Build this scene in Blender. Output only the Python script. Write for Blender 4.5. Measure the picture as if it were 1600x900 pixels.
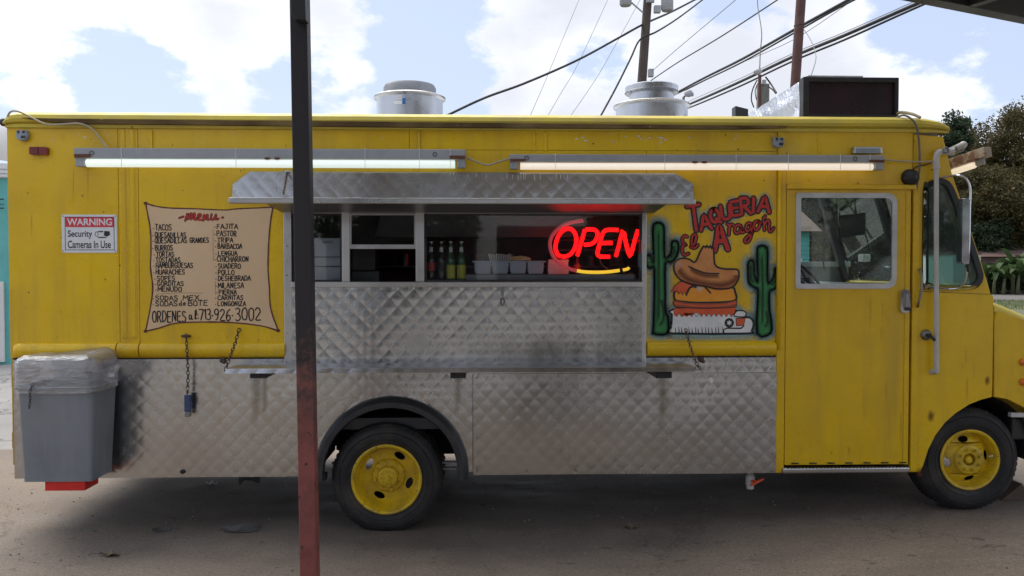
import bpy, bmesh, math, random
import numpy as np
from mathutils import Vector, Matrix, noise
from mathutils.geometry import tessellate_polygon

R = math.radians
rnd = random.Random(7)
for _o in list(bpy.data.objects):
    bpy.data.objects.remove(_o)
scn = bpy.context.scene
COL = scn.collection

# ------------------------------------------------------------------ camera
FPX = 1244.0
CAMP = Vector((0.0, -5.6, 1.84))
YAW, PITCH = 1.83, -1.38
cam_d = bpy.data.cameras.new('camera')
cam_d.sensor_width = 36.0
cam_d.lens = FPX / 1600 * 36
cam_d.clip_start = 0.05
cam_d.clip_end = 3000
cam = bpy.data.objects.new('camera', cam_d)
COL.objects.link(cam)
CROT = Matrix.Rotation(R(-YAW), 3, 'Z') @ Matrix.Rotation(R(90 + PITCH), 3, 'X')
cam.location = CAMP
cam.rotation_euler = CROT.to_euler()
scn.camera = cam


def ray(px, py):
    return CROT @ Vector((px - 800.0, 450.0 - py, -FPX))


def W(px, py, y=0.0):
    """world point seen at a photo pixel, on the vertical plane at that y"""
    d = ray(px, py)
    return CAMP + d * ((y - CAMP.y) / d.y)


def WZ(px, py, z):
    d = ray(px, py)
    return CAMP + d * ((z - CAMP.z) / d.z)


# ------------------------------------------------------------------ world, sun
SUN_EL, SUN_AZ = 60.0, -38.0      # azimuth from +y towards +x : behind the truck, to the left
EXPOSURE = 1.70
wd = bpy.data.worlds.new('World')
scn.world = wd
wd.use_nodes = True
wn, wl = wd.node_tree.nodes, wd.node_tree.links
wn.clear()


def WN(t, **k):
    n = wn.new(t)
    for a, b in k.items():
        setattr(n, a, b)
    return n


def mth(op, a, b=None, clamp=False):
    n = WN('ShaderNodeMath', operation=op)
    n.use_clamp = clamp
    for i, v in enumerate((a, b)):
        if v is None:
            continue
        if isinstance(v, (int, float)):
            n.inputs[i].default_value = v
        else:
            wl.new(v, n.inputs[i])
    return n.outputs[0]


tc = WN('ShaderNodeTexCoord')
sky = WN('ShaderNodeTexSky', sky_type='NISHITA')
sky.sun_disc = False
sky.sun_elevation = R(SUN_EL)
sky.sun_rotation = R(SUN_AZ)
sky.air_density = 1.0
sky.dust_density = 1.6
sky.ozone_density = 1.2
nm = WN('ShaderNodeMapping')
nm.inputs['Scale'].default_value = (1, 1, 1.7)
wl.new(tc.outputs['Generated'], nm.inputs['Vector'])


def wnoise(scale, detail, rough, off):
    a = WN('ShaderNodeVectorMath', operation='ADD')
    a.inputs[1].default_value = off
    wl.new(nm.outputs[0], a.inputs[0])
    n = WN('ShaderNodeTexNoise')
    n.inputs['Scale'].default_value = scale
    n.inputs['Detail'].default_value = detail
    n.inputs['Roughness'].default_value = rough
    wl.new(a.outputs[0], n.inputs['Vector'])
    return n.outputs['Fac']


n1 = wnoise(4.2, 8, 0.60, (3.1, 1.7, 0.4))
n2 = wnoise(13.0, 6, 0.62, (0.3, 5.7, 2.4))
n3 = wnoise(2.4, 3, 0.5, (7.3, 0.7, 9.4))
dens = mth('ADD', mth('MULTIPLY', mth('SUBTRACT', n1, 0.5), 3.0), mth('MULTIPLY', mth('SUBTRACT', n2, 0.5), 1.7))
# (photo x, y, radius px, amount) : where the clouds and the blue gaps stand
BLOBS = [(60, 130, 80, .5), (90, 30, 150, .5), (250, -10, 100, .5), (400, -5, 80, .45), (545, 140, 50, .6), (340, 50, 90, .5), (370, 120, 60, .35), (300, -20, 200, .3),
         (215, 110, 85, -1.1), (455, 130, 75, -1.0), (235, 165, 70, -.6), (10, 140, 40, -.5), (530, 120, 60, .45), (610, 70, 130, -.30), (560, 20, 90, .35),
         (660, 130, 75, -.55), (700, 60, 60, -.35),
         (850, 60, 140, .55), (1100, 60, 190, .5), (1000, 150, 120, .3), (935, 95, 42, -.95), (1060, 170, 60, .3), (1140, 5, 40, -.5), (780, 140, 60, .2),
         (1260, 70, 110, .4), (1410, 115, 75, .55), (1500, 60, 95, -.75), (1560, 110, 60, .5), (1430, 30, 60, -.35), (1460, 160, 60, .3)]
for px, py, r, amp in BLOBS:
    d = ray(px, py).normalized()
    dt = WN('ShaderNodeVectorMath', operation='DOT_PRODUCT')
    wl.new(tc.outputs['Generated'], dt.inputs[0])
    dt.inputs[1].default_value = d
    mr = WN('ShaderNodeMapRange', interpolation_type='SMOOTHSTEP')
    wl.new(dt.outputs['Value'], mr.inputs[0])
    mr.inputs[1].default_value = math.cos(math.atan(r * 1.6 / FPX))
    mr.inputs[2].default_value = 1.0
    mr.inputs[3].default_value = 0
    mr.inputs[4].default_value = amp * .68
    dens = mth('ADD', dens, mr.outputs[0])
cov = WN('ShaderNodeMapRange', interpolation_type='SMOOTHSTEP')
wl.new(dens, cov.inputs[0])
cov.inputs[1].default_value = -0.10
cov.inputs[2].default_value = 0.30
shade = WN('ShaderNodeMapRange')
wl.new(mth('ADD', n3, mth('MULTIPLY', dens, -0.10)), shade.inputs[0])
shade.inputs[1].default_value = 0.34
shade.inputs[2].default_value = 0.58
ccol = WN('ShaderNodeMix', data_type='RGBA')
wl.new(shade.outputs[0], ccol.inputs['Factor'])
ccol.inputs['A'].default_value = (4.1, 4.25, 4.7, 1)
ccol.inputs['B'].default_value = (6.2, 6.35, 6.7, 1)
skb = WN('ShaderNodeMix', data_type='RGBA')
skb.inputs['Factor'].default_value = 0.75
wl.new(sky.outputs[0], skb.inputs['A'])
skb.inputs['B'].default_value = (3.3, 3.75, 4.9, 1)        # thin high haze over the blue
smix = WN('ShaderNodeMix', data_type='RGBA')
wl.new(cov.outputs[0], smix.inputs['Factor'])
wl.new(skb.outputs['Result'], smix.inputs['A'])
wl.new(ccol.outputs['Result'], smix.inputs['B'])
bg = WN('ShaderNodeBackground')
bg.inputs['Strength'].default_value = 0.062
wl.new(smix.outputs['Result'], bg.inputs['Color'])
wo = WN('ShaderNodeOutputWorld')
wl.new(bg.outputs[0], wo.inputs['Surface'])

sd = bpy.data.lights.new('sun', 'SUN')
sd.energy = 1.25
sd.angle = R(55)
sd.color = (1.0, 0.95, 0.87)
sun = bpy.data.objects.new('sun', sd)
COL.objects.link(sun)
sdir = Vector((math.sin(R(SUN_AZ)) * math.cos(R(SUN_EL)), math.cos(R(SUN_AZ)) * math.cos(R(SUN_EL)), math.sin(R(SUN_EL))))
sun.rotation_euler = (-sdir).to_track_quat('-Z', 'Y').to_euler()
sun.location = (0, 20, 30)
scn.view_settings.view_transform = 'Standard'
scn.view_settings.look = 'None'
scn.view_settings.gamma = 1
scn.view_settings.use_curve_mapping = False
scn.view_settings.exposure = EXPOSURE
scn.render.engine = 'CYCLES'
scn.cycles.max_bounces = 8
scn.cycles.transparent_max_bounces = 24
scn.cycles.use_denoising = True


# ------------------------------------------------------------------ materials
def nodes(name):
    m = bpy.data.materials.new(name)
    m.use_nodes = True
    nt = m.node_tree
    return m, nt, nt.nodes['Principled BSDF'], nt.nodes['Material Output']


def N(nt, t, ins=None, **k):
    n = nt.nodes.new(t)
    for a, b in k.items():
        setattr(n, a, b)
    for a, b in (ins or {}).items():
        if isinstance(b, bpy.types.NodeSocket):
            nt.links.new(b, n.inputs[a])
        else:
            n.inputs[a].default_value = b
    return n


def c4(c):
    return (c[0], c[1], c[2], 1)


def tnoise(nt, scale, detail=5, rough=.6, stretch=(1, 1, 1), off=(0, 0, 0)):
    t = nt.nodes.get('TC') or nt.nodes.new('ShaderNodeTexCoord')
    t.name = 'TC'
    g = nt.nodes.get('GEO') or nt.nodes.new('ShaderNodeNewGeometry')
    g.name = 'GEO'
    mp = N(nt, 'ShaderNodeMapping', {'Vector': g.outputs['Position'], 'Scale': stretch, 'Location': off})
    return N(nt, 'ShaderNodeTexNoise', {'Vector': mp.outputs[0], 'Scale': scale, 'Detail': detail, 'Roughness': rough}).outputs['Fac']


def mrange(nt, v, a, b, c=0.0, d=1.0):
    return N(nt, 'ShaderNodeMapRange', {0: v, 1: a, 2: b, 3: c, 4: d}).outputs[0]


def mixc(nt, f, a, b, blend='MIX'):
    n = nt.nodes.new('ShaderNodeMix')
    n.data_type = 'RGBA'
    n.blend_type = blend
    for s, v in (('Factor', f), ('A', a), ('B', b)):
        if isinstance(v, bpy.types.NodeSocket):
            nt.links.new(v, n.inputs[s])
        elif s == 'Factor':
            n.inputs[s].default_value = v
        else:
            n.inputs[s].default_value = c4(v)
    return n.outputs['Result']


def mat(name, col, rough=.5, metal=0.0, col2=None, sc=3, lo=.4, hi=.7, bump=0.0, bsc=60, spots=None, spot_sc=14, spot_th=.68,
        stretch=(1, 1, 1), spec=.5, rvar=0.1, coat=0.0, trans=0.0, streak=None):
    m, nt, p, out = nodes(name)
    c = None
    if col2 is not None:
        c = mixc(nt, mrange(nt, tnoise(nt, sc, 6, .6, stretch), lo, hi), col, col2)
    if streak is not None:
        c = mixc(nt, mrange(nt, tnoise(nt, 1.0, 5, .6, (7, 7, .55), (3, 1, 2)), .52, .80, 0, .75), c if c else col, streak)
    if spots is not None:
        c = mixc(nt, mrange(nt, tnoise(nt, spot_sc, 4, .65, (1, 1, 1), (5, 2, 9)), spot_th, spot_th + .04), c if c else col, spots)
    if c is not None:
        nt.links.new(c, p.inputs['Base Color'])
    else:
        p.inputs['Base Color'].default_value = c4(col)
    if rvar:
        nt.links.new(mrange(nt, tnoise(nt, 5, 4, .6, (1, 1, 1), (1, 8, 3)), .3, .7, max(0, rough - rvar), min(1, rough + rvar)), p.inputs['Roughness'])
    else:
        p.inputs['Roughness'].default_value = rough
    p.inputs['Metallic'].default_value = metal
    p.inputs['Specular IOR Level'].default_value = spec
    p.inputs['Coat Weight'].default_value = coat
    if bump:
        b = N(nt, 'ShaderNodeBump', {'Height': tnoise(nt, bsc, 5, .6), 'Strength': 1.0, 'Distance': bump})
        nt.links.new(b.outputs[0], p.inputs['Normal'])
    return m


def emis(name, col, st, base=(.8, .8, .8)):
    m, nt, p, out = nodes(name)
    p.inputs['Base Color'].default_value = c4(base)
    p.inputs['Emission Color'].default_value = c4(col)
    p.inputs['Emission Strength'].default_value = st
    return m


def glassm(name, tint=(.8, .85, .84), refl=1.0, dirt=.08, ior=1.5, rough=.02, k=1.6):
    m, nt, p, out = nodes(name)
    nt.nodes.remove(p)
    tr = N(nt, 'ShaderNodeBsdfTransparent', {'Color': c4(tint)})
    gl = N(nt, 'ShaderNodeBsdfGlossy', {'Color': (refl, refl, refl, 1), 'Roughness': rough})
    fr = N(nt, 'ShaderNodeFresnel', {'IOR': ior})
    f2 = N(nt, 'ShaderNodeMath', {0: fr.outputs[0], 1: k}, operation='MULTIPLY', use_clamp=True)
    mx = N(nt, 'ShaderNodeMixShader', {0: f2.outputs[0], 1: tr.outputs[0], 2: gl.outputs[0]})
    df = N(nt, 'ShaderNodeBsdfDiffuse', {'Color': (.45, .46, .45, 1)})
    mx2 = N(nt, 'ShaderNodeMixShader', {0: mrange(nt, tnoise(nt, 4, 7, .7), .45, .8, dirt * .25, dirt * 1.6), 1: mx.outputs[0], 2: df.outputs[0]})
    nt.links.new(mx2.outputs[0], out.inputs['Surface'])
    return m


YEL = (.80, .52, .005)
M = {}
M['yellow'] = mat('yellow_paint', YEL, .30, col2=(.68, .42, .012), sc=1.6, lo=.38, hi=.68, spots=(.13, .07, .02), spot_sc=30, spot_th=.76,
                  bump=.0030, bsc=4, streak=(.48, .30, .04), spec=.45)
M['yellow_top'] = mat('yellow_roof_paint', (.66, .52, .06), .5, col2=(.52, .41, .08), sc=3, spots=(.12, .09, .05), spot_sc=17, spot_th=.70, bump=.002, bsc=9)
M['yellow_rim'] = mat('yellow_rim_paint', (.74, .50, .008), .40, col2=(.44, .30, .03), sc=9, spots=(.13, .07, .03), spot_sc=32, spot_th=.64, bump=.0008, bsc=60)
M['gutter'] = mat('grimy_gutter', (.10, .065, .03), .95, spec=.05, col2=(.22, .16, .07), sc=6, spots=(.6, .58, .52), spot_sc=22, spot_th=.70, stretch=(.4, 1, 1))
M['chip'] = mat('chipped_primer', (.66, .64, .58), .7)


def steel(name, c1, c2, rough, stain=(.26, .22, .16), soot=()):
    m, nt, p, out = nodes(name)
    c = mixc(nt, mrange(nt, tnoise(nt, 1.3, 5, .6), .35, .7), c1, c2)
    c = mixc(nt, mrange(nt, tnoise(nt, 1.0, 6, .65, (9, 9, .6), (4, 4, 4)), .58, .85, 0, .6), c, stain)
    for (sx_, sz_, rx_, rz_, k_) in soot:      # grease and soot stains with a fixed place on the sheet
        vm = N(nt, 'ShaderNodeVectorMath', {0: nt.nodes['GEO'].outputs['Position'], 1: (sx_, 0, sz_)}, operation='SUBTRACT')
        vs_ = N(nt, 'ShaderNodeVectorMath', {0: vm.outputs[0], 1: (1 / rx_, 0, 1 / rz_)}, operation='MULTIPLY')
        ln = N(nt, 'ShaderNodeVectorMath', {0: vs_.outputs[0]}, operation='LENGTH')
        ed = N(nt, 'ShaderNodeMath', {0: ln.outputs['Value'], 1: mrange(nt, tnoise(nt, 5, 6, .65, (1, 1, .5)), .3, .7, -.45, .45)}, operation='ADD')
        c = mixc(nt, mrange(nt, ed.outputs[0], .0, 1.25, k_, 0), c, (.035, .028, .022))
    nt.links.new(c, p.inputs['Base Color'])
    p.inputs['Metallic'].default_value = 1
    nt.links.new(mrange(nt, tnoise(nt, 2.2, 6, .7, (1, 1, 1), (9, 3, 1)), .3, .7, rough - .06, rough + .10), p.inputs['Roughness'])
    b = N(nt, 'ShaderNodeBump', {'Height': tnoise(nt, 55, 4, .6), 'Strength': 1.0, 'Distance': .0003})
    nt.links.new(b.outputs[0], p.inputs['Normal'])
    return m


M['quilt'] = steel('quilted_stainless', (.53, .535, .535), (.44, .435, .425), .22, soot=((.48, 1.23, .62, .12, .55), (.45, 1.0, .38, .30, .38), (1.0, 1.45, .28, .5, .35)))
M['steel'] = steel('plain_stainless', (.58, .575, .56), (.44, .43, .42), .30)
M['steel_dark'] = steel('dull_stainless', (.30, .295, .29), (.22, .22, .22), .42)
M['alu'] = mat('spun_aluminium', (.60, .61, .63), .30, 1.0, col2=(.50, .51, .53), sc=2, bump=.0004, bsc=20, stretch=(3, 3, .3))
M['alu_dark'] = mat('weathered_aluminium', (.33, .33, .33), .5, 1.0, col2=(.24, .24, .24), sc=9)
M['galv'] = mat('grey_painted_metal', (.36, .37, .38), .5, .1, col2=(.30, .31, .32), sc=6, spots=(.20, .08, .04), spot_sc=20, spot_th=.72)
M['rust'] = mat('rust', (.16, .06, .035), .85, col2=(.10, .045, .03), sc=30, bump=.001, bsc=120)
M['tube_cool'] = emis('cool_fluorescent_tube', (.86, 1.0, .90), .20)
M['tube_warm'] = emis('warm_fluorescent_tube', (1.0, .84, .62), .20)
M['tube_off'] = mat('unlit_tube', (.8, .8, .72), .3)
M['rubber'] = mat('tyre_rubber', (.016, .016, .017), .7, col2=(.050, .042, .034), sc=6, lo=.48, hi=.72, bump=.001, bsc=90)
M['black'] = mat('black_paint', (.015, .015, .017), .5, col2=(.028, .028, .028), sc=9)
M['flare'] = mat('black_fender_rubber', (.022, .024, .028), .45, col2=(.04, .04, .042), sc=8)
M['dark'] = mat('dark_underbody', (.02, .018, .016), .85, col2=(.035, .03, .026), sc=7, bump=.002, bsc=30)
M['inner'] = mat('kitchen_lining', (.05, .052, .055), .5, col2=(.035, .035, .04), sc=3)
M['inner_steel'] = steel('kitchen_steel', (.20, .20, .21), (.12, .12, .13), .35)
M['cabgrey'] = mat('cab_lining_grey', (.34, .35, .34), .6, col2=(.26, .26, .27), sc=4)
M['white_frame'] = mat('white_window_frame', (.55, .56, .56), .45, .1, col2=(.42, .42, .41), sc=9, spots=(.22, .13, .08), spot_sc=30, spot_th=.74)
M['alframe'] = mat('window_aluminium', (.50, .50, .50), .38, .9, col2=(.36, .36, .36), sc=7)
M['glass'] = glassm('serving_glass', (.90, .92, .93), .9, .02, k=.9)
M['glass_cab'] = glassm('cab_glass', (.80, .88, .86), .7, .07, k=1.2)
M['glass_w'] = glassm('windshield_glass', (.90, .95, .93), .6, .0, k=.3)
M['glass_q'] = glassm('quarter_glass', (.50, .68, .64), .8, .22)
M['chrome'] = mat('chrome', (.75, .76, .78), .12, 1.0, rvar=.05)
M['pvc'] = mat('pvc_pipe', (.55, .54, .52), .5, col2=(.44, .42, .38), sc=7, spots=(.25, .2, .15), spot_sc=25, spot_th=.72)
M['chain'] = mat('rusty_chain', (.10, .085, .08), .55, .6, col2=(.13, .06, .035), sc=60)
M['brass'] = mat('bright_steel', (.6, .6, .58), .3, 1)
M['blue'] = mat('blue_lock_tag', (.035, .06, .16), .5, col2=(.06, .08, .16), sc=20)
M['red_lens'] = mat('red_marker_lens', (.22, .02, .015), .25, col2=(.10, .012, .01), sc=20)
M['orange_lens'] = mat('orange_marker_lens', (.75, .20, .03), .2)
M['grey_plastic'] = mat('grey_device_plastic', (.30, .34, .38), .5, col2=(.22, .25, .28), sc=20)
M['bin'] = mat('grey_bin_plastic', (.20, .225, .25), .55, col2=(.155, .175, .195), sc=2.5, spots=(.30, .31, .30), spot_sc=40, spot_th=.75, bump=.0006, bsc=40, streak=(.26, .27, .27))
M['red_plastic'] = mat('red_plastic', (.72, .02, .015), .45, col2=(.5, .015, .01), sc=9)
M['white'] = mat('white_sign_face', (.76, .77, .77), .4, col2=(.66, .67, .67), sc=9)
M['signred'] = mat('sign_red', (.62, .03, .045), .4)
M['ink'] = mat('black_ink', (.012, .012, .012), .5, rvar=0)
M['menu_tan'] = mat('tan_menu_paint', (.68, .48, .28), .5, col2=(.73, .53, .33), sc=2, spec=.3)
M['menu_brown'] = mat('brown_brush_paint', (.10, .018, .010), .5)
M['paint_black'] = mat('mural_black', (.010, .010, .012), .5, rvar=0)
M['paint_red'] = mat('mural_red', (.58, .035, .022), .5, col2=(.42, .02, .015), sc=9)
M['paint_green'] = mat('mural_green', (.030, .26, .065), .5, col2=(.018, .16, .04), sc=14, stretch=(3, 1, .6))
M['paint_hat'] = mat('mural_hat_brown', (.66, .28, .085), .5, col2=(.54, .19, .05), sc=8)
M['paint_orange'] = mat('mural_orange', (.85, .36, .02), .5, col2=(.78, .25, .02), sc=8)
M['paint_brown'] = mat('mural_brown', (.32, .08, .03), .5)
M['paint_redorange'] = mat('mural_vermilion', (.75, .12, .03), .5, col2=(.62, .07, .02), sc=12)
M['paint_white'] = mat('mural_white', (.80, .80, .78), .5, col2=(.60, .63, .66), sc=9)
M['foil'] = None
M['led'] = mat('dark_led_face', (.022, .007, .012), .35, col2=(.014, .006, .01), sc=5)
M['post'] = None
M['canopy'] = mat('dark_green_steel', (.016, .022, .021), .5, col2=(.024, .028, .026), sc=5)
M['canopy_bounce'] = mat('pale_bounce_sheet', (.62, .60, .56), .6, col2=(.52, .50, .46), sc=2)  # unseen underside made pale to bounce fill light, unlike the dark beams
M['rustpole'] = mat('rusty_brown_pole', (.11, .052, .043), .8, col2=(.075, .034, .030), sc=10, bump=.002, bsc=30)
M['wood'] = mat('weathered_pole_wood', (.10, .078, .062), .85, col2=(.055, .042, .034), sc=3, stretch=(9, 9, .5), bump=.006, bsc=18)
M['conc_post'] = mat('grey_wood_post', (.22, .22, .20), .85, col2=(.14, .14, .13), sc=8, stretch=(6, 6, .6))
M['wire'] = mat('black_cable', (.018, .018, .020), .6)
M['wire_grey'] = mat('grey_cable', (.16, .15, .15), .6)
M['cable_tan'] = mat('tan_cable', (.42, .36, .24), .6)
M['bark'] = mat('bark', (.085, .065, .05), .9, col2=(.05, .04, .032), sc=6, bump=.01, bsc=10, stretch=(3, 3, .6))
M['teal'] = mat('turquoise_wall', (.13, .45, .42), .6, col2=(.10, .36, .34), sc=2)
M['pale_wall'] = mat('pale_wall', (.74, .73, .70), .7, col2=(.64, .63, .61), sc=1)
M['roof_brown'] = mat('brown_roof_shingle', (.16, .095, .075), .85, col2=(.11, .07, .06), sc=1.2)
M['fence_mat'] = mat('grey_fence_boards', (.11, .105, .095), .85, col2=(.07, .07, .062), sc=1)
M['gravel'] = mat('gravel_bed', (.17, .155, .14), .95, col2=(.09, .083, .076), sc=9, lo=.35, hi=.65, bump=.03, bsc=9)
M['rail'] = mat('rail_steel', (.08, .055, .045), .7)
M['puddle'] = mat('wet_oil', (.045, .045, .047), .22, rvar=.12, col2=(.11, .105, .10), sc=9)
M['bottle_green'] = mat('green_bottle_glass', (.02, .13, .03), .08, rvar=0, spec=.8)
M['bottle_dark'] = mat('dark_bottle_glass', (.02, .02, .022), .08, rvar=0, spec=.8)
M['bottle_lab'] = mat('yellow_bottle_label', (.62, .62, .08), .5)
M['redlab'] = mat('red_bottle_label', (.5, .05, .04), .5)
M['paper'] = mat('white_paper', (.80, .80, .78), .6, col2=(.7, .7, .68), sc=20)
M['tray'] = mat('blue_grey_tray', (.52, .58, .66), .4)
M['pack'] = mat('yellow_packet', (.62, .42, .08), .5, col2=(.7, .62, .4), sc=40)
M['neon_red'] = emis('red_neon', (1.0, .003, .004), 1.15, (.3, .01, .01))
M['neon_off'] = emis('dim_pink_tube', (.9, .10, .12), .10, (.45, .14, .15))
M['neon_yel'] = emis('yellow_neon', (1.0, .62, .04), .32, (.6, .5, .1))
M['stone'] = mat('small_stone', (.30, .26, .21), .9, col2=(.09, .08, .07), sc=20)
M['dryleaf'] = mat('dry_leaf', (.20, .15, .09), .8, col2=(.1, .08, .05), sc=30)
M['asphalt_brown'] = None


def _foil():
    m, nt, p, out = nodes('crumpled_foil')
    p.inputs['Metallic'].default_value = 1
    p.inputs['Base Color'].default_value = (.72, .74, .78, 1)
    p.inputs['Roughness'].default_value = .28
    b = N(nt, 'ShaderNodeBump', {'Height': tnoise(nt, 9, 6, .65, (1, 1, .6)), 'Strength': 1.0, 'Distance': .05})
    nt.links.new(b.outputs[0], p.inputs['Normal'])
    return m


M['foil'] = _foil()


def _post():
    """canopy post: dark paint worn through to red primer on its lower half, with rust patches"""
    m, nt, p, out = nodes('worn_red_black_post')
    g = nt.nodes.new('ShaderNodeNewGeometry')
    sep = N(nt, 'ShaderNodeSeparateXYZ', {0: g.outputs['Position']})
    edge = N(nt, 'ShaderNodeMath', {0: sep.outputs['Z'], 1: mrange(nt, tnoise(nt, 7, 6, .65), .3, .7, -.22, .22)}, operation='ADD')
    f = mrange(nt, edge.outputs[0], 1.25, 1.42)
    f2 = mrange(nt, edge.outputs[0], .80, 1.05)
    red = mixc(nt, mrange(nt, tnoise(nt, 9, 5, .6), .4, .65), (.26, .075, .065), (.19, .055, .05))
    worn = mixc(nt, mrange(nt, tnoise(nt, 16, 6, .7), .4, .62), (.20, .07, .058), (.055, .035, .032))
    c = mixc(nt, f2, red, worn)
    c = mixc(nt, mrange(nt, tnoise(nt, 24, 4, .6, (1, 1, 1), (3, 3, 3)), .63, .68), c, (.03, .018, .016))
    c = mixc(nt, f, c, (.022, .018, .020))
    nt.links.new(c, p.inputs['Base Color'])
    p.inputs['Roughness'].default_value = .55
    b = N(nt, 'ShaderNodeBump', {'Height': tnoise(nt, 40, 4, .6), 'Strength': 1.0, 'Distance': .001})
    nt.links.new(b.outputs[0], p.inputs['Normal'])
    return m


M['post'] = _post()


def _ground():
    m, nt, p, out = nodes('worn_concrete')
    c = mixc(nt, mrange(nt, tnoise(nt, .55, 6, .6), .35, .7), (.265, .212, .165), (.205, .166, .130))
    c = mixc(nt, mrange(nt, tnoise(nt, 2.2, 6, .65, (.6, 1.6, 1), (4, 2, 0)), .48, .75, 0, .6), c, (.12, .095, .075))
    c = mixc(nt, mrange(nt, tnoise(nt, 1.1, 4, .6, (.5, 1.3, 1), (14, 5, 0)), .55, .75, 0, .6), c, (.33, .27, .21))
    c = mixc(nt, mrange(nt, tnoise(nt, 7, 3, .5, (1, 1.6, 1), (8, 8, 8)), .66, .70, 0, .7), c, (.06, .05, .042))
    c = mixc(nt, mrange(nt, tnoise(nt, 22, 3, .5, (1, 1.6, 1), (18, 8, 8)), .66, .70, 0, .6), c, (.07, .06, .05))
    c = mixc(nt, mrange(nt, tnoise(nt, 45, 4, .7, (1, 1, 1), (1, 9, 8)), .40, .66, 0, .55), c, (.11, .09, .072))
    ns0 = N(nt, 'ShaderNodeTexNoise', {'Vector': nt.nodes['GEO'].outputs['Position'], 'Scale': 1.6, 'Detail': 7, 'Roughness': .65})
    av0 = N(nt, 'ShaderNodeVectorMath', {0: ns0.outputs['Color'], 1: (1.1, 1.1, 0)}, operation='MULTIPLY')
    aw0 = N(nt, 'ShaderNodeVectorMath', {0: nt.nodes['GEO'].outputs['Position'], 1: av0.outputs[0]}, operation='ADD')
    vo0 = N(nt, 'ShaderNodeTexVoronoi', {'Scale': .42, 'Vector': aw0.outputs[0]}, feature='DISTANCE_TO_EDGE')
    c = mixc(nt, mrange(nt, vo0.outputs['Distance'], .0, .004, .45, 0), c, (.05, .042, .036))
    c = mixc(nt, mrange(nt, tnoise(nt, 150, 3, .7), .45, .75, 0, .55), c, (.07, .06, .055))
    c = mixc(nt, mrange(nt, tnoise(nt, 90, 2, .7, (1, 1, 1), (2, 2, 2)), .60, .68, 0, .6), c, (.44, .37, .30))
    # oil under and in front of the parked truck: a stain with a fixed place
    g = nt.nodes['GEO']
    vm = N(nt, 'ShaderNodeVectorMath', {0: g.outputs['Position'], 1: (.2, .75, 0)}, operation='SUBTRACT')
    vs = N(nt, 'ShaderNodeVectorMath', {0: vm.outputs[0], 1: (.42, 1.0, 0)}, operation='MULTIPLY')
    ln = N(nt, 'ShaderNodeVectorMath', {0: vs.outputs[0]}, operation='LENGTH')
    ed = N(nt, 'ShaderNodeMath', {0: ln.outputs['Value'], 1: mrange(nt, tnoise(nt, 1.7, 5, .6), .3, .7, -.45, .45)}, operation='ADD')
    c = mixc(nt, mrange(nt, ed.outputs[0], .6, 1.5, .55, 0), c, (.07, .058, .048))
    # far slab: lighter, cracked
    sep = N(nt, 'ShaderNodeSeparateXYZ', {0: g.outputs['Position']})
    far1 = mrange(nt, sep.outputs['Y'], 2.6, 2.75)
    far = N(nt, 'ShaderNodeMath', {0: far1, 1: mrange(nt, sep.outputs['Y'], -7.5, -7.6)}, operation='ADD', use_clamp=True).outputs[0]  # ground behind the camera is coloured lighter to bounce light onto the truck
    fc = mixc(nt, mrange(nt, tnoise(nt, .8, 6, .6), .35, .7), (.40, .385, .36), (.31, .30, .285))
    vo = N(nt, 'ShaderNodeTexVoronoi', {'Scale': .8}, feature='DISTANCE_TO_EDGE')
    mp = N(nt, 'ShaderNodeVectorMath', {0: g.outputs['Position'], 1: mixc(nt, 1.0, (0, 0, 0), (0, 0, 0))}, operation='ADD')
    ns = N(nt, 'ShaderNodeTexNoise', {'Vector': g.outputs['Position'], 'Scale': 2.0, 'Detail': 5})
    av = N(nt, 'ShaderNodeVectorMath', {0: ns.outputs['Color'], 1: (.9, .9, .9)}, operation='MULTIPLY')
    aw = N(nt, 'ShaderNodeVectorMath', {0: g.outputs['Position'], 1: av.outputs[0]}, operation='ADD')
    nt.links.new(aw.outputs[0], vo.inputs['Vector'])
    fc = mixc(nt, mrange(nt, vo.outputs['Distance'], .0, .02, 1, 0), fc, (.07, .06, .055))
    c = mixc(nt, far1, mixc(nt, far, c, fc), mixc(nt, .35, fc, (.12, .11, .10)))
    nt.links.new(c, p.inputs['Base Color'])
    nt.links.new(mrange(nt, tnoise(nt, 2.2, 6, .65, (.6, 1.6, 1), (4, 2, 0)), .4, .75, .88, .55), p.inputs['Roughness'])
    p.inputs['Specular IOR Level'].default_value = .35
    b = N(nt, 'ShaderNodeBump', {'Height': tnoise(nt, 110, 5, .7), 'Strength': 1.0, 'Distance': .0035})
    nt.links.new(b.outputs[0], p.inputs['Normal'])
    return m


M['ground'] = _ground()


def leafmat(name, a, b, c=None):
    m, nt, p, out = nodes(name)
    g = nt.nodes.new('ShaderNodeNewGeometry')
    g.name = 'GEO'
    cr = N(nt, 'ShaderNodeValToRGB', {0: g.outputs['Random Per Island']})
    e = cr.color_ramp.elements
    e[0].color = c4(a)
    e[1].color = c4(b)
    if c:
        k = e.new(.93)
        k.color = c4(b)
        e[2].color = c4(c)
    nt.links.new(cr.outputs[0], p.inputs['Base Color'])
    p.inputs['Roughness'].default_value = .6
    p.inputs['Specular IOR Level'].default_value = .2
    tl = N(nt, 'ShaderNodeBsdfTranslucent')
    nt.links.new(cr.outputs[0], tl.inputs['Color'])
    mx = N(nt, 'ShaderNodeMixShader', {0: .25, 1: p.outputs[0], 2: tl.outputs[0]})
    nt.links.new(mx.outputs[0], out.inputs['Surface'])
    return m


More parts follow.
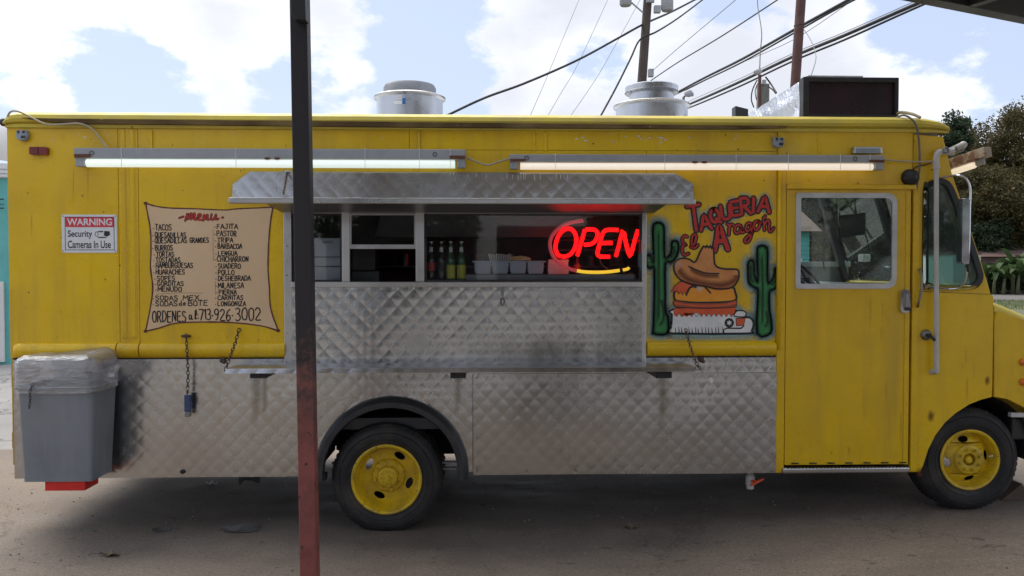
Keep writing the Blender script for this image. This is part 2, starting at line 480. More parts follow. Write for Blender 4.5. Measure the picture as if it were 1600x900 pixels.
M['leaf_a'] = leafmat('olive_foliage', (.055, .052, .020), (.120, .100, .038), (.20, .12, .05))
M['leaf_b'] = leafmat('dark_green_foliage', (.028, .045, .024), (.060, .085, .038))
M['leaf_c'] = leafmat('banana_leaf_green', (.03, .065, .02), (.075, .12, .04))
M['grass'] = leafmat('grass_blades', (.06, .11, .025), (.12, .17, .05))


def _bag():
    m, nt, p, out = nodes('clear_plastic_film')
    nt.nodes.remove(p)
    tr = N(nt, 'ShaderNodeBsdfTransparent', {'Color': (.90, .90, .92, 1)})
    gl = N(nt, 'ShaderNodeBsdfGlossy', {'Color': (.9, .9, .9, 1), 'Roughness': .22})
    df = N(nt, 'ShaderNodeBsdfDiffuse', {'Color': (.38, .39, .41, 1)})
    b = N(nt, 'ShaderNodeBump', {'Height': tnoise(nt, 14, 6, .6, (.6, 1, 1.6)), 'Strength': 1.0, 'Distance': .03})
    nt.links.new(b.outputs[0], gl.inputs['Normal'])
    m1 = N(nt, 'ShaderNodeMixShader', {0: .38, 1: gl.outputs[0], 2: df.outputs[0]})
    lw = N(nt, 'ShaderNodeLayerWeight', {'Blend': .35})
    nt.links.new(b.outputs[0], lw.inputs['Normal'])
    fa = mrange(nt, lw.outputs['Facing'], 0, 1, .24, .9)
    m2 = N(nt, 'ShaderNodeMixShader', {0: fa, 1: tr.outputs[0], 2: m1.outputs[0]})
    nt.links.new(m2.outputs[0], out.inputs['Surface'])
    return m


M['bag'] = _bag()


def _halo(name, col, k=1.0):
    """airbrushed paint that thins out towards its edge, from the colour attribute 'a' (flat print)"""
    m, nt, p, out = nodes(name)
    p.inputs['Base Color'].default_value = c4(col)
    at = N(nt, 'ShaderNodeAttribute', attribute_name='a')
    f = N(nt, 'ShaderNodeMath', {0: at.outputs['Fac'], 1: k}, operation='MULTIPLY', use_clamp=True)
    nt.links.new(f.outputs[0], p.inputs['Alpha'])
    p.inputs['Roughness'].default_value = .5
    return m


M['halo_blue'] = _halo("airbrush_pale_blue", (.22, .44, .50), .9)
M['halo_dark'] = _halo('airbrush_black', (.01, .02, .012), .75)
M['halo_brown'] = _halo('airbrush_brown', (.16, .035, .01), .7)
M['halo_light'] = _halo('airbrush_light', (.75, .72, .66), .55)
M['soot'] = _halo('soot_and_grease_film', (.02, .017, .014), .75)
M['rust_run'] = _halo('rust_run', (.16, .11, .03), .7)


# ------------------------------------------------------------------ objects
WLOC = {}


def thing(name, label, cat, loc=(0, 0, 0), group=None):
    o = bpy.data.objects.new(name, None)
    o.empty_display_size = .2
    COL.objects.link(o)
    o.location = loc
    o['label'] = label
    o['category'] = cat
    if group:
        o['group'] = group
    WLOC[o.name] = Vector(loc)
    return o


def tag(o, label, cat, group=None):
    o['label'] = label
    o['category'] = cat
    if group:
        o['group'] = group
    return o


class MB:
    def __init__(s):
        s.v = []
        s.f = []
        s.a = []      # per-vertex alpha attribute
        s.mi = []

    def add(s, vs, fs, a=None):
        b = len(s.v)
        s.v.extend([tuple(v) for v in vs])
        s.f.extend([tuple(b + i for i in f) for f in fs])
        s.a.extend(a if a is not None else [1.0] * len(vs))
        return s

    def box(s, x0, x1, y0, y1, z0, z1):
        x0, x1 = sorted((x0, x1)); y0, y1 = sorted((y0, y1)); z0, z1 = sorted((z0, z1))
        vs = [(x, y, z) for x in (x0, x1) for y in (y0, y1) for z in (z0, z1)]
        return s.add(vs, [(0, 1, 3, 2), (4, 6, 7, 5), (0, 4, 5, 1), (2, 3, 7, 6), (0, 2, 6, 4), (1, 5, 7, 3)])

    def obox(s, a, b, w, h, up=(0, 0, 1)):
        """bar from a to b, w wide across, h high along up"""
        a, b = Vector(a), Vector(b)
        t = (b - a).normalized()
        u = Vector(up)
        u = (u - t * u.dot(t)).normalized()
        r = t.cross(u)
        vs = [p + r * sx * w / 2 + u * sz * h / 2 for p in (a, b) for sx, sz in ((-1, -1), (1, -1), (1, 1), (-1, 1))]
        return s.add(vs, [(3, 2, 1, 0), (4, 5, 6, 7), (0, 1, 5, 4), (1, 2, 6, 5), (2, 3, 7, 6), (3, 0, 4, 7)])

    def prism(s, poly, y0, y1, holes=()):
        """polygon in (x,z) with holes, between planes y0 (front) and y1"""
        loops = [list(poly)] + [list(h) for h in holes]

        def area(p):
            return sum(p[i][0] * p[(i + 1) % len(p)][1] - p[(i + 1) % len(p)][0] * p[i][1] for i in range(len(p)))
        for i, l in enumerate(loops):
            if (area(l) > 0) != (i == 0):
                l.reverse()
        flat = [p for l in loops for p in l]
        tris = tessellate_polygon([[Vector((x, z, 0)) for x, z in l] for l in loops])
        n = len(flat)
        vs = [(x, y0, z) for x, z in flat]
        fs = []
        for t in tris:
            a, b, c = [flat[i] for i in t]
            cr = (b[0] - a[0]) * (c[1] - a[1]) - (c[0] - a[0]) * (b[1] - a[1])
            if abs(cr) < 1e-12:
                continue
            fs.append(tuple(t) if cr > 0 else (t[0], t[2], t[1]))
        if abs(y1 - y0) > 1e-7:
            vs += [(x, y1, z) for x, z in flat]
            fs += [tuple(n + i for i in reversed(t)) for t in fs[:]]
            b = 0
            for l in loops:
                k = len(l)
                for i in range(k):
                    j = (i + 1) % k
                    fs.append((b + i, b + n + i, b + n + j, b + j))
                b += k
        return s.add(vs, fs)

    def tube(s, path, r, n=8, closed=False, caps=True):
        P = [Vector(p) for p in path]
        m = len(P)
        rs = r if isinstance(r, (list, tuple)) else [r] * m
        t0 = (P[1] - P[0]).normalized()
        u = t0.orthogonal().normalized()
        vs, fs = [], []
        for i in range(m):
            a = P[i - 1] if (i or closed) else P[i]
            b = P[(i + 1) % m] if (i < m - 1 or closed) else P[i]
            t = (b - a).normalized()
            u = (u - t * u.dot(t))
            u = u.normalized() if u.length > 1e-6 else t.orthogonal().normalized()
            w = t.cross(u)
            for k in range(n):
                an = 2 * math.pi * k / n
                vs.append(P[i] + (u * math.cos(an) + w * math.sin(an)) * rs[i])
        for i in range(m if closed else m - 1):
            j = (i + 1) % m
            for k in range(n):
                l = (k + 1) % n
                fs.append((i * n + k, i * n + l, j * n + l, j * n + k))
        if caps and not closed:
            fs.append(tuple(reversed(range(n))))
            fs.append(tuple((m - 1) * n + k for k in range(n)))
        return s.add(vs, fs)

    def cyl(s, a, b, r, n=16, r2=None):
        return s.tube([a, b], [r, r if r2 is None else r2], n)

    def lathe(s, prof, c, axis='z', n=32, a0=0.0, a1=2 * math.pi):
        """profile [(radius, along)] turned round the axis through c; axis 'y': along = y"""
        full = abs(a1 - a0 - 2 * math.pi) < 1e-6
        cols = n if full else n + 1
        vs = []
        for k in range(cols):
            an = a0 + (a1 - a0) * k / n
            for r, h in prof:
                if axis == 'z':
                    vs.append((c[0] + r * math.cos(an), c[1] + r * math.sin(an), c[2] + h))
                else:
                    vs.append((c[0] + r * math.cos(an), c[1] + h, c[2] + r * math.sin(an)))
        m = len(prof)
        fs = []
        for k in range(n):
            j = (k + 1) % cols
            for i in range(m - 1):
                f = (k * m + i, j * m + i, j * m + i + 1, k * m + i + 1)
                fs.append(f if axis == 'z' else tuple(reversed(f)))
        return s.add(vs, fs)

    def strip(s, pts, w, y, dy=0.0, soft=False, closed=False, a=1.0, core=None):
        """brush stroke in the (x,z) plane at y; soft: alpha fades to the rims"""
        P = [Vector((p[0], p[1])) for p in pts]
        if closed:
            P = P + [P[0]]
        m = len(P)
        ws = w if isinstance(w, (list, tuple)) else [w] * m
        L, Rr, C = [], [], []
        for i in range(m):
            p, q = P[max(i - 1, 0)], P[min(i + 1, m - 1)]
            if closed and i in (0, m - 1):
                p, q = P[m - 2], P[1]
            t = (q - p)
            t = t.normalized() if t.length > 1e-9 else Vector((1, 0))
            nrm = Vector((-t.y, t.x))
            C.append(P[i]); L.append(P[i] + nrm * ws[i] / 2); Rr.append(P[i] - nrm * ws[i] / 2)
        vs, fs, al = [], [], []
        if soft:
            for i in range(m):
                e = a * (1 if (closed or 0 < i < m - 1) else 0)
                vs += [(L[i].x, y, L[i].y), (C[i].x, y, C[i].y), (Rr[i].x, y, Rr[i].y)]
                al += [0, e, 0]
            for i in range(m - 1):
                b = i * 3
                fs += [(b, b + 1, b + 4, b + 3), (b + 1, b + 2, b + 5, b + 4)]
        else:
            for i in range(m):
                vs += [(L[i].x, y, L[i].y), (Rr[i].x, y, Rr[i].y)]
                al += [a, a]
            for i in range(m - 1):
                b = i * 2
                fs.append((b, b + 1, b + 3, b + 2))
            if not closed:
                for i, sg in ((0, -1), (m - 1, 1)):
                    t = (P[1] - P[0]) if i == 0 else (P[-1] - P[-2])
                    t = t.normalized() * sg
                    nr = (L[i] - C[i])
                    base = len(vs)
                    k = 4
                    cap = []
                    for j in range(1, k):
                        an = math.pi * j / k
                        q = C[i] + nr * math.cos(an) + t * (ws[i] / 2) * math.sin(an)
                        vs.append((q.x, y, q.y)); al.append(a); cap.append(base + j - 1)
                    fs.append((i * 2, *cap, i * 2 + 1) if sg > 0 else (i * 2 + 1, *reversed(cap), i * 2))
        return s.add(vs, fs, al)

    def blob(s, cx, cz, rx, rz, y, a=1.0, n=20, wob=.15, rings=(0, .35, .7, 1)):
        """soft irregular stain disc in the (x,z) plane; alpha 0 at the rim"""
        ph = rnd.random() * 10
        vs, al, fs = [(cx, y, cz)], [a], []
        for ri, t in enumerate(rings[1:]):
            for k in range(n):
                an = 2 * math.pi * k / n
                q = 1 + wob * noise.noise(Vector((math.cos(an) * 1.5, math.sin(an) * 1.5, ph))) * 2
                vs.append((cx + rx * t * q * math.cos(an), y, cz + rz * t * q * math.sin(an)))
                al.append(a * (1 - t) ** 1.1)
        for k in range(n):
            fs.append((0, 1 + k, 1 + (k + 1) % n))
        for ri in range(len(rings) - 2):
            for k in range(n):
                l = (k + 1) % n
                fs.append((1 + ri * n + k, 1 + (ri + 1) * n + k, 1 + (ri + 1) * n + l, 1 + ri * n + l))
        return s.add(vs, fs, al)

    def sphere(s, c, r, n=10, m=6, sc=(1, 1, 1)):
        vs, fs = [], []
        for i in range(m + 1):
            th = math.pi * i / m
            for k in range(n):
                an = 2 * math.pi * k / n
                vs.append((c[0] + r * sc[0] * math.sin(th) * math.cos(an), c[1] + r * sc[1] * math.sin(th) * math.sin(an), c[2] + r * sc[2] * math.cos(th)))
        for i in range(m):
            for k in range(n):
                l = (k + 1) % n
                fs.append((i * n + k, (i + 1) * n + k, (i + 1) * n + l, i * n + l))
        return s.add(vs, fs)

    def build(s, name, m, parent=None, smooth=False, bevel=0.0, kind=None, label=None, segs=2):
        V = np.array(s.v, dtype=float).reshape(-1, 3)
        lo, hi = V.min(0), V.max(0)
        org = Vector(((lo[0] + hi[0]) / 2, (lo[1] + hi[1]) / 2, lo[2]))
        me = bpy.data.meshes.new(name)
        me.from_pydata([tuple(v) for v in (V - np.array(org))], [], s.f)
        if any(a != 1.0 for a in s.a):
            at = me.attributes.new('a', 'FLOAT', 'POINT')
            at.data.foreach_set('value', s.a)
        me.materials.append(M[m] if isinstance(m, str) else m)
        if smooth:
            me.shade_smooth()
            if smooth is not True:
                me.set_sharp_from_angle(angle=R(smooth))
        me.update()
        o = bpy.data.objects.new(name, me)
        COL.objects.link(o)
        place(o, org, parent)
        if bevel:
            b = o.modifiers.new('edge', 'BEVEL')
            b.width = bevel
            b.segments = segs
            b.limit_method = 'ANGLE'
            b.angle_limit = R(40)
        if kind:
            o['kind'] = kind
        if label:
            o['label'] = label
        return o


def place(o, org, parent):
    if parent is not None:
        o.parent = parent
        o.location = Vector(org) - WLOC[parent.name]
    else:
        o.location = org
    WLOC[o.name] = Vector(org)


def copy_tree(o, loc=None, parent=None, delta=Vector((0, 0, 0))):
    c = o.copy()
    COL.objects.link(c)
    if parent is not None:
        c.parent = parent
    elif loc is not None:
        c.location = loc
    WLOC[c.name] = Vector(loc) if loc is not None else WLOC[o.name]
    for ch in [x for x in bpy.data.objects if x.parent == o]:
        copy_tree(ch, None, c)
    return c


def smooth_poly(pts, k=4, closed=True):
    """Catmull-Rom through the points"""
    n = len(pts)
    out = []
    rng = range(n) if closed else range(n - 1)
    for i in rng:
        p0 = pts[(i - 1) % n] if (closed or i > 0) else pts[i]
        p1 = pts[i]
        p2 = pts[(i + 1) % n]
        p3 = pts[(i + 2) % n] if (closed or i + 2 < n) else pts[i + 1]
        for j in range(k):
            t = j / k
            out.append(tuple(.5 * ((2 * p1[a]) + (-p0[a] + p2[a]) * t + (2 * p0[a] - 5 * p1[a] + 4 * p2[a] - p3[a]) * t * t +
                                   (-p0[a] + 3 * p1[a] - 3 * p2[a] + p3[a]) * t ** 3) for a in range(len(p1))))
    if not closed:
        out.append(tuple(pts[-1]))
    return out


def rrect(x0, x1, z0, z1, r, n=5, radii=None):
    """rounded rectangle loop; radii = (bottom-left, bottom-right, top-right, top-left)"""
    rr = radii or (r, r, r, r)
    out = []
    for (cx, cz, a0, q) in ((x0 + rr[0], z0 + rr[0], 180, rr[0]), (x1 - rr[1], z0 + rr[1], 270, rr[1]), (x1 - rr[2], z1 - rr[2], 0, rr[2]), (x0 + rr[3], z1 - rr[3], 90, rr[3])):
        if q <= 0:
            out.append((cx, cz))
            continue
        for k in range(n + 1):
            a = R(a0 + 90 * k / n)
            out.append((cx + q * math.cos(a), cz + q * math.sin(a)))
    return out


def PX(px, py=450.0, y=0.0):
    return W(px, py, y).x


def PZ(py, px=760.0, y=0.0):
    return W(px, py, y).z


def P2(px, py, y=0.0):
    w = W(px, py, y)
    return (w.x, w.z)


def inset_poly(poly, d):
    n = len(poly)
    ar = sum(poly[i][0] * poly[(i + 1) % n][1] - poly[(i + 1) % n][0] * poly[i][1] for i in range(n))
    sg = 1 if ar > 0 else -1
    out = []
    for i in range(n):
        a, b, c = Vector(poly[i - 1]), Vector(poly[i]), Vector(poly[(i + 1) % n])
        t = ((b - a).normalized() + (c - b).normalized())
        t = t.normalized() if t.length > 1e-6 else (c - b).normalized()
        out.append((b.x - t.y * d * sg, b.y + t.x * d * sg))
    return out


def sag(a, b, s, n=14):
    a, b = Vector(a), Vector(b)
    return [a.lerp(b, i / n) - Vector((0, 0, s * 4 * (i / n) * (1 - i / n))) for i in range(n + 1)]


def chain(name, path, r_link, label, lock=None, mat_='chain'):
    """one hanging chain as a thing: alternating oval links along the path"""
    P = [Vector(p) for p in path]
    L = [0]
    for i in range(1, len(P)):
        L.append(L[-1] + (P[i] - P[i - 1]).length)
    step = r_link * 2.7
    n = max(2, int(L[-1] / step))

    def at(d):
        for i in range(1, len(P)):
            if d <= L[i] or i == len(P) - 1:
                t = (d - L[i - 1]) / max(1e-9, L[i] - L[i - 1])
                return P[i - 1].lerp(P[i], t), (P[i] - P[i - 1]).normalized()
    mb = MB()
    for k in range(n + 1):
        c, t = at(L[-1] * k / n)
        side = t.cross(Vector((0, 1, 0)))
        side = side.normalized() if side.length > 1e-5 else Vector((1, 0, 0))
        if k % 2:
            side = t.cross(side).normalized()
        loop = [c + t * (math.cos(2 * math.pi * j / 10) * r_link * 1.75) + side * (math.sin(2 * math.pi * j / 10) * r_link) for j in range(10)]
        mb.tube(loop, r_link * .33, 5, closed=True)
    t = thing(name, label, 'chain', P[0])
    mb.build('chain_links', mat_, t, smooth=True)
    return t


# ------------------------------------------------------------------ ground
def ground_z(x, y=0.0):
    t = min(1, max(0, (x - 0.6) / 2.4))
    return 0.075 * t * t * (3 - 2 * t)


def axis_pts(a, b, lim, step):
    c = list(np.arange(a, b + 1e-6, step))
    s, v = step, b
    hi = []
    while v < lim:
        s *= 1.35
        v += s
        hi.append(v)
    s, v = step, a
    lo = []
    while v > -lim:
        s *= 1.35
        v -= s
        lo.append(v)
    return lo[::-1] + c + hi


gx, gy = axis_pts(-6, 6, 1500, .15), axis_pts(-5, 5, 1500, .25)
g = MB()
g.v = [(x, y, ground_z(x)) for y in gy for x in gx]
nx = len(gx)
g.f = [(j * nx + i, j * nx + i + 1, (j + 1) * nx + i + 1, (j + 1) * nx + i) for j in range(len(gy) - 1) for i in range(nx - 1)]
g.a = [1.0] * len(g.v)
go = g.build('ground', 'ground', kind='structure', smooth=True)

gb = MB()
gb.v = [(x, y, .079 + .0) for y in (38.0, 70.0) for x in (-200, 300)]
gb.f = [(0, 1, 3, 2)]
gb.a = [1] * 4
gb.build('gravel', 'gravel', kind='structure')


def sheet(name, x0, x1, y0, y1, z, m):
    b = MB()
    b.add([(x0, y0, z), (x1, y0, z), (x1, y1, z), (x0, y1, z)], [(0, 1, 2, 3)])
    o = b.build(name, m, kind='structure')
    return o


M['grass_soil'] = mat('grass_soil', (.09, .10, .045), .95, col2=(.14, .13, .075), sc=2, bump=.02, bsc=8)
sheet('lawn', -200, 300, 14, 38, .079, 'grass_soil')
sheet('verge', -200, 300, 57, 400, .083, 'grass_soil')


def blades(name, xs, ys, n, h, m, z=.079):
    b = MB()
    vs, fs = [], []
    for i in range(n):
        x, y = rnd.uniform(*xs), rnd.uniform(*ys)
        a = rnd.uniform(0, 3.14)
        hh = h * rnd.uniform(.5, 1.3)
        w = h * .09
        dx, dy = math.cos(a) * w, math.sin(a) * w
        lx, ly = rnd.uniform(-.4, .4) * hh, rnd.uniform(-.4, .4) * hh
        k = len(vs)
        vs += [(x - dx, y - dy, z), (x + dx, y + dy, z), (x + lx, y + ly, z + hh)]
        fs.append((k, k + 1, k + 2))
    b.add(vs, fs)
    return b.build(name, m, kind='stuff')


tag(blades('grass', (5.5, 11.5), (9.5, 14), 9000, .16, 'grass', .07), 'clumps of green grass growing beyond the concrete pad right of the truck', 'grass')
tag(blades('lawn_grass', (14, 32), (28, 38), 12000, .10, 'grass'), 'short thin grass on the strip before the gravel', 'grass')

# railway track beyond the grass
t = thing('railway_track', 'rusty rail line lying on the grey gravel beyond the grass strip', 'railway track', (30, 50, .08))
for yy in (49.5, 51.0):
    MB().box(-80, 160, yy - .04, yy + .04, .22, .36).box(-80, 160, yy - .08, yy + .08, .18, .22).build('rail', 'rail', t)
sl = MB()
for i in range(160):
    x = 5 + i * .6
    sl.box(x - .12, x + .12, 49.0, 51.6, .10, .19)
sl.build('sleepers', 'rail', t, kind='stuff')

# small litter and stains in front
for i, (px, py, w_, h_, lab) in enumerate([(380, 826, .30, .06, 'larger dark wet oil spot on the concrete beside the red post'),
                                           (252, 828, .13, .035, 'small dark wet spot on the concrete below the bin')]):
    c = WZ(px, py, 0)
    b = MB()
    vs = [(c.x, c.y, .0042)]
    n = 28
    for k in range(n):
        a = 2 * math.pi * k / n
        q = 1 + .35 * noise.noise(Vector((math.cos(a) * 1.3, math.sin(a) * 1.3, i * 7.0)))
        vs.append((c.x + w_ / 2 * q * math.cos(a) * 1.0, c.y + h_ * 1.6 * q * math.sin(a), .004))
    b.add(vs, [(0, 1 + k, 1 + (k + 1) % n) for k in range(n)])
    o = b.build('oil_spot', 'puddle', kind='structure')

leaf_l = ['curled dry leaf lying flat on the concrete near the bottom left', 'small crumpled scrap beneath the drain valve on the concrete', 'pale torn scrap of paper on the ground under the rear skirt']
for i, (px, py, s_, m_) in enumerate([(172, 868, .085, 'dryleaf'), (985, 826, .06, 'dryleaf'), (330, 757, .06, 'paper')]):
    c = WZ(px, py, ground_z(WZ(px, py, 0).x))
    b = MB()
    vs, fs = [], []
    for a in range(7):
        for k in range(4):
            u, v = a / 6 - .5, k / 3 - .5
            vs.append((c.x + u * s_ * 1.6, c.y + v * s_ * (1 - abs(u) * 1.3) + .01 * math.sin(a), c.z + .006 + .02 * abs(v) + .012 * math.sin(a * 1.7 + k)))
    for a in range(6):
        for k in range(3):
            fs.append((a * 4 + k, (a + 1) * 4 + k, (a + 1) * 4 + k + 1, a * 4 + k + 1))
    b.add(vs, fs)
    tag(b.build('litter_scrap', m_), leaf_l[i], 'litter')

pb = MB()
for i in range(1100):
    x, y = rnd.uniform(-5, 5), rnd.uniform(-1.6, 1.2)
    r = rnd.choice([.002, .003, .003, .004, .005, .007])
    pb.sphere((x, y, ground_z(x) + r * .5), r, 5, 3, (1.3, 1, .7))
pb.build('pebbles', 'stone', kind='stuff')
bpy.data.objects['pebbles']['label'] = 'small loose stones scattered over the concrete in front of the truck'

# ------------------------------------------------------------------ THE TRUCK
truck = thing('food_truck', 'yellow step van taqueria food truck with quilted steel serving side and yellow wheels', 'food truck', (0, 1.1, 0))
D = 2.25                                 # truck depth
xL, xR = PX(15, 400), PX(1472, 210)      # body ends
zTop = PZ(178, 500)                      # roof
zGut = PZ(204, 700)                      # lower edge of the roof cap
zMid = PZ(557, 700)                      # bottom of the yellow sides
zSk = PZ(741, 760)                       # bottom of the steel skirt
xDoorL, xDoorR = PX(1226), PX(1421)
xPost0, xPost1 = PX(1212), PX(1226)
xW0, xW1 = PX(455, 400), PX(1009, 400)   # serving opening
zW0, zW1 = PZ(441), PZ(330)
xNose = PX(1551, 550)
zCowl = PZ(462, 1548)
zHoodB = PZ(630, 1560)
RW = (PX(605, 745), PZ(747, 605))        # rear wheel centre x,z
FWX = PX(1509, 712, .1)
FWZ = W(1509, 716, .1).z

# quarter window and door window outlines (photo pixels)
qwin = [(1443, 300), (1447, 290), (1456, 284), (1470, 282), (1482, 290), (1492, 312), (1510, 362), (1527, 415), (1531, 432), (1526, 444), (1512, 450), (1460, 451), (1449, 447), (1442, 438)]
qwin_w = [P2(*p) for p in smooth_poly(qwin, 3)]
qin_w = inset_poly(qwin_w, .028)
dwx0, dwx1, dwz0, dwz1 = PX(1241, 380), PX(1398, 380), PZ(451, 1320), PZ(302, 1320)
dw_out = rrect(dwx0, dwx1, dwz0, dwz1, .05, radii=(.02, .07, .07, .02))
dw_in = rrect(dwx0 + .035, dwx1 - .033, dwz0 + .035, dwz1 - .035, .05, radii=(.012, .05, .055, .012))


def arc(cx, cz, r, a0, a1, n=24, rz=None):
    rz = rz or r
    return [(cx + r * math.cos(R(a0 + (a1 - a0) * i / n)), cz + rz * math.sin(R(a0 + (a1 - a0) * i / n))) for i in range(n + 1)]


S = .012  # sheet thickness
# yellow upper side, split in the sheets the photograph shows (seams 3 mm)
sg = .0015


def sheet_rect(x0, x1, z0, z1, y=-S, label=None, holes=()):
    return MB().prism([(x0 + sg, z0 + sg), (x1 - sg, z0 + sg), (x1 - sg, z1 - sg), (x0 + sg, z1 - sg)], y, 0, holes).build('side_panel', 'yellow', truck, label=label, bevel=.001, segs=1)


x187, x218, x449 = PX(188), PX(219), PX(447)
sheet_rect(xL, x187, zMid, zGut)
sheet_rect(x187, x218, zMid, zGut)
sheet_rect(x218, xW0 - .03, zMid, PZ(233, 400))
sheet_rect(x218, PX(640, 300), PZ(233, 400), zGut, y=-.010)
sheet_rect(PX(640, 300), PX(852, 300), PZ(233, 400), zGut, y=-.010)
sheet_rect(PX(852, 300), xPost0, PZ(233, 400), zGut, y=-.010)
sheet_rect(xW0 - .03, xW1, zW1 - .02, PZ(233, 400))
sheet_rect(xW1, xPost0, zMid, PZ(233, 400), label='yellow side panel carrying the painted cactus mural')
# structure behind the sheets
bw = MB()
bw.prism([(xL, zMid - .2), (xPost1, zMid - .2), (xPost1, zGut), (xL, zGut)], .0, .035, [[(xW0, zW0), (xW1, zW0), (xW1, zW1), (xW0, zW1)]])
bw.build('wall_frame', 'inner', truck)
# vertical pressed ribs
rb = [(PX(190), PX(216), PZ(525), zGut - .01)]
for (a, b, z0, z1) in rb:
    m = MB()
    w_ = (b - a)
    prof = [(a, -S), (a + w_ * .12, -S - .012), (a + w_ * .35, -S - .012), (a + w_ * .42, -S - .004), (a + w_ * .6, -S - .004), (a + w_ * .66, -S - .012), (a + w_ * .88, -S - .012), (b, -S)]
    vs = [(x, y, z) for z in (z0, z1) for x, y in prof]
    n = len(prof)
    m.add(vs, [(i, i + 1, n + i + 1, n + i) for i in range(n - 1)] + [tuple(range(n)), tuple(reversed(range(n, 2 * n)))])
    m.build('pressed_rib', 'yellow', truck)
for px in (238, 655, 834, 852, 1228, 1278):
    x = PX(px, 220)
    MB().box(x - .008, x + .008, -S - .010, -.009, PZ(236), zGut - .012).build('trim_tab', 'yellow', truck, bevel=.003)

# post and header round the door
pz0 = PZ(738, 1220)
m = MB().box(xPost0 + .001, xPost1 - .002, -.022, .03, pz0, zGut)
m.build('door_post', 'yellow', truck, bevel=.006)
MB().tube([(xPost0 + .012, -.026, PZ(545, 1218)), (xPost0 + .012, -.026, PZ(262, 1218))], .012, 8).build('post_bead', 'yellow', truck, smooth=True)
MB().box(xPost1, xDoorR + .005, -.014, .03, PZ(289, 1320), zGut).build('door_header', 'yellow', truck, bevel=.002)
MB().box(xPost1 - .001, xDoorR + .02, -.050, -.014, PZ(297, 1320), PZ(289, 1320)).build('door_rail', 'yellow', truck, bevel=.01, segs=3)

# sliding door
door = MB()
zd0, zd1 = PZ(725, 1320), PZ(297, 1320)
door.prism([(xPost1 + .002, zd0), (xDoorR - .006, zd0), (xDoorR - .006, zd1), (xPost1 + .002, zd1)], -.020, .015, [rrect(dwx0 + .02, dwx1 - .02, dwz0 + .02, dwz1 - .02, .05)])
door_o = door.build('sliding_door', 'yellow', truck, bevel=.003)
MB().prism(dw_out, -.032, -.0202, [dw_in]).build('window_frame', 'white_frame', door_o, bevel=.003)
MB().prism(inset_poly(dw_in, -.006), -.016, -.011).build('window_pane', 'glass_cab', door_o)
MB().box(xDoorR - .045, xDoorR - .012, -.026, -.0202, zd0, zd1 - .01).build('edge_strip', 'yellow', door_o, bevel=.002)
# chrome lever handle
hx, hz = PX(1410), PZ(470, 1410)
hm = MB()
hm.prism(rrect(hx - .034, hx + .034, hz - .085, hz + .085, .03, radii=(.03, .03, .034, .034)), -.046, -.0265)
ho = hm.build('door_handle', 'chrome', door_o, bevel=.010, segs=3)
MB().prism([(hx - .01, hz - .05), (hx + .022, hz - .06), (hx + .012, hz + .06), (hx - .004, hz + .06)], -.066, -.046).build('lever', 'steel_dark', door_o, bevel=.008)
MB().cyl((hx + .012, -.07, hz - .055), (hx + .012, -.046, hz - .055), .014, 14).build('lock', 'black', door_o)
# step sill under door
MB().box(xPost1 - .02, xDoorR - .004, -.045, .1, pz0 + .0, PZ(728, 1320) - .002).build('step_sill', 'steel', truck, bevel=.01)
sr = MB()
for i in range(34):
    x = xPost1 + .02 + i * (xDoorR - xPost1 - .04) / 33
    sr.box(x - .006, x + .006, -.048, -.0451, PZ(726.5, 1320) - .002, PZ(728, 1320) - .004)
for i in range(7):
    x = xPost1 + .05 + i * .13
    sr.box(x, x + .05, -.030, -.026, PZ(723, 1320), PZ(721, 1320))
sr.build('tread_teeth', 'black', truck, kind='stuff')
# dark gap behind the door edge
MB().box(xDoorR - .01, xDoorR + .02, .016, .05, pz0, zGut - .4).build('door_gap', 'black', truck)

# cab side
cabx0 = xDoorR + .012
cab_poly = [(cabx0, PZ(737, 1425)), (PX(1436, 737), PZ(737, 1430)), (PX(1441, 727), PZ(727, 1441))]
cab_poly += [P2(*p) for p in [(1449, 702), (1460, 680), (1475, 660), (1492, 645), (1512, 632), (1532, 624), (1548, 620)]]
cab_poly += [P2(1549, 600), P2(1551, 470), P2(1550, 462), P2(1546, 459), P2(1541, 440), P2(1520, 375), P2(1499, 310), P2(1486, 272), P2(1472, 214), (cabx0, zGut - .01)]
MB().prism(cab_poly, -.012, .02, [inset_poly(qwin_w, -.004)]).build('cab_side', 'yellow', truck, bevel=.003)
MB().prism(inset_poly(qwin_w, -.012), -.026, .01, [qin_w]).build('quarter_window_seal', 'black', truck, bevel=.006)
MB().prism(inset_poly(qin_w, -.008), -.010, -.005).build('quarter_window_pane', 'glass_q', truck)
MB().box(cabx0, PX(1433), -.020, -.0121, PZ(735, 1425), PZ(300, 1425)).build('hinge_post', 'yellow', truck, bevel=.003)
# belt seam on cab
MB().strip([P2(1433, 455, -.0135), P2(1549, 460, -.0135)], .004, -.0132).build('belt_seam', 'menu_brown', truck)

# hood and fender
hood_side = [P2(1552, 476), P2(1560, 478), P2(1600, 492), P2(1660, 512), P2(1690, 540), P2(1696, 620), P2(1700, 660)]
fend = [P2(1552, 620), P2(1552, 500), P2(1556, 484), P2(1600, 500), P2(1655, 520), P2(1676, 545), P2(1680, 640), P2(1640, 652)]
fend += [P2(*p) for p in [(1625, 650), (1605, 640), (1590, 632), (1572, 623)]]
MB().prism(fend, -.012, .05).build('front_fender', 'yellow', truck, bevel=.004)
hood = MB()
rows = [(1552, 470), (1575, 479), (1600, 490), (1640, 506), (1668, 522), (1680, 545), (1684, 600)]
vs = []
for (px, py) in rows:
    x, z = P2(px, py)
    for k, (yy, dz) in enumerate([(-.012, -.075), (-.010, -.04), (.015, -.012), (.06, .0), (.3, .03), (1.1, .05), (1.9, .03), (2.14, 0), (2.2, -.05)]):
        vs.append((x, yy, z + dz))
n = 9
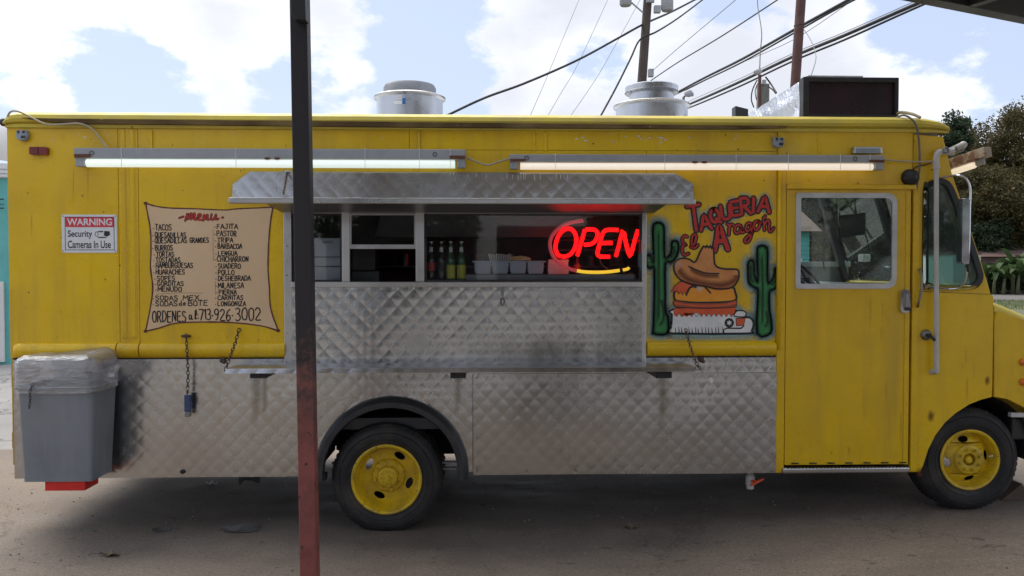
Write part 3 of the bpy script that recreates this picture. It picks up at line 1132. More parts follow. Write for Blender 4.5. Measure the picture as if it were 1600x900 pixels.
hood.add(vs, [(i * n + k, (i + 1) * n + k, (i + 1) * n + k + 1, i * n + k + 1) for i in range(len(rows) - 1) for k in range(n - 1)])
ho = hood.build('hood', 'yellow_top', truck, smooth=50)
# front face, grille, bumper, headlamps (just outside the frame, seen from a step aside)
xf = P2(1684, 600)[0]
MB().box(xf - .03, xf + .0, .0, 2.2, FWZ + .12, PZ(548, 1600)).build('front_face', 'yellow', truck, bevel=.01)
gr = MB()
for k in range(7):
    z = FWZ + .22 + k * .055
    gr.box(xf, xf + .012, .55, 1.65, z, z + .02)
gr.build('grille', 'black', truck)
for yy in (.28, 1.92):
    MB().lathe([(0, .02), (.06, .018), (.085, .008), (.09, 0)], (0, 0, 0), 'z', 20).v
    q = MB()
    q.tube([(xf, yy, FWZ + .40), (xf + .03, yy, FWZ + .40)], [.1, .085], 20)
    q.build('headlight', 'paper', truck, smooth=40)
MB().box(xf - .05, xf + .12, -.02, 2.22, FWZ - .05, FWZ + .10).build('front_bumper', 'black', truck, bevel=.02)
bo = MB()
bo.box(P2(1583, 640)[0], xf, .02, .06, P2(1590, 653)[1], P2(1590, 646)[1])
bo.build('fender_bracket', 'white_frame', truck, bevel=.004)
MB().box(P2(1590, 655)[0], xf, .06, .16, P2(1590, 690)[1], P2(1590, 656)[1]).build('front_frame_rail', 'black', truck, bevel=.01)
for (px, py) in ((1597, 566), (1597, 597)):
    c = W(px, py, -.02)
    MB().lathe([(.0, -.022), (.014, -.02), (.026, -.008), (.028, .006)], (c.x + .012, c.y, c.z), 'y', 18).build('marker_light', 'orange_lens', truck, smooth=True)
# windshield face, sloping: near and far pillars, centre post, top and bottom frame
A0, A1 = P2(1476, 226), P2(1546, 458)
A1 = (A1[0] - .01, A1[1])


def slopebar(y0, y1, u0, u1, name, m_, th=.05, bev=.004, off=0.0):
    p = Vector((A0[0], 0, A0[1])).lerp(Vector((A1[0], 0, A1[1])), u0)
    q = Vector((A0[0], 0, A0[1])).lerp(Vector((A1[0], 0, A1[1])), u1)
    dx = (q - p).normalized()
    nn = Vector((-dx.z, 0, dx.x))
    nn = nn if nn.x < 0 else -nn
    b = MB()
    vs = []
    for yy in (y0, y1):
        for (c, t_) in ((p, -off), (q, -off), (q, th), (p, th)):
            v = c + nn * t_
            vs.append((v.x, yy, v.z))
    b.add(vs, [(0, 1, 2, 3), (7, 6, 5, 4), (0, 4, 5, 1), (1, 5, 6, 2), (2, 6, 7, 3), (3, 7, 4, 0)])
    return b.build(name, m_, truck, bevel=bev)


slopebar(.021, .10, 0, 1, 'windshield_pillar', 'yellow')
slopebar(2.13, 2.21, 0, 1, 'windshield_pillar', 'black')
slopebar(1.07, 1.13, .08, .94, 'windshield_centre_post', 'black', .04)
slopebar(.10, 2.13, -.06, .08, 'windshield_header', 'yellow')
slopebar(.10, 2.13, .94, 1, 'windshield_sill', 'yellow')
slopebar(.10, 1.07, .081, .939, 'windshield_pane', 'glass_w', .006, 0)
slopebar(1.13, 2.13, .081, .939, 'windshield_pane', 'glass_w', .006, 0)
# cab far side: lower wall, sill, door post, with an open window
fy0, fy1 = D - .04, D
fwz0 = W(1320, 409, D - .05).z
fwz1 = PZ(262, 1320, D)
MB().box(PX(1240, 400, 0), A1[0] + .0, fy0, fy1, .45, fwz0).build('far_side_door', 'cabgrey', truck, bevel=.005)
MB().box(PX(1240, 400, 0), A1[0], fy0 - .05, fy0, fwz0 - .05, fwz0).build('far_window_sill', 'white_frame', truck, bevel=.004)
MB().box(2.05, A0[0], fy0, fy1, fwz1 + .25, zTop - .03).build('far_side_header', 'cabgrey', truck)
MB().box(1.98, 2.22, fy0, fy1, fwz0, fwz1 + .25).build('far_side_post', 'black', truck)
# engine cover, dash, seat and wheel inside the cab
zdash = PZ(452, 1500)
MB().prism([(2.95, zdash - .35), (A1[0] - .06, zdash - .35), (A1[0] - .05, zdash - .02), (3.15, zdash + .03), (2.98, zdash - .08)], .06, D - .06).build('dashboard', 'cabgrey', truck, bevel=.02)
sw = MB()
cc = Vector((2.93, 1.62, zdash + .06))
tilt = Vector((.75, 0, .66)).normalized()
u1 = Vector((0, 1, 0))
u2 = tilt.cross(u1)
sw.tube([cc + u1 * .2 * math.cos(2 * math.pi * k / 28) + u2 * .2 * math.sin(2 * math.pi * k / 28) for k in range(28)], .013, 8, closed=True)
for a in (0, 120, 240):
    sw.tube([cc, cc + u1 * .2 * math.cos(R(a)) + u2 * .2 * math.sin(R(a))], .01, 6)
sw.tube([cc, cc - Vector((-.35, 0, .3))], .025, 8)
sw.build('steering_wheel', 'black', truck, smooth=True)
MB().box(2.35, 2.8, 1.35, 1.85, 1.05, 1.2).box(2.28, 2.38, 1.35, 1.85, 1.2, 1.75).build('driver_seat', 'black', truck, bevel=.04)
mp = [W(1310, 337, .9), W(1352, 332, .9), W(1352, 366, .9), W(1310, 373, .9)]
MB().add([v + Vector((0, dy, 0)) for dy in (-.012, .012) for v in mp], [(0, 3, 2, 1), (4, 5, 6, 7), (0, 1, 5, 4), (1, 2, 6, 5), (2, 3, 7, 6), (3, 0, 4, 7)]).build('rear_view_mirror', 'black', truck, bevel=.006)
MB().tube([W(1338, 338, .9), W(1336, 318, .9), W(1338, 306, .9), W(1345, 300, .9)], .008, 6).tube([W(1307, 318, .9), W(1308, 345, .9), W(1312, 356, .9)], .014, 6).build('mirror_arm', 'steel_dark', truck, smooth=True)
MB().tube(smooth_poly([tuple(W(*p)) for p in ((1306, 330, .8), (1300, 352, .8), (1290, 372, .8), (1286, 400, .8), (1288, 420, .8))], 5, False), .006, 5).tube(
    smooth_poly([tuple(W(*p)) for p in ((1282, 325, .8), (1286, 345, .8), (1288, 360, .8))], 4, False), .006, 5).tube(
    smooth_poly([tuple(W(*p)) for p in ((1352, 366, .8), (1356, 378, .8), (1358, 392, .8))], 4, False), .005, 5).build('hanging_cord', 'wire', truck, smooth=True)
MB().box(W(1348, 400, 1.7).x, W(1359, 400, 1.7).x, 1.68, 1.8, W(1350, 409, 1.7).z, W(1350, 397, 1.7).z).build('paper_cup', 'paper', truck, bevel=.01)

# roof cap: a bead with a grimy gutter line beneath it, rounded at both ends
cap = MB()
prof = [(-.014, zGut - .002), (-.030, zGut + .002), (-.034, zGut + .022), (-.020, zGut + .030), (-.018, PZ(197)), (-.044, PZ(195.5)), (-.052, PZ(191)), (-.044, PZ(185)), (-.018, PZ(180.5)), (.03, PZ(178)), (.2, PZ(178) + .012), (1.1, PZ(178) + .035),
        (2.05, PZ(178) + .012), (D, PZ(190)), (D + .03, zGut)]
xs = [xL + .0, xL + .015, xL + .04, xL + .09] + list(np.linspace(xL + .4, xR - .5, 22)) + [xR - .28, xR - .14, xR - .05, xR - .005, xR + .022, xR + .03]
vs = []
for x in xs:
    dl = max(0.0, (xL + .09 - x) / .09)
    dr = max(0.0, (x - (xR - .28)) / .31)
    q = math.sqrt(max(0, 1 - min(1, dl) ** 2)) if dl > 0 else 1
    q2 = math.sqrt(max(0, 1 - min(1, dr) ** 2.2)) if dr > 0 else 1
    k = min(.45 + .55 * q, .30 + .70 * q2)
    zb = zGut + (.03 if dr > 0 else 0) * 0
    for (yy, zz) in prof:
        wob = .0016 * noise.noise(Vector((x * 2.1, yy * 3, zz)))
        vs.append((x, yy + wob, zb + (zz - zb) * k))
n = len(prof)
cap.add(vs, [(i * n + k, (i + 1) * n + k, (i + 1) * n + k + 1, i * n + k + 1) for i in range(len(xs) - 1) for k in range(n - 1)] +
        [tuple(range(n)), tuple(reversed(range((len(xs) - 1) * n, len(xs) * n)))])
cap.build('roof', 'yellow_top', truck, smooth=35)
MB().prism([P2(40, 186), P2(110, 188), P2(400, 190.5), P2(700, 193.5), P2(1140, 198), P2(1226, 200.5), P2(1224, 202), P2(1140, 204), P2(700, 201.5), P2(400, 198.5), P2(110, 195), P2(60, 190)], -.060, -.030).build('gutter_strip', 'gutter', truck, bevel=.002)
M['roof_white'] = mat('added_roof_white', (.62, .62, .60), .7, col2=(.42, .41, .38), sc=2)
rw = MB()  # unseen white sheet added so the fans pick up no yellow from the roof
rw.add([(x, yy, zz + .004) for x in (xL + .12, xR - .3) for yy, zz in prof[10:13]], [(0, 3, 4, 1), (1, 4, 5, 2)])
rw.build('added_roof_sheet', 'roof_white', truck)
# rub rails
for (a, b) in ((23, 185), (187, 220), (222, 447), (1010, 1213)):
    x0, x1 = PX(a, 545), PX(b, 545)
    zc = PZ(545, 700)
    h = PZ(534.5, 700) - zc
    m = MB()
    pr = [(0 - S, -h * 1.18), (-S - .010, -h * 1.10), (-S - .030, -h * .75), (-S - .040, -h * .2), (-S - .040, h * .25), (-S - .030, h * .75), (-S - .010, h * 1.05), (0 - S, h * 1.1)]
    xx = [x0, x0 + .015, x0 + .04, x1 - .04, x1 - .015, x1]
    ks = [1, 1, 1, 1, 1, 1]
    if a in (23,):
        ks = [.25, .75, 1, 1, 1, 1]
    if a == 1010:
        ks = [1, 1, 1, 1, .75, .25]
    vs = [(x, -S + (yy + S) * k, zc + zz * (.6 + .4 * k)) for x, k in zip(xx, ks) for yy, zz in pr]
    n = len(pr)
    m.add(vs, [(i * n + k, (i + 1) * n + k, (i + 1) * n + k + 1, i * n + k + 1) for i in range(5) for k in range(n - 1)] + [tuple(range(n)), tuple(reversed(range(5 * n, 6 * n)))])
    m.build('rub_rail', 'yellow', truck, smooth=40)


# quilted stainless sheets
def quilt(name, u0, u1, lo, hi, y, axis='x', p=.113, amp=.0042, warp=.006, seed=0, mname='quilt', flat=0.0, label=None, tilt=0.0, thick=True):
    """axis 'x': x runs u0..u1 and z from lo(x) to hi(x);  axis 'z': z runs u0..u1 and x from lo(z) to hi(z)"""
    st = p / 12
    nu = max(3, int(round((u1 - u0) / st)) + 1)
    us = np.linspace(u0, u1, nu)
    zlo = u0 if axis == 'z' else lo(us[0])
    zhi = u1 if axis == 'z' else hi(us[0])
    nv = max(3, int(round(max(hi(u) - lo(u) for u in us) / st)) + 1)
    vs = []
    for u in us:
        a, b = lo(u), hi(u)
        for j in range(nv):
            v = a + (b - a) * j / (nv - 1)
            x, z = (u, v) if axis == 'x' else (v, u)
            zz = z * .97
            q, r = (x + zz) / p, (x - zz) / p
            iq, ir = math.floor(q), math.floor(r)
            fq, fr = q - iq, r - ir
            s = math.sqrt(max(0, math.sin(math.pi * fq) * math.sin(math.pi * fr)))
            h1 = math.sin(iq * 12.9898 + ir * 78.233 + seed) * 43758.5453
            h1 -= math.floor(h1)
            h2 = math.sin(iq * 39.346 + ir * 11.135 + seed) * 24634.6345
            h2 -= math.floor(h2)
            ampl = amp * (1 - flat * (.5 + .5 * noise.noise(Vector((x * .9, z * 1.1, seed)))))
            h = s ** .8 * ampl * (.95 + .2 * h1 + (h2 - .5) * .9 * (fq - .5) + (h1 - .5) * .9 * (fr - .5))
            h += warp * noise.noise(Vector((x * 1.5, z * 1.5, 3.3 + seed))) + .12 * warp * noise.noise(Vector((x * 5, z * 5, 1.3 + seed)))
            if h < -.004:
                h = -.004 + .3 * (h + .004)
            vs.append((x, y - h - tilt * (1 - (z - zlo) / (zhi - zlo)), z))
    fs = []
    for i in range(nu - 1):
        for j in range(nv - 1):
            f = (i * nv + j, (i + 1) * nv + j, (i + 1) * nv + j + 1, i * nv + j + 1)
            fs.append(f if axis == 'x' else tuple(reversed(f)))
    m = MB()
    m.add(vs, fs)
    return m.build(name, mname, truck, smooth=True, label=label)


xs0 = PX(24, 650)
archc = (PX(613, 735), PZ(737, 613))
AR = 116 / 221.0                       # arch radius
Zt = PZ(560, 500)
quilt('skirt_panel', zSk, Zt, lambda z: xs0, lambda z: archc[0] - (math.sqrt(max(0, AR * AR - (z - archc[1]) ** 2)) if z > archc[1] else AR), -.018, 'z', seed=1, flat=.5, amp=.0026, warp=.009)
x740 = PX(739, 660)
quilt('skirt_panel', archc[0] - AR + .002, x740 - .002, lambda x: archc[1] + math.sqrt(max(0, AR * AR - (x - archc[0]) ** 2)), lambda x: PZ(584, 600), -.018, 'x', seed=2, flat=.2, warp=.010, amp=.0028)
quilt('skirt_panel', x740 + .002, PX(1211, 660), lambda x: zSk, lambda x: PZ(583, 900), -.024, 'x', seed=3, flat=.35, warp=.014, amp=.0028)
quilt('skirt_strip', archc[0] - AR, PX(1211, 570), lambda x: PZ(583.5, 700), lambda x: Zt - .002, -.016, 'x', seed=5, flat=.3)
# serving side panel under the windows
sx0, sx1 = PX(457, 500), PX(1002, 500)
quilt('serving_panel', sx0, sx1, lambda x: PZ(572), lambda x: PZ(449), -.026, 'x', seed=4, flat=.1, warp=.012, amp=.0032)
# chamfered flashing above the awning
hz0, hz1 = PZ(309, 700), PZ(270, 700)
hx0, hx1 = PX(366, 290), PX(1081, 290)


def chL(z):
    return hx0 + max(0, (z - (hz0 + .085)) / (hz1 - hz0 - .085)) * (PX(392, 290) - hx0)


def chR(z):
    return hx1 - max(0, (z - (hz0 + .10)) / (hz1 - hz0 - .10)) * (hx1 - PX(1053, 290))


quilt('awning_flashing', hz0 - .02, hz1, chL, chR, -.024, 'z', seed=7, flat=.4, warp=.006, amp=.0017, tilt=.022)
MB().prism([(hx0 + .004, hz0), (hx1 - .004, hz0), (hx1 - .004, hz0 + .09), (PX(1052, 290), hz1 - .004), (PX(393, 290), hz1 - .004), (hx0 + .004, hz0 + .08)], -.014, -.010).build('flashing_backing', 'steel_dark', truck)
# silicone drips on the flashing
dr = MB()
for i in range(16):
    x = rnd.uniform(PX(700), PX(900))
    z = hz1 - rnd.uniform(0, .02)
    dr.strip([(x, z), (x + .002, z - rnd.uniform(.03, .12))], rnd.uniform(.002, .004), -.0315)
dr.build('sealant_drips', 'paper', truck, kind='stuff')

# serving window frames
fy = -.020
fr = MB()
fpx = [(445, 457), (1002, 1009)]
for (a, b) in fpx:
    MB().box(PX(a, 450), PX(b, 450), -.026, 0, PZ(573), zW1 + .01).build('frame_upright', 'steel', truck, bevel=.003)
MB().box(sx0, sx1, -.034, .05, PZ(449), PZ(440)).build('window_sill', 'steel', truck, bevel=.005)
for (a, b) in ((535, 547), (650, 663)):
    MB().box(PX(a, 400), PX(b, 400), -.020, .045, zW0 + .003, zW1).build('window_mullion', 'steel', truck, bevel=.003)
MB().box(sx0, sx1, -.018, .05, zW1 - .02, zW1 + .012).build('window_head', 'steel_dark', truck, bevel=.003)
for (a, b) in ((457, 535), (663, 1002)):
    x0, x1 = PX(a, 400), PX(b, 400)
    w = MB().prism([(x0, zW0), (x1, zW0), (x1, zW1 - .02), (x0, zW1 - .02)], -.004, .012, [[(x0 + .016, zW0 + .018), (x1 - .016, zW0 + .018), (x1 - .016, zW1 - .03), (x0 + .016, zW1 - .03)]])
    wo_ = w.build('serving_window', 'black', truck)
    MB().box(x0 + .016, x1 - .016, .002, .006, zW0 + .018, zW1 - .03).build('window_pane', 'glass', wo_)
x0, x1 = PX(547, 400), PX(650, 400)
zm = PZ(385, 600)
w = MB().prism([(x0, zm - .018), (x1, zm - .018), (x1, zW1 - .02), (x0, zW1 - .02)], -.012, .010, [[(x0 + .012, zm + .014), (x1 - .012, zm + .014), (x1 - .012, zW1 - .03), (x0 + .012, zW1 - .03)]])
wo_ = w.build('sash_window', 'alframe', truck, bevel=.002)
MB().box(x0 + .012, x1 - .012, -.002, .002, zm + .014, zW1 - .03).build('window_pane', 'glass', wo_)

# awning flap: sheet from the window head out to the lip
aw = .50
zl, zw_ = W(760, 319, -aw).z, W(760, 333, 0).z
ax0, ax1 = PX(441, 333), PX(1021, 333)
m = MB()
m.add([(ax0, -.022, zw_), (ax1, -.022, zw_), (ax1, -aw + .02, zl + .01), (ax0, -aw + .02, zl + .01), (ax0, -.022, zw_ + .02), (ax1, -.022, zw_ + .02), (ax1, -aw + .02, zl + .03), (ax0, -aw + .02, zl + .03)],
      [(0, 1, 2, 3), (7, 6, 5, 4), (0, 4, 5, 1), (1, 5, 6, 2), (2, 6, 7, 3), (3, 7, 4, 0)])
m.build('awning_flap', 'steel_dark', truck, bevel=.004)
lx0, lx1 = W(358, 312, -aw).x, W(1086, 312, -aw).x
m = MB()
m.box(lx0, lx1, -aw - .02, -aw + .019, W(760, 319, -aw).z, W(760, 310, -aw).z)
m.build('awning_lip', 'steel', truck, bevel=.006)
MB().box(lx0 + .03, lx1 - .02, -aw - .024, -aw - .0205, W(760, 312, -aw).z, W(760, 310.5, -aw).z).build('lip_edge', 'alframe', truck)
# side gussets that carry the lip back to the wall

# shelf counter
sh = .30
szt, szb = W(700, 574.5, -sh).z, W(700, 581.5, -sh).z
cx0, cx1 = W(353, 578, -sh).x, W(1085, 578, -sh).x
MB().box(cx0, cx1, -sh, -.015, szt - .012, szt).build('counter_shelf', 'steel', truck, bevel=.004)
q = quilt('shelf_edge', cx0, cx1, lambda x: szb, lambda x: szt - .002, -sh - .006, 'x', seed=9, p=.12, amp=.003, warp=.002, tilt=.014)
MB().box(cx0, cx1, -sh - .004, -sh, szb, szt - .0125).build('shelf_edge_backing', 'steel_dark', truck)
for (a, b) in ((393, 419), (704, 728), (1023, 1048)):
    x0, x1 = W(a, 585, -.2).x, W(b, 585, -.2).x
    MB().prism([(x0, W(a, 590, -.2).z), (x1, W(a, 590, -.2).z), (x1, szt - .013), (x0, szt - .013)], -.24, -.03).build('shelf_bracket', 'black', truck, bevel=.004)
MB().box(PX(455, 570), PX(1003, 570), -.036, -.010, PZ(574), PZ(570.5)).build('hinge_strip', 'steel', truck, bevel=.002)
# rust runs under brackets and soot from the grill
rr = MB()
for (px, ln, w_) in ((402, 80, .09), (415, 70, .05), (1035, 90, .10), (716, 60, .06)):
    rr.strip([P2(px, 586), P2(px, 590), P2(px, 588 + ln * .5), P2(px + 1, 588 + ln)], [w_] * 4, -.0300, soft=True, a=.45)
rr.build('rust_stain', 'rust_run', truck, kind='stuff')
# wheel arch flare
fl = MB()
ang = [R(-4 + 188 * i / 40) for i in range(41)]
ring = [(AR + .012, -.016), (AR + .014, -.030), (AR + .004, -.075), (AR - .02, -.100), (AR - .055, -.100), (AR - .062, -.085), (AR - .062, -.05), (AR - .012, -.010)]
vs = []
for i, a in enumerate(ang):
    e = 0
    for (r_, yy) in ring:
        vs.append((archc[0] + r_ * math.cos(a), yy, archc[1] + r_ * math.sin(a)))
n = len(ring)
fl.add(vs, [(i * n + k, (i + 1) * n + k, (i + 1) * n + (k + 1) % n, i * n + (k + 1) % n) for i in range(40) for k in range(n)] + [tuple(range(n)), tuple(reversed(range(40 * n, 41 * n)))])
fl.build('wheel_arch_flare', 'flare', truck, smooth=40)
wb = MB()
wb.lathe([(AR + .006, -.01), (AR + .006, .7)], (archc[0], 0, archc[1]), 'y', 30, 0, math.pi)
wb.v = [(x, y, z) for x, y, z in wb.v]
wb.build('wheel_well', 'dark', truck)
MB().prism([(archc[0] + .40, archc[1] - .04)] + arc(archc[0], archc[1], AR, 0, 180, 24) + [(archc[0] - .40, archc[1] - .04)], .70, .72).build('wheel_well_back', 'dark', truck)
for sx in (-1, 1):
    for dz in (-.015, .03):
        x = archc[0] + sx * (AR - .13)
        MB().box(x - .05, x + .05, .10, .14, archc[1] + dz, archc[1] + dz + .012).build('spring_bracket', 'galv', truck)
    MB().box(archc[0] + sx * (AR - .03) - .03, archc[0] + sx * (AR - .03) + .03, .0, .06, archc[1] - .06, archc[1] - .01).build('flare_bracket', 'black', truck, bevel=.006)

# body shell behind: floor, far wall, rear wall, chassis
MB().box(xL, 1.98, D - .04, D, zSk + .02, zGut).build('far_side_wall', 'yellow', truck)
MB().box(xL, xL + .03, .036, D - .041, zSk - .0, zGut).build('rear_wall', 'yellow', truck, bevel=.004)
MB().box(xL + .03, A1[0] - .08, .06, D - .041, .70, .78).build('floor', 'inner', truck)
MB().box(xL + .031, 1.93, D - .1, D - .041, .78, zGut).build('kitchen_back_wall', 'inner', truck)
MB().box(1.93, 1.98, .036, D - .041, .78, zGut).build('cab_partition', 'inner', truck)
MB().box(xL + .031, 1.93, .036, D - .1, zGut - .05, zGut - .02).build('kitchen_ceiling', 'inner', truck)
MB().box(1.98, A0[0] - .03, .036, D - .041, zGut - .02, zGut + .01).build('cab_ceiling', 'cabgrey', truck)
MB().box(xs0 - .01, xs0 - .002, -.02, .05, PZ(725, 24), zMid).build('rear_corner_trim', 'yellow', truck, bevel=.002)
ch = MB()
for yy in (.55, 1.65):
    ch.box(xL + .1, xf - .1, yy - .04, yy + .04, .48, .66)
ch.build('chassis_rail', 'dark', truck, bevel=.01)
MB().box(xL + .2, archc[0] - AR - .02, .05, .10, zSk + .02, .70).box(archc[0] + AR + .03, xPost1, .05, .1, zSk + .02, .70).build('skirt_frame', 'dark', truck)
MB().cyl((RW[0], .2, RW[1]), (RW[0], 2.0, RW[1]), .07, 12).sphere((RW[0], 1.1, RW[1]), .2, 14, 8).build('rear_axle', 'dark', truck, smooth=True)
MB().cyl((FWX, .2, FWZ), (FWX, 2.0, FWZ), .05, 12).build('front_axle', 'dark', truck, smooth=True)
MB().box(-.1, 1.0, 1.3, 2.0, .36, .68).build('fuel_tank', 'dark', truck, bevel=.05)
MB().box(1.1, 1.75, .25, .85, .42, .69).build('water_tank', 'dark', truck, bevel=.04)
# dark plate hanging under the rear skirt
b0 = W(374, 742, .25); b1 = W(406, 757, .25)
m = MB().prism([(b0.x, b0.z + .03), (b0.x, b1.z), (b0.x + .02, b1.z + .01), (b0.x + .04, b1.z + .035), (b1.x - .05, b1.z + .03), (b1.x - .02, b1.z + .012), (b1.x, b1.z + .015), (b1.x, b0.z + .03)], .24, .26)
m.build('hanging_plate', 'black', truck)
MB().box(b0.x + .02, b1.x - .02, .2, .3, b0.z + .0, .6).build('plate_bracket', 'black', truck)
# front wheel well dark lining
fwell = MB()
fwell.lathe([(.42, .03), (.42, .55)], (FWX + .03, 0, FWZ + .06), 'y', 24, R(-10), R(190))
fwell.build('front_wheel_well', 'dark', truck)
MB().prism(arc(FWX + .03, FWZ + .06, .44, -10, 190, 24), .55, .57).build('front_well_back', 'dark', truck)
MB().box(cabx0 + .02, FWX - .38, .05, .5, PZ(735, 1425) + .02, .78).build('cab_step_well', 'dark', truck)


# wheels
def rim_face(cx, cz, y, r0, r1, holes, hr, cone=0.0):
    """annular disc with oval hand holes"""
    out = [(r1 * math.cos(2 * math.pi * i / 48), r1 * math.sin(2 * math.pi * i / 48)) for i in range(48)]
    inn = [(r0 * math.cos(2 * math.pi * i / 32), r0 * math.sin(2 * math.pi * i / 32)) for i in range(32)]
    hs = [inn]
    for a, rm in holes:
        t = R(a)
        l = []
        for i in range(16):
            b = 2 * math.pi * i / 16
            u, v = hr[0] * math.cos(b), hr[1] * math.sin(b)     # u radial, v tangential
            l.append(((rm + u) * math.cos(t) - v * math.sin(t), (rm + u) * math.sin(t) + v * math.cos(t)))
        hs.append(l)
    m = MB().prism(out, y, y + .008, hs)
    m.v = [(x + cx, yy + cone * (math.hypot(x, z) - r0) / (r1 - r0), z + cz) for x, yy, z in m.v]
    return m


def tyre(cx, cz, y0, y1, Ro, Ri, flat):
    """tyre between y0 (outer face) and y1, with tread blocks and a slight contact patch"""
    w = y1 - y0
    prof = [(Ri, .02), (Ri + .012, .002), (Ri + .03, -.004), (Ri + .045, -.010), (Ri + .049, -.014), (Ri + .053, -.011), ((Ro + Ri) / 2, -.016), (Ro - .062, -.013), (Ro - .058, -.018), (Ro - .054, -.012), (Ro - .04, -.008), (Ro - .022, .004), (Ro - .006, .022), (Ro, .04)]
    prof += [(Ro - .001, w * .3), (Ro - .012, w * .3 + .003), (Ro - .012, w * .3 + .012), (Ro - .001, w * .3 + .015), (Ro + .001, w * .5 - .006), (Ro - .012, w * .5 - .004), (Ro - .012, w * .5 + .004), (Ro + .001, w * .5 + .006),
             (Ro - .001, w * .7 - .015), (Ro - .012, w * .7 - .012), (Ro - .012, w * .7 - .003), (Ro - .001, w * .7), (Ro, w - .04), (Ro - .01, w - .015), ((Ro + Ri) / 2, w + .01), (Ri, w - .02)]
    m = MB().lathe(prof, (cx, y0, cz), 'y', 72)
    # shoulder lugs
    for i in range(58):
        a = 2 * math.pi * i / 58
        for (h0, h1) in ((.020, .060), (w - .06, w - .02)):
            vs = []
            for dr in (-.006, .007):
                for da in (-.030, .030):
                    for hh in (h0, h1):
                        r_ = Ro + dr - (.010 if (hh == .020 or hh == w - .02) else 0)
                        vs.append((cx + r_ * math.cos(a + da), y0 + hh, cz + r_ * math.sin(a + da)))
            m.add(vs, [(0, 1, 3, 2), (4, 6, 7, 5), (0, 4, 5, 1), (2, 3, 7, 6), (0, 2, 6, 4), (1, 5, 7, 3)])
    gz = ground_z(cx)
    m.v = [(x + (x - cx) * max(0, .05 * (1 - (z - gz) / .12)) if z < gz + .12 else x, y, max(z, gz - .002)) for x, y, z in m.v]
    return m


def wheel(cx, cz, y0, Ro, Rr, rear, sgn=1):
    wd_ = .235
    root = tyre(cx, cz, y0, y0 + wd_, Ro, Rr - .002, 0)
    w = thing_part('wheel', (cx, y0 + wd_ / 2, cz), truck)
    root.build('tyre', 'rubber', w, smooth=35)
    if rear:
        rim = MB().lathe([(Rr + .006, .004), (Rr + .010, -.006), (Rr + .002, -.012), (Rr - .010, -.008), (Rr - .018, .010), (Rr - .024, .05), (Rr - .034, .105), (Rr - .048, .125)], (cx, y0, cz), 'y', 48)
        rim.build('rim', 'yellow_rim', w, smooth=40)
        f = rim_face(cx, cz, y0 + .122, .118, Rr - .045, [(20, .163), (118, .163), (158, .163), (250, .163), (335, .163)][:5] if 0 else [(60, .158), (150, .158), (245, .158), (338, .158)], (.024, .042))
        f.build('rim_disc', 'yellow_rim', w, smooth=30)
        MB().lathe([(.120, .124), (.116, .108), (.108, .100), (.075, .096), (.070, .06), (.066, .052), (.060, .050), (0, .048)], (cx, y0, cz), 'y', 36).build('hub', 'yellow_rim', w, smooth=30)
        nb = MB()
        for i in range(10):
            a = 2 * math.pi * i / 10
            nb.cyl((cx + .048 * math.cos(a), y0 + .040, cz + .048 * math.sin(a)), (cx + .048 * math.cos(a), y0 + .052, cz + .048 * math.sin(a)), .0065, 6)
        nb.cyl((cx, y0 + .036, cz), (cx, y0 + .05, cz), .014, 10)
        nb.build('hub_bolts', 'yellow_rim', w, kind='stuff')
        nn = MB()
        for i in range(8):
            a = 2 * math.pi * (i + .3) / 8
            nn.cyl((cx + .095 * math.cos(a), y0 + .082, cz + .095 * math.sin(a)), (cx + .095 * math.cos(a), y0 + .1, cz + .095 * math.sin(a)), .012, 6)
        nn.build('wheel_nuts', 'yellow_rim', w, kind='stuff')
    else:
        rim = MB().lathe([(Rr + .006, .004), (Rr + .010, -.008), (Rr + .002, -.014), (Rr - .010, -.010), (Rr - .018, .010), (Rr - .026, .05), (Rr - .034, .075)], (cx, y0, cz), 'y', 48)
        rim.build('rim', 'yellow_rim', w, smooth=40)
        f = rim_face(cx, cz, y0 + .015, .108, Rr - .028, [(100, .145), (190, .145), (280, .145), (10, .145)], (.021, .038), cone=.05)
        f.build('rim_disc', 'yellow_rim', w, smooth=30)
        MB().lathe([(.110, .014), (.104, .002), (.094, -.002), (.050, -.002), (.046, .0), (.045, .045), (0, .05)], (cx, y0, cz), 'y', 36).build('hub', 'yellow_rim', w, smooth=30)
        MB().lathe([(.026, .05), (.026, -.004), (.022, -.012), (0, -.014)], (cx - .006, y0, cz), 'y', 20).build('grease_cap', 'yellow_rim', w, smooth=40)
        nn = MB()
        for i in range(8):
            a = 2 * math.pi * (i + .4) / 8
            p = (cx + .075 * math.cos(a), cz + .075 * math.sin(a))
            nn.cyl((p[0], y0 - .016, p[1]), (p[0], y0 - .002, p[1]), .0115, 6).cyl((p[0], y0 - .026, p[1]), (p[0], y0 - .016, p[1]), .006, 6)
        nn.build('wheel_nuts', 'yellow_rim', w, kind='stuff')
        MB().cyl((cx + Rr - .06, y0 + .01, cz + .02), (cx + Rr - .05, y0 - .01, cz + .03), .006, 6).build('valve', 'paper', w)
    return w


def thing_part(name, loc, parent):
    o = bpy.data.objects.new(name, None)
    o.empty_display_size = .1
    COL.objects.link(o)
    place(o, loc, parent)
    return o


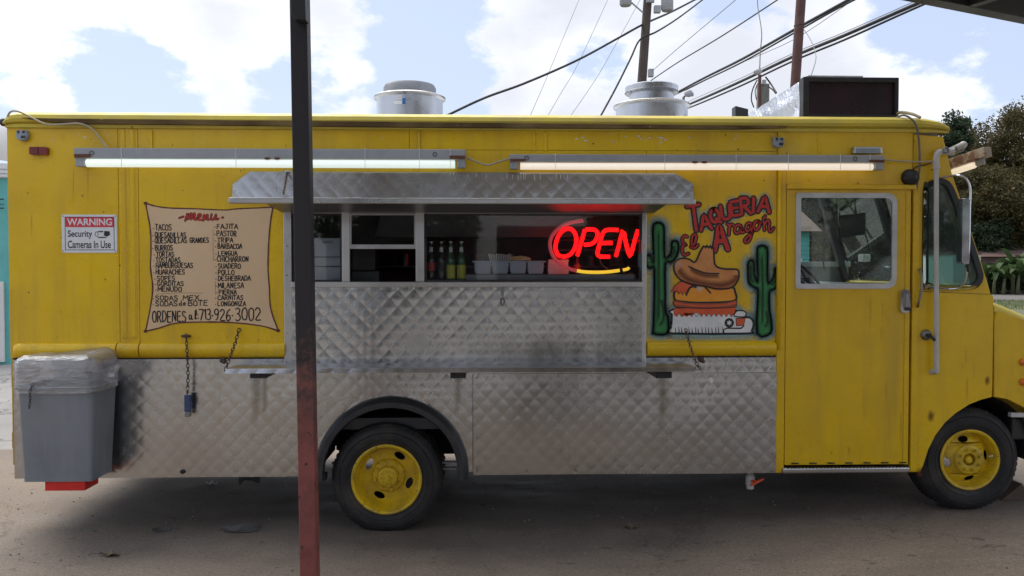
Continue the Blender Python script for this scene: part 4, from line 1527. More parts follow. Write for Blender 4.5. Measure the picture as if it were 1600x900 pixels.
RoR = RW[1] + .0
wheel(RW[0], RW[1], -.035, RW[1] + .020, .238, True)
m = tyre(RW[0], RW[1], .235, .47, RW[1] + .018, .236, 0)
wq = thing_part('wheel', (RW[0], .35, RW[1]), truck)
m.build('tyre', 'rubber', wq, smooth=35)
gF = ground_z(FWX)
wheel(FWX, FWZ, .055, FWZ - gF, .213, False)
for (cx, cz, yy) in ((RW[0], RW[1], 1.86), (FWX, FWZ, 1.86)):
    w = thing_part('wheel', (cx, yy + .12, cz), truck)
    tyre(cx, cz, yy, yy + .235, cz - ground_z(cx), .22, 0).build('tyre', 'rubber', w, smooth=35)
    MB().lathe([(.222, .02), (.19, .05), (.1, .06), (0, .06)], (cx, yy, cz), 'y', 32).build('rim', 'yellow_rim', w, smooth=40)

# rivets
rv = MB()


def rivet(x, z, y, r=.0042):
    vs = []
    for k in range(6):
        a = math.pi * k / 3
        vs.append((x + r * math.cos(a), y, z + r * math.sin(a)))
    for k in range(6):
        a = math.pi * k / 3
        vs.append((x + r * .6 * math.cos(a), y - r * .5, z + r * .6 * math.sin(a)))
    rv.add(vs, [(k, (k + 1) % 6, 6 + (k + 1) % 6, 6 + k) for k in range(6)] + [tuple(range(6, 12))])


def rivline(p, q, step, y=-S, r=.0042, jit=.002):
    a, b = Vector(P2(*p)), Vector(P2(*q))
    n = max(1, int((b - a).length / step))
    for i in range(n + 1):
        c = a.lerp(b, i / n)
        rivet(c.x + rnd.uniform(-jit, jit), c.y + rnd.uniform(-jit, jit), y, r)


rivline((183, 250), (183, 520), .075)
rivline((223, 250), (223, 520), .095)
rivline((30, 526), (180, 526), .06)
rivline((228, 527), (440, 527), .085)
rivline((30, 553.5), (440, 553.5), .09, y=-.028)
rivline((1015, 527), (1205, 527), .105)
rivline((1015, 555), (1205, 555), .105, y=-.028)
rivline((1014, 350), (1014, 520), .085)
rivline((24, 230), (26, 520), .11)
rivline((230, 213), (1205, 214), .12, y=-.010)
for py in (493, 536, 562, 606, 652, 678):
    for px in (1246, 1284, 1330, 1384) if py not in (562, 606) else (1262, 1296, 1340):
        rivet(*P2(px + rnd.uniform(-4, 4), py + rnd.uniform(-3, 3)), -.020, .005)
rivline((1414, 310), (1413, 715), .075, y=-.034)
rivline((1230, 720), (1410, 721), .10, y=-.020)
rivline((1229, 310), (1225, 715), .16, y=-.020)
rivline((1427, 520), (1427, 720), .065, y=-.020)
rivline((1508, 485), (1507, 610), .075, y=-.012)
rivline((1508, 485), (1545, 485), .04, y=-.012)
rivline((1430, 610), (1505, 606), .07, y=-.012)
rivline((1440, 470), (1545, 471), .07, y=-.012)
rivline((1427, 330), (1429, 500), .07, y=-.020, r=.004)
rivline((1480, 262), (1536, 440), .12, y=-.012, r=.003)
rivline((1560, 500), (1600, 515), .08, y=-.012)
for i in range(26):
    rivet(*P2(rnd.uniform(30, 440), rnd.uniform(245, 300)), -S, .004)
rv.build('rivets', 'yellow', truck, kind='stuff')
sv = MB()
rv_save = rv
rv = sv
rivline((745, 590), (745, 730), .2, y=-.034)
rivline((1205, 575), (1205, 735), .11, y=-.034)
rivline((745, 735), (1205, 735), .35, y=-.034)
rivline((450, 340), (450, 565), .2, y=-.034)
rivline((1005, 340), (1005, 565), .2, y=-.034)
rivline((375, 300), (1075, 300), .6, y=-.10)
rv.build('screws', 'steel_dark', truck, kind='stuff')
rv = rv_save

# paint chips along the roof edge
pc = MB()
for i in range(34):
    px = rnd.choice([rnd.uniform(900, 1080), rnd.uniform(900, 1080), rnd.uniform(40, 1400)])
    x, z = P2(px, rnd.uniform(207, 224))
    n = 6
    r_ = rnd.uniform(.003, .009)
    vs = [(x + r_ * rnd.uniform(.5, 1.5) * math.cos(2 * math.pi * k / n) * 1.6, -.0125, z + r_ * rnd.uniform(.4, 1.1) * math.sin(2 * math.pi * k / n)) for k in range(n)]
    pc.add(vs, [tuple(range(n))])
pc.build('paint_chips', 'chip', truck, kind='stuff')
pc = MB()
for i in range(70):
    px = rnd.choice([rnd.uniform(30, 220), rnd.uniform(30, 450), rnd.uniform(1020, 1470), rnd.uniform(200, 1400)])
    py = rnd.uniform(206, 300) if px > 200 else rnd.uniform(210, 540)
    if 226 < px < 440 and py > 300:
        continue
    x, z = P2(px, py)
    n = 5
    r_ = rnd.uniform(.002, .006)
    pc.add([(x + r_ * math.cos(2 * math.pi * k / n) * rnd.uniform(.6, 1.6), -.0215 if px > 1226 else -.0124, z + r_ * math.sin(2 * math.pi * k / n)) for k in range(n)], [tuple(range(n))])
pc.build('dirt_specks', 'menu_brown', truck, kind='stuff')


ds = MB()
for i in range(34):
    px, py, ln = rnd.choice([(rnd.uniform(25, 215), rnd.uniform(225, 420), 60), (rnd.uniform(1245, 1410), rnd.uniform(455, 640), 70), (rnd.uniform(1430, 1540), rnd.uniform(465, 590), 40),
                             (rnd.uniform(100, 1460), rnd.uniform(206, 212), 18), (rnd.uniform(25, 440), rnd.uniform(528, 534), 14), (rnd.uniform(1240, 1410), rnd.uniform(690, 705), 16)])
    if 225 < px < 1226 and py > 225 and py < 520:
        continue
    ln *= rnd.uniform(.4, 1.3)
    w_ = rnd.uniform(.008, .022)
    yy = -.0212 if 1226 < px < 1421 and py > 300 else -.0126 if py > 225 else -.0150
    ds.strip([P2(px, py), P2(px, py + ln * .2), P2(px + rnd.uniform(-1, 1), py + ln * .6), P2(px, py + ln)], [w_, w_, w_ * .8, w_ * .5], yy - .0001 * (i % 5), soft=True, a=rnd.uniform(.12, .38))
ds.build('dirt_streaks', 'halo_brown', truck, kind='stuff')
for (px, py, s_) in ((1453, 650, .022), (1541, 594, .018), (1200, 470, 0), (1434, 737, .02)):
    if s_:
        b_ = MB()
        b_.blob(*P2(px, py), s_ * 1.4, s_ * 2.2, -.0136 - .008 * (px == 1434), 1.2)
        b_.build('rust_patch', 'halo_brown', truck)

# fluorescent fixtures
def fixture(p0, p1, ch_h, tube_r, y, mt, off_end=None):
    a, b = W(p0[0], p0[1], y), W(p1[0], p1[1], y)
    f = thing_part('fluorescent_fixture', a, truck)
    t = (b - a).normalized()
    u = Vector((0, 0, 1))
    MB().obox(a, b, .075, ch_h).build('fixture_channel', 'galv', f, bevel=.003)
    dz = -ch_h / 2 - tube_r - .003
    s_ = .04
    MB().cyl(a + t * .075 + Vector((0, -.012, dz)), b - t * .075 + Vector((0, -.012, dz)), tube_r, 16).build('tube', mt, f, smooth=40)
    for e, c in ((1, a), (-1, b)):
        MB().obox(c + t * e * .004 + Vector((0, -.01, dz + .006)), c + t * e * .06 + Vector((0, -.01, dz + .006)), .05, tube_r * 2.1 + .006).build('end_cap', 'galv', f, bevel=.005)
        MB().obox(c + t * e * .004 + Vector((0, -.042, -ch_h * .3)), c + t * e * .11 + Vector((0, -.042, -ch_h * .3)), .008, ch_h * .35).build('rust_patch', 'rust', f, bevel=.002)
    kn = MB()
    L_ = (b - a).length
    for d in (.045, .92) if L_ > 1 else ():
        c = a + t * L_ * d + Vector((0, -.04, 0))
        kn.tube([c + Vector((.014 * math.cos(k * .785), 0, .014 * math.sin(k * .785))) for k in range(8)], .002, 4, closed=True)
    if L_ > 1:
        kn.build('knockout', 'black', f)
        rs = MB()
        for d in (.49, .515):
            c = a + t * L_ * d + Vector((0, -.041, -ch_h * .5))
            rs.sphere(c, .016, 8, 5, (1.4, .3, .6))
        rs.build('rust_tab', 'rust', f, kind='stuff')
        zt = MB()
        for d in (.12, .41, .60, .74, .88, .96):
            c = a + t * L_ * d
            zt.obox(c + Vector((0, -.042, ch_h * .62)), c + Vector((0, -.042, dz - tube_r)), .003, .003, (1, 0, 0))
        zt.build('cable_tie', 'paper', f)
    return f


fixture((120, 240), (728, 242.5), .068, .028, -.065, 'tube_cool')
fixture((796, 248), (1378, 249.5), .052, .024, -.065, 'tube_warm')
# short rusty fixture beyond the front corner
a, b = W(1486, 257, .25), W(1544, 237, -.05)
f = thing_part('fluorescent_fixture', a, truck)
t_ = (b - a).normalized()
MB().obox(a, b, .07, .07).build('fixture_channel', mat('rusty_cream_metal', (.36, .30, .22), .7, col2=(.17, .08, .05), sc=14, lo=.42, hi=.55), f, bevel=.004)
MB().obox(a + Vector((0, 0, -.062)), b - t_ * .10 + Vector((0, 0, -.062)), .05, .045).build('tube', 'tube_warm', f, bevel=.02)
MB().obox(b - t_ * .10 + Vector((0, 0, -.055)), b - t_ * .03 + Vector((0, 0, -.055)), .03, .05).build('end_cap', 'galv', f, bevel=.012)
MB().tube(sag(W(1378, 249, -.06), W(1460, 252, -.06), .008), .006, 6).build('conduit', 'cable_tan', truck, smooth=True)

# cables on the body
MB().tube(smooth_poly([tuple(W(*p)) for p in ((730, 246, -.065), (745, 253, -.06), (762, 258, -.06), (778, 253, -.06), (796, 248, -.065))], 6, False), .007, 6).build('flex_conduit', 'cable_tan', truck, smooth=True)
MB().tube(smooth_poly([tuple(W(*p)) for p in ((2, 195, .3), (10, 186, .0), (16, 175, -.05), (28, 174, -.07), (48, 183, -.07), (72, 194, -.07), (100, 194, -.06), (124, 193, -.06), (142, 200, -.05), (156, 215, -.05), (168, 232, -.07))], 5, False), .0065, 6).build('supply_cable', 'cable_tan', truck, smooth=True)
MB().sphere(W(6, 191, .2), .03, 10, 6).build('cable_gland', 'black', truck, smooth=True)
MB().tube(smooth_poly([tuple(W(*p)) for p in ((1400, 184, .0), (1412, 180, -.03), (1424, 186, -.065), (1432, 198, -.07), (1436, 222, -.04), (1437, 258, -.035), (1434, 280, -.035), (1432, 296, -.03))], 5, False), .0075, 6).build('roof_cable', 'wire_grey', truck, smooth=True)
MB().tube(smooth_poly([tuple(W(*p)) for p in ((1398, 186, .2), (1405, 176, .1), (1425, 178, .0), (1438, 184, -.05))], 5, False), .012, 6).build('roof_cable', 'cable_tan', truck, smooth=True)
MB().tube(smooth_poly([tuple(W(*p)) for p in ((1424, 268, -.03), (1432, 261, -.03), (1444, 258, -.035), (1455, 255, -.04))], 5, False), .005, 6).build('camera_cable', 'wire', truck, smooth=True)

# small devices
for (px, py) in ((40, 213), (1213, 224)):
    x, z = P2(px, py)
    d = MB().prism([(x - .035, z + .034), (x + .036, z + .034), (x + .040, z + .0), (x + .030, z - .032), (x - .012, z - .036), (x - .038, z - .02)], -.055, -.010).build('camera_bracket', 'grey_plastic', truck, bevel=.008)
    MB().box(x - .024, x - .010, -.057, -.0551, z + .012, z + .03).box(x + .010, x + .026, -.057, -.0551, z + .012, z + .03).box(x + .0, x + .028, -.057, -.0551, z - .022, z - .004).build('slots', 'black', d)
x, z = P2(65, 237)
d = MB().prism(rrect(x - .060, x + .060, z - .027, z + .027, .012), -.045, -S).build('side_marker', 'red_lens', truck, bevel=.008)
MB().box(x - .003, x + .003, -.048, -.0451, z - .026, z + .026).build('lens_rib', 'black', d)
x, z = P2(1350, 237)
d = MB().prism([(x - .108, z - .02), (x + .108, z - .02), (x + .10, z + .026), (x - .10, z + .026)], -.06, -.012).build('clearance_light', 'steel', truck, bevel=.006)
MB().box(x - .085, x + .085, -.064, -.0601, z - .016, z + .014).build('lens', 'grey_plastic', d)
x, z = P2(1419, 278)
d = MB().lathe([(.0, -.075), (.022, -.072), (.036, -.055), (.052, -.045), (.056, -.02), (.060, -.014), (.060, 0)], (x, -.012, z), 'y', 24).build('dome_camera', 'black', truck, smooth=50)
x, z = P2(1445, 523)
d = MB().lathe([(.0, -.028), (.026, -.026), (.038, -.012), (.040, 0)], (x, -.012, z), 'y', 20).build('lock_escutcheon', 'steel_dark', truck, smooth=40)
MB().cyl((x, -.075, z), (x, -.03, z), .013, 10).obox((x, -.07, z), (x + .03, -.075, z - .035), .018, .02).build('turn_handle', 'black', d, bevel=.003)
MB().tube([W(1437, 420, -.03), W(1441, 430, -.05), W(1440, 455, -.05), W(1436, 470, -.05), W(1434, 480, -.03)], .008, 8).build('grab_handle', 'steel_dark', truck, smooth=True)
# tail light and rear bracket
MB().box(W(14, 690, -.0).x, W(21, 690, 0).x, .03, .16, W(18, 703, 0).z, W(18, 676, 0).z).build('tail_light', 'red_lens', truck, bevel=.008)
# PVC drain pipe
pp = MB()
pp.cyl(W(1463, 580, -.06), W(1463, 245, -.06), .016, 14)
o = pp.build('drain_pipe', 'pvc', truck, smooth=40)
el = MB()
el.tube(smooth_poly([tuple(W(*p)) for p in ((1463, 262, -.06), (1463, 246, -.06), (1467, 238, -.06), (1476, 237, -.06), (1484, 237, -.05))], 4, False), .022, 12)
el.tube([W(1482, 237, -.06), W(1492, 236, -.08)], .026, 12)
el.tube([W(1484, 236, -.03), W(1504, 227, -.12)], .023, 12)
el.sphere(W(1505, 226.5, -.125), .026, 12, 8)
el.cyl(W(1463, 263.5, -.06), W(1463, 261, -.06), .026, 12)
el.build('pipe_elbow', 'pvc', truck, smooth=40)
MB().tube([W(1463, 574, -.06), W(1463, 580, -.058), W(1458, 581, -.03), W(1454, 581, -.0)], .021, 12).build('pipe_elbow', 'pvc', truck, smooth=40)
cl = MB()
c = W(1500, 232, -.1)
cl.tube([c + Vector((.03 * math.cos(k * .7), 0, .022 * math.sin(k * .7))) for k in range(9)], .006, 6, closed=True)
cl.tube([c + Vector((-.09 + .02 * math.cos(k * .7), .02, -.01 + .02 * math.sin(k * .7))) for k in range(9)], .007, 6, closed=True)
cl.build('pipe_clamp', 'steel_dark', truck, smooth=True)
# side mirror
mm = MB()
mpth = smooth_poly([tuple(W(*p)) for p in ((1468, 278, -.02), (1484, 275, -.08), (1496, 274, -.14), (1507, 277, -.17), (1514, 287, -.18), (1516, 300, -.18), (1515, 330, -.18), (1514, 380, -.18), (1512, 410, -.18), (1510, 428, -.17), (1506, 442, -.13), (1497, 450, -.08), (1480, 452, -.03))], 4, False)
mm.tube(mpth, .0075, 8)
mm.tube([W(1500, 312, -.14), W(1516, 312, -.18)], .006, 6)
mr_ = thing_part('side_mirror', mpth[0], truck)
mm.build('mirror_arm', 'chrome', mr_, smooth=True)
ms = MB()
p0, p1 = W(1507, 310, -.17), W(1507, 413, -.17)
ms.prism(rrect(p0.x - .028, p0.x + .022, p1.z, p0.z, .022), -.20, -.13)
ms.build('mirror_head', 'chrome', mr_, bevel=.018, segs=4)
MB().cyl(W(1512, 412, -.18), W(1513, 425, -.18), .012, 8).build('mirror_clamp', 'black', mr_)

# drain valve under the skirt
vx, vz = W(1172, 752, .1).x, W(1172, 750, .1).z
dv = thing_part('drain_valve', (vx, .1, vz), truck)
MB().cyl((vx, .1, .62), (vx, .1, vz + .02), .022, 14).cyl((vx, .1, vz + .035), (vx, .1, vz - .035), .032, 16).cyl((vx, .1, vz - .034), (vx, .1, vz - .062), .027, 16).build('valve_body', 'pvc', dv, smooth=40)
MB().cyl((vx, .07, vz), (vx + .03, .03, vz + .008), .011, 8).obox((vx - .02, .03, vz - .02), (vx + .075, .03, vz + .028), .02, .016).build('valve_handle', 'paint_redorange', dv, bevel=.004)
x, z = P2(287, 736)
MB().sphere((x, -.02, z), .02, 8, 5, (1, .5, .8)).build('skirt_latch', 'black', truck)
for (px, py, yy) in ((350, 562, -.02), (1094, 561, -.02)):
    x, z = P2(px, py)
    MB().sphere((x, yy - .01, z), .024, 7, 5, (.9, .6, .9)).sphere((x + .012, yy - .02, z - .012), .014, 6, 4).build('hook_plate', 'chain', truck)
x, z = P2(1109, 593)
MB().add([(x - .02, -.027, z + .004), (x + .0, -.027, z + .022), (x + .024, -.027, z), (x + .004, -.027, z - .024)], [(3, 2, 1, 0)]).build('sticker', 'paper', truck)

# rooftop exhaust fans
def fan(pxc, pyt, r, rt, prim, toph, y, second, label=None):
    c = W(pxc, 184, y)
    zt = W(pxc, pyt, y - rt).z
    zb = zTop + .0
    f = thing_part('exhaust_fan', (c.x, y, zb), truck)
    if label:
        f['label'] = label
    z1 = W(pxc, prim, y - r).z
    MB().lathe([(r, zb - .06), (r, z1 - .03), (r + .008, z1 - .024), (r + .020, z1 - .018), (r + .023, z1 - .006), (r + .012, z1 + .002), (r - .05, z1 + .008), (rt, z1 + .010)], (c.x, y, 0), 'z', 48).build('fan_drum', 'alu', f, smooth=45)
    if not second:
        MB().lathe([(rt, z1 + .005), (rt, zt - .03), (rt - .012, zt - .008), (rt - .05, zt), (0, zt + .004)], (c.x, y, 0), 'z', 40).build('fan_cap', 'alu_dark', f, smooth=45)
    else:
        MB().lathe([(rt - .03, z1 + .005), (rt - .03, zt - .07), (rt + .0, zt - .062), (rt + .004, zt - .012), (rt - .02, zt), (0, zt + .01)], (c.x, y, 0), 'z', 40).build('fan_cap', 'alu', f, smooth=45)
        MB().lathe([(rt + .002, zt - .06), (rt + .008, zt - .055), (rt + .002, zt - .05)], (c.x, y, 0), 'z', 40).build('fan_band', 'alu_dark', f, smooth=45)
    return f


y1 = .75
f1 = fan(640.5, 123, W(692, 160, y1).x - W(640.5, 160, y1).x, W(682, 130, y1).x - W(641, 130, y1).x, 141, .115, y1, False, 'exhaust fan with flat dark cap and sticker')
c = W(626, 162, y1)
rr_ = W(692, 160, y1).x - W(640.5, 160, y1).x
lab = MB()
for (a0, a1, zz, w_) in ((252, 262, .0, .02), (252, 262, -.02, .02), (248, 262, -.055, .05)):
    pts = []
    cx_ = W(640.5, 160, y1).x
    for k in range(5):
        a = R(a0 + (a1 - a0) * k / 4)
        pts.append((cx_ + (rr_ + .002) * math.cos(a), y1 + (rr_ + .002) * math.sin(a)))
    vs = [(p[0], p[1], c.z + zz + dz) for p in pts for dz in (0, w_ * .5)]
    lab.add(vs, [(2 * i, 2 * i + 2, 2 * i + 3, 2 * i + 1) for i in range(4)])
lab.build('sticker', 'paper', f1)
lab = MB()
pts = []
for k in range(3):
    a = R(263 + 5 * k / 2)
    pts.append((cx_ + (rr_ + .003) * math.cos(a), y1 + (rr_ + .003) * math.sin(a)))
lab.add([(p[0], p[1], c.z - .055 + dz) for p in pts for dz in (0, .045)], [(2 * i, 2 * i + 2, 2 * i + 3, 2 * i + 1) for i in range(2)])
lab.build('logo_sticker', mat('logo_blue', (.03, .14, .40), .4), f1)
f2 = fan(1018, 125, W(1073, 160, y1).x - W(1018, 160, y1).x, W(1057, 130, y1).x - W(1017, 130, y1).x, 153, .165, y1, True, 'taller exhaust fan with a stepped banded cap')

# foil wrapped roof unit behind the LED sign
ledy = .18
foil = MB()
a0 = W(1250, 124, ledy)
zr = zTop + .012
xa = W(1250, 150, ledy).x
far_x, far_y = W(1166, 170, 1.25).x, 1.25
# wedge: tall end behind the sign, lower towards the far left
nu, nv = 26, 12
vs = []
for i in range(nu):
    t = i / (nu - 1)
    x = xa + (far_x - xa) * t
    yy = ledy + .02 + (far_y - ledy) * t
    zt_ = (a0.z - .015) + (W(1166, 181, 1.25).z - a0.z + .015) * t
    for j in range(nv):
        s = j / (nv - 1)
        wv = .018 * noise.noise(Vector((x * 9, yy * 6, s * 4)))
        vs.append((x + wv, yy + wv, zr - .05 + (zt_ - zr + .05) * s))
foil.add(vs, [(i * nv + j, i * nv + j + 1, (i + 1) * nv + j + 1, (i + 1) * nv + j) for i in range(nu - 1) for j in range(nv - 1)])
# top sheet and back
tp = []
for i in range(nu):
    t = i / (nu - 1)
    x = xa + (far_x - xa) * t
    yy = ledy + .02 + (far_y - ledy) * t
    zt_ = (a0.z - .015) + (W(1166, 181, 1.25).z - a0.z + .015) * t
    tp += [(x, yy, zt_), (xa + .62, yy, zt_)]
foil.add(tp, [(2 * i, 2 * i + 1, 2 * i + 3, 2 * i + 2) for i in range(nu - 1)])
foil.add([(xa + .62, ledy + .02, zr - .05), (xa + .62, far_y, zr - .05), (xa + .62, far_y, W(1166, 181, 1.25).z), (xa + .62, ledy + .02, a0.z - .015)], [(0, 1, 2, 3)])
foil.build('roof_unit', 'foil', truck, smooth=60, label='crumpled foil wrapped rooftop unit behind the sign box')
p = W(1158, 178, .9)
MB().prism([(W(1148, 186, .9).x, zr - .05), (W(1168, 186, .9).x, zr - .05), (W(1168, 172, .9).x, W(1168, 171, .9).z), (W(1148, 166, .9).x, W(1148, 166, .9).z)], .88, .98).build('vent_box', 'black', truck, bevel=.004)

# ------------------------------------------------------------------ things fixed to or hung on the truck
# LED display
led = thing('led_sign', 'black framed blank LED sign box standing on the truck roof', 'sign', (W(1323, 186, ledy).x, ledy, zr))
x0, x1 = W(1250, 150, ledy).x, W(1398, 150, ledy).x
z0, z1 = zr, W(1323, 123.5, ledy).z
MB().prism([(x0, z0), (x1, z0), (x1, z1), (x0, z1)], ledy - .06, ledy + .012, [[(x0 + .042, z0 + .03), (x1 - .026, z0 + .03), (x1 - .026, z1 - .035), (x0 + .042, z1 - .035)]]).build('sign_frame', 'black', led, bevel=.004)
MB().box(x0 + .042, x1 - .026, ledy - .035, ledy - .02, z0 + .03, z1 - .035).build('display_face', 'led', led)
MB().tube([(x0 + .02, ledy - .02, z1 + .004), (x0 + .05, ledy - .02, z1 + .014), (x1 - .25, ledy - .02, z1 + .012)], .008, 6).build('top_trim', 'alframe', led)

# chains
chain('hanging_chain', [W(291, 525, -.055), W(292, 545, -.075), W(294, 580, -.075), W(293, 612, -.075)], .0095, 'long rusty chain holding a blue lock below the menu')
lk = bpy.data.objects[-1] if 0 else None
pc0 = W(293, 614, -.075)
pl = thing('padlock', 'blue bodied padlock hanging from the long chain below the menu', 'padlock', pc0)
MB().box(pc0.x - .020, pc0.x + .022, -.088, -.062, W(293, 643, -.075).z, W(293, 617, -.075).z).build('lock_body', 'blue', pl, bevel=.005)
MB().box(pc0.x - .018, pc0.x + .020, -.086, -.064, W(293, 651, -.075).z, W(293, 643.5, -.075).z).build('lock_base', 'steel_dark', pl, bevel=.004)
MB().tube([pc0 + Vector((.012 * math.cos(R(a)), 0, .012 + .016 * math.sin(R(a)))) for a in range(-40, 221, 26)], .0035, 6).build('shackle', 'brass', pl, smooth=True)
bk = MB().box(PX(286, 524), PX(299, 524), -.035, -S, PZ(525.5), PZ(521.5)).build('chain_mount', 'chain', truck, bevel=.002)
chain('shelf_chain', [W(373, 516, -.03), W(368, 535, -.10), W(360, 556, -.22), W(353, 576, -sh)], .0105, 'short rusty chain from beneath the menu to the shelf end')
chain('shelf_chain', [W(1072, 516, -.03), W(1076, 532, -.1), W(1083, 555, -.22), W(1091, 573, -sh)], .0095, 'rusty chain from the mural down to the shelf end')
MB().tube([W(1091, 575, -sh) + Vector((.018 * math.cos(k * .7), 0, .015 * math.sin(k * .7))) for k in range(9)], .003, 5, closed=True).build('shelf_ring', 'chain', truck)
chain('awning_chain', [W(449, 269, -.03), W(446, 286, -.25), W(443, 302, -aw)], .008, 'rusty chain holding up the steel awning beside the post')
MB().sphere(W(449, 268, -.03), .02, 8, 5, (1.4, .6, .7)).build('chain_mount', 'steel', truck)
x, z = P2(785, 458)
la = thing('latch_hasp', 'steel hasp latch hanging on the panel below the windows', 'latch', (x, -.04, z))
MB().box(x - .014, x + .014, -.036, -.026, z + .005, z + .045).build('latch_plate', 'steel_dark', la, bevel=.002)
MB().box(x - .009, x + .009, -.050, -.036, z - .025, z + .03).build('latch_tongue', 'steel_dark', la, bevel=.003)
MB().tube([(x + .012 * math.cos(k * .628), -.045, z - .06 + .026 * math.sin(k * .628)) for k in range(10)], .0035, 6, closed=True).build('latch_ring', 'chain', la)


# ------------------------------------------------------------------ lettering tools
F_ = {
    'A': [[(0, 0), (.18, .55), (.33, 1), (.5, .5), (.65, 0)], [(.10, .36), (.56, .36)]],
    'B': [[(.06, 0), (.06, 1)], [(.06, 1), (.40, .98), (.5, .78), (.40, .56), (.08, .52)], [(.08, .52), (.48, .48), (.6, .25), (.48, .03), (.06, 0)]],
    'C': [[(.6, .85), (.42, 1), (.18, .92), (.05, .6), (.06, .3), (.2, .04), (.42, 0), (.6, .14)]],
    'D': [[(.06, 0), (.06, 1)], [(.06, 1), (.38, .94), (.58, .68), (.6, .38), (.42, .08), (.06, 0)]],
    'E': [[(.56, 1), (.08, .98), (.06, .5), (.06, .02), (.58, 0)], [(.08, .52), (.48, .53)]],
    'F': [[(.56, 1), (.08, .98), (.06, .5), (.06, 0)], [(.08, .54), (.46, .55)]],
    'G': [[(.58, .86), (.38, 1), (.14, .88), (.04, .5), (.14, .1), (.38, 0), (.58, .12), (.6, .42), (.36, .44)]],
    'H': [[(.06, 0), (.06, 1)], [(.58, 0), (.58, 1)], [(.06, .5), (.58, .52)]],
    'I': [[(.15, 0), (.15, 1)]],
    'J': [[(.5, 1), (.5, .3), (.36, .02), (.14, .04), (.04, .26)], [(.3, 1), (.66, 1)]],
    'L': [[(.08, 1), (.06, .02), (.54, 0)]],
    'M': [[(.02, 0), (.08, 1), (.38, .3), (.66, 1), (.74, 0)]],
    'N': [[(.06, 0), (.08, 1), (.54, .03), (.58, 1)]],
    'O': [[(.32, 1), (.12, .88), (.03, .5), (.12, .1), (.32, 0), (.54, .1), (.62, .5), (.54, .88), (.32, 1)]],
    'P': [[(.08, 0), (.06, 1)], [(.06, 1), (.42, .98), (.58, .76), (.42, .5), (.08, .46)]],
    'Q': [[(.32, 1), (.12, .88), (.03, .5), (.12, .1), (.32, 0), (.54, .1), (.62, .5), (.54, .88), (.32, 1)], [(.38, .25), (.68, -.08)]],
    'R': [[(.06, 0), (.06, 1)], [(.06, 1), (.42, .98), (.54, .76), (.42, .54), (.08, .5)], [(.24, .5), (.6, 0)]],
    'S': [[(.56, .88), (.36, 1), (.12, .92), (.10, .68), (.34, .52), (.56, .36), (.54, .1), (.30, 0), (.06, .12)]],
    'T': [[(0, .98), (.62, 1)], [(.31, .98), (.30, 0)]],
    'U': [[(.05, 1), (.05, .3), (.18, .02), (.42, 0), (.58, .25), (.6, 1)]],
    'V': [[(.02, 1), (.3, 0), (.6, 1)]],
    'W': [[(0, 1), (.18, 0), (.36, .7), (.54, 0), (.72, 1)]],
    'X': [[(.04, 1), (.58, 0)], [(.56, 1), (.04, 0)]],
    'Z': [[(.06, 1), (.56, .98), (.05, .03), (.6, 0)]],
    '0': [[(.3, 1), (.1, .85), (.03, .45), (.14, .08), (.32, 0), (.5, .12), (.58, .5), (.5, .86), (.3, 1)]],
    '1': [[(.04, .8), (.2, 1), (.18, 0)]],
    '2': [[(.05, .8), (.22, 1), (.46, .94), (.5, .66), (.05, .02), (.58, 0)]],
    '3': [[(.08, .92), (.32, 1), (.5, .8), (.40, .58), (.22, .54), (.46, .46), (.54, .2), (.34, -.02), (.04, .05)]],
    '6': [[(.46, .98), (.2, .8), (.06, .4), (.14, .06), (.34, 0), (.52, .18), (.46, .44), (.24, .48), (.08, .3)]],
    '7': [[(.02, .96), (.56, 1), (.24, 0)]],
    '9': [[(.5, .62), (.34, .46), (.12, .54), (.06, .8), (.24, 1), (.46, .92), (.52, .66), (.42, .2), (.22, 0)]],
    'd': [[(.42, .42), (.2, .48), (.06, .24), (.16, .02), (.36, .1), (.46, .3)], [(.46, 1), (.46, .06), (.56, .02)]],
    'e': [[(.08, .26), (.42, .30), (.36, .52), (.14, .48), (.06, .2), (.2, .02), (.46, .1)]],
    'a': [[(.42, .44), (.18, .48), (.06, .24), (.16, .02), (.34, .12), (.43, .44), (.42, .08), (.54, .04)]],
    'l': [[(.08, .1), (.26, .6), (.26, .95), (.14, .95), (.10, .4), (.16, .05), (.3, .06)]],
    '.': [[(.1, .02), (.14, .04)]],
    ':': [[(.1, .12), (.13, .14)], [(.1, .52), (.13, .54)]],
    '-': [[(.1, .5), (.14, .5)]],
}
ADV = {'I': .32, 'M': .86, 'W': .84, '.': .3, ':': .3, 'l': .4, '1': .36, ' ': .42, '-': .3}


def handtext(mb, txt, x0, x1, zb, zt, w, y, jit=.03, slope=0.0, spacing=.80):
    adv = [ADV.get(c, spacing) for c in txt]
    tot = sum(adv) - .15
    sx = (x1 - x0) / tot
    h = zt - zb
    cx = x0
    k = 0
    for c, a in zip(txt, adv):
        if c != ' ':
            dy = rnd.uniform(-.05, .05) * h
            for st in F_[c]:
                pts = [(cx + (p[0] + rnd.uniform(-jit, jit)) * sx, zb + dy + (p[1] + rnd.uniform(-jit, jit)) * h + (cx - x0) * slope) for p in st]
                if len(pts) > 3 and c not in 'MNXZEFWL':
                    pts = smooth_poly(pts, 3, False)
                else:
                    q = []
                    for i in range(len(pts) - 1):      # subdivide so that corners mitre well
                        q += [pts[i], tuple(pts[i][j] * .92 + pts[i + 1][j] * .08 for j in (0, 1)), tuple(pts[i][j] * .08 + pts[i + 1][j] * .92 for j in (0, 1))]
                    pts = q + [pts[-1]]
                mb.strip(pts, w, y - .00012 * (k % 4))
                k += 1
        cx += a * sx


# menu painted on the side
menu = thing_part('painted_menu', W(330, 420, -S), truck)


def Z2(X, Y, y=-.015):
    return P2(200 + X / 3.75, 290 + Y / 3.75, y)


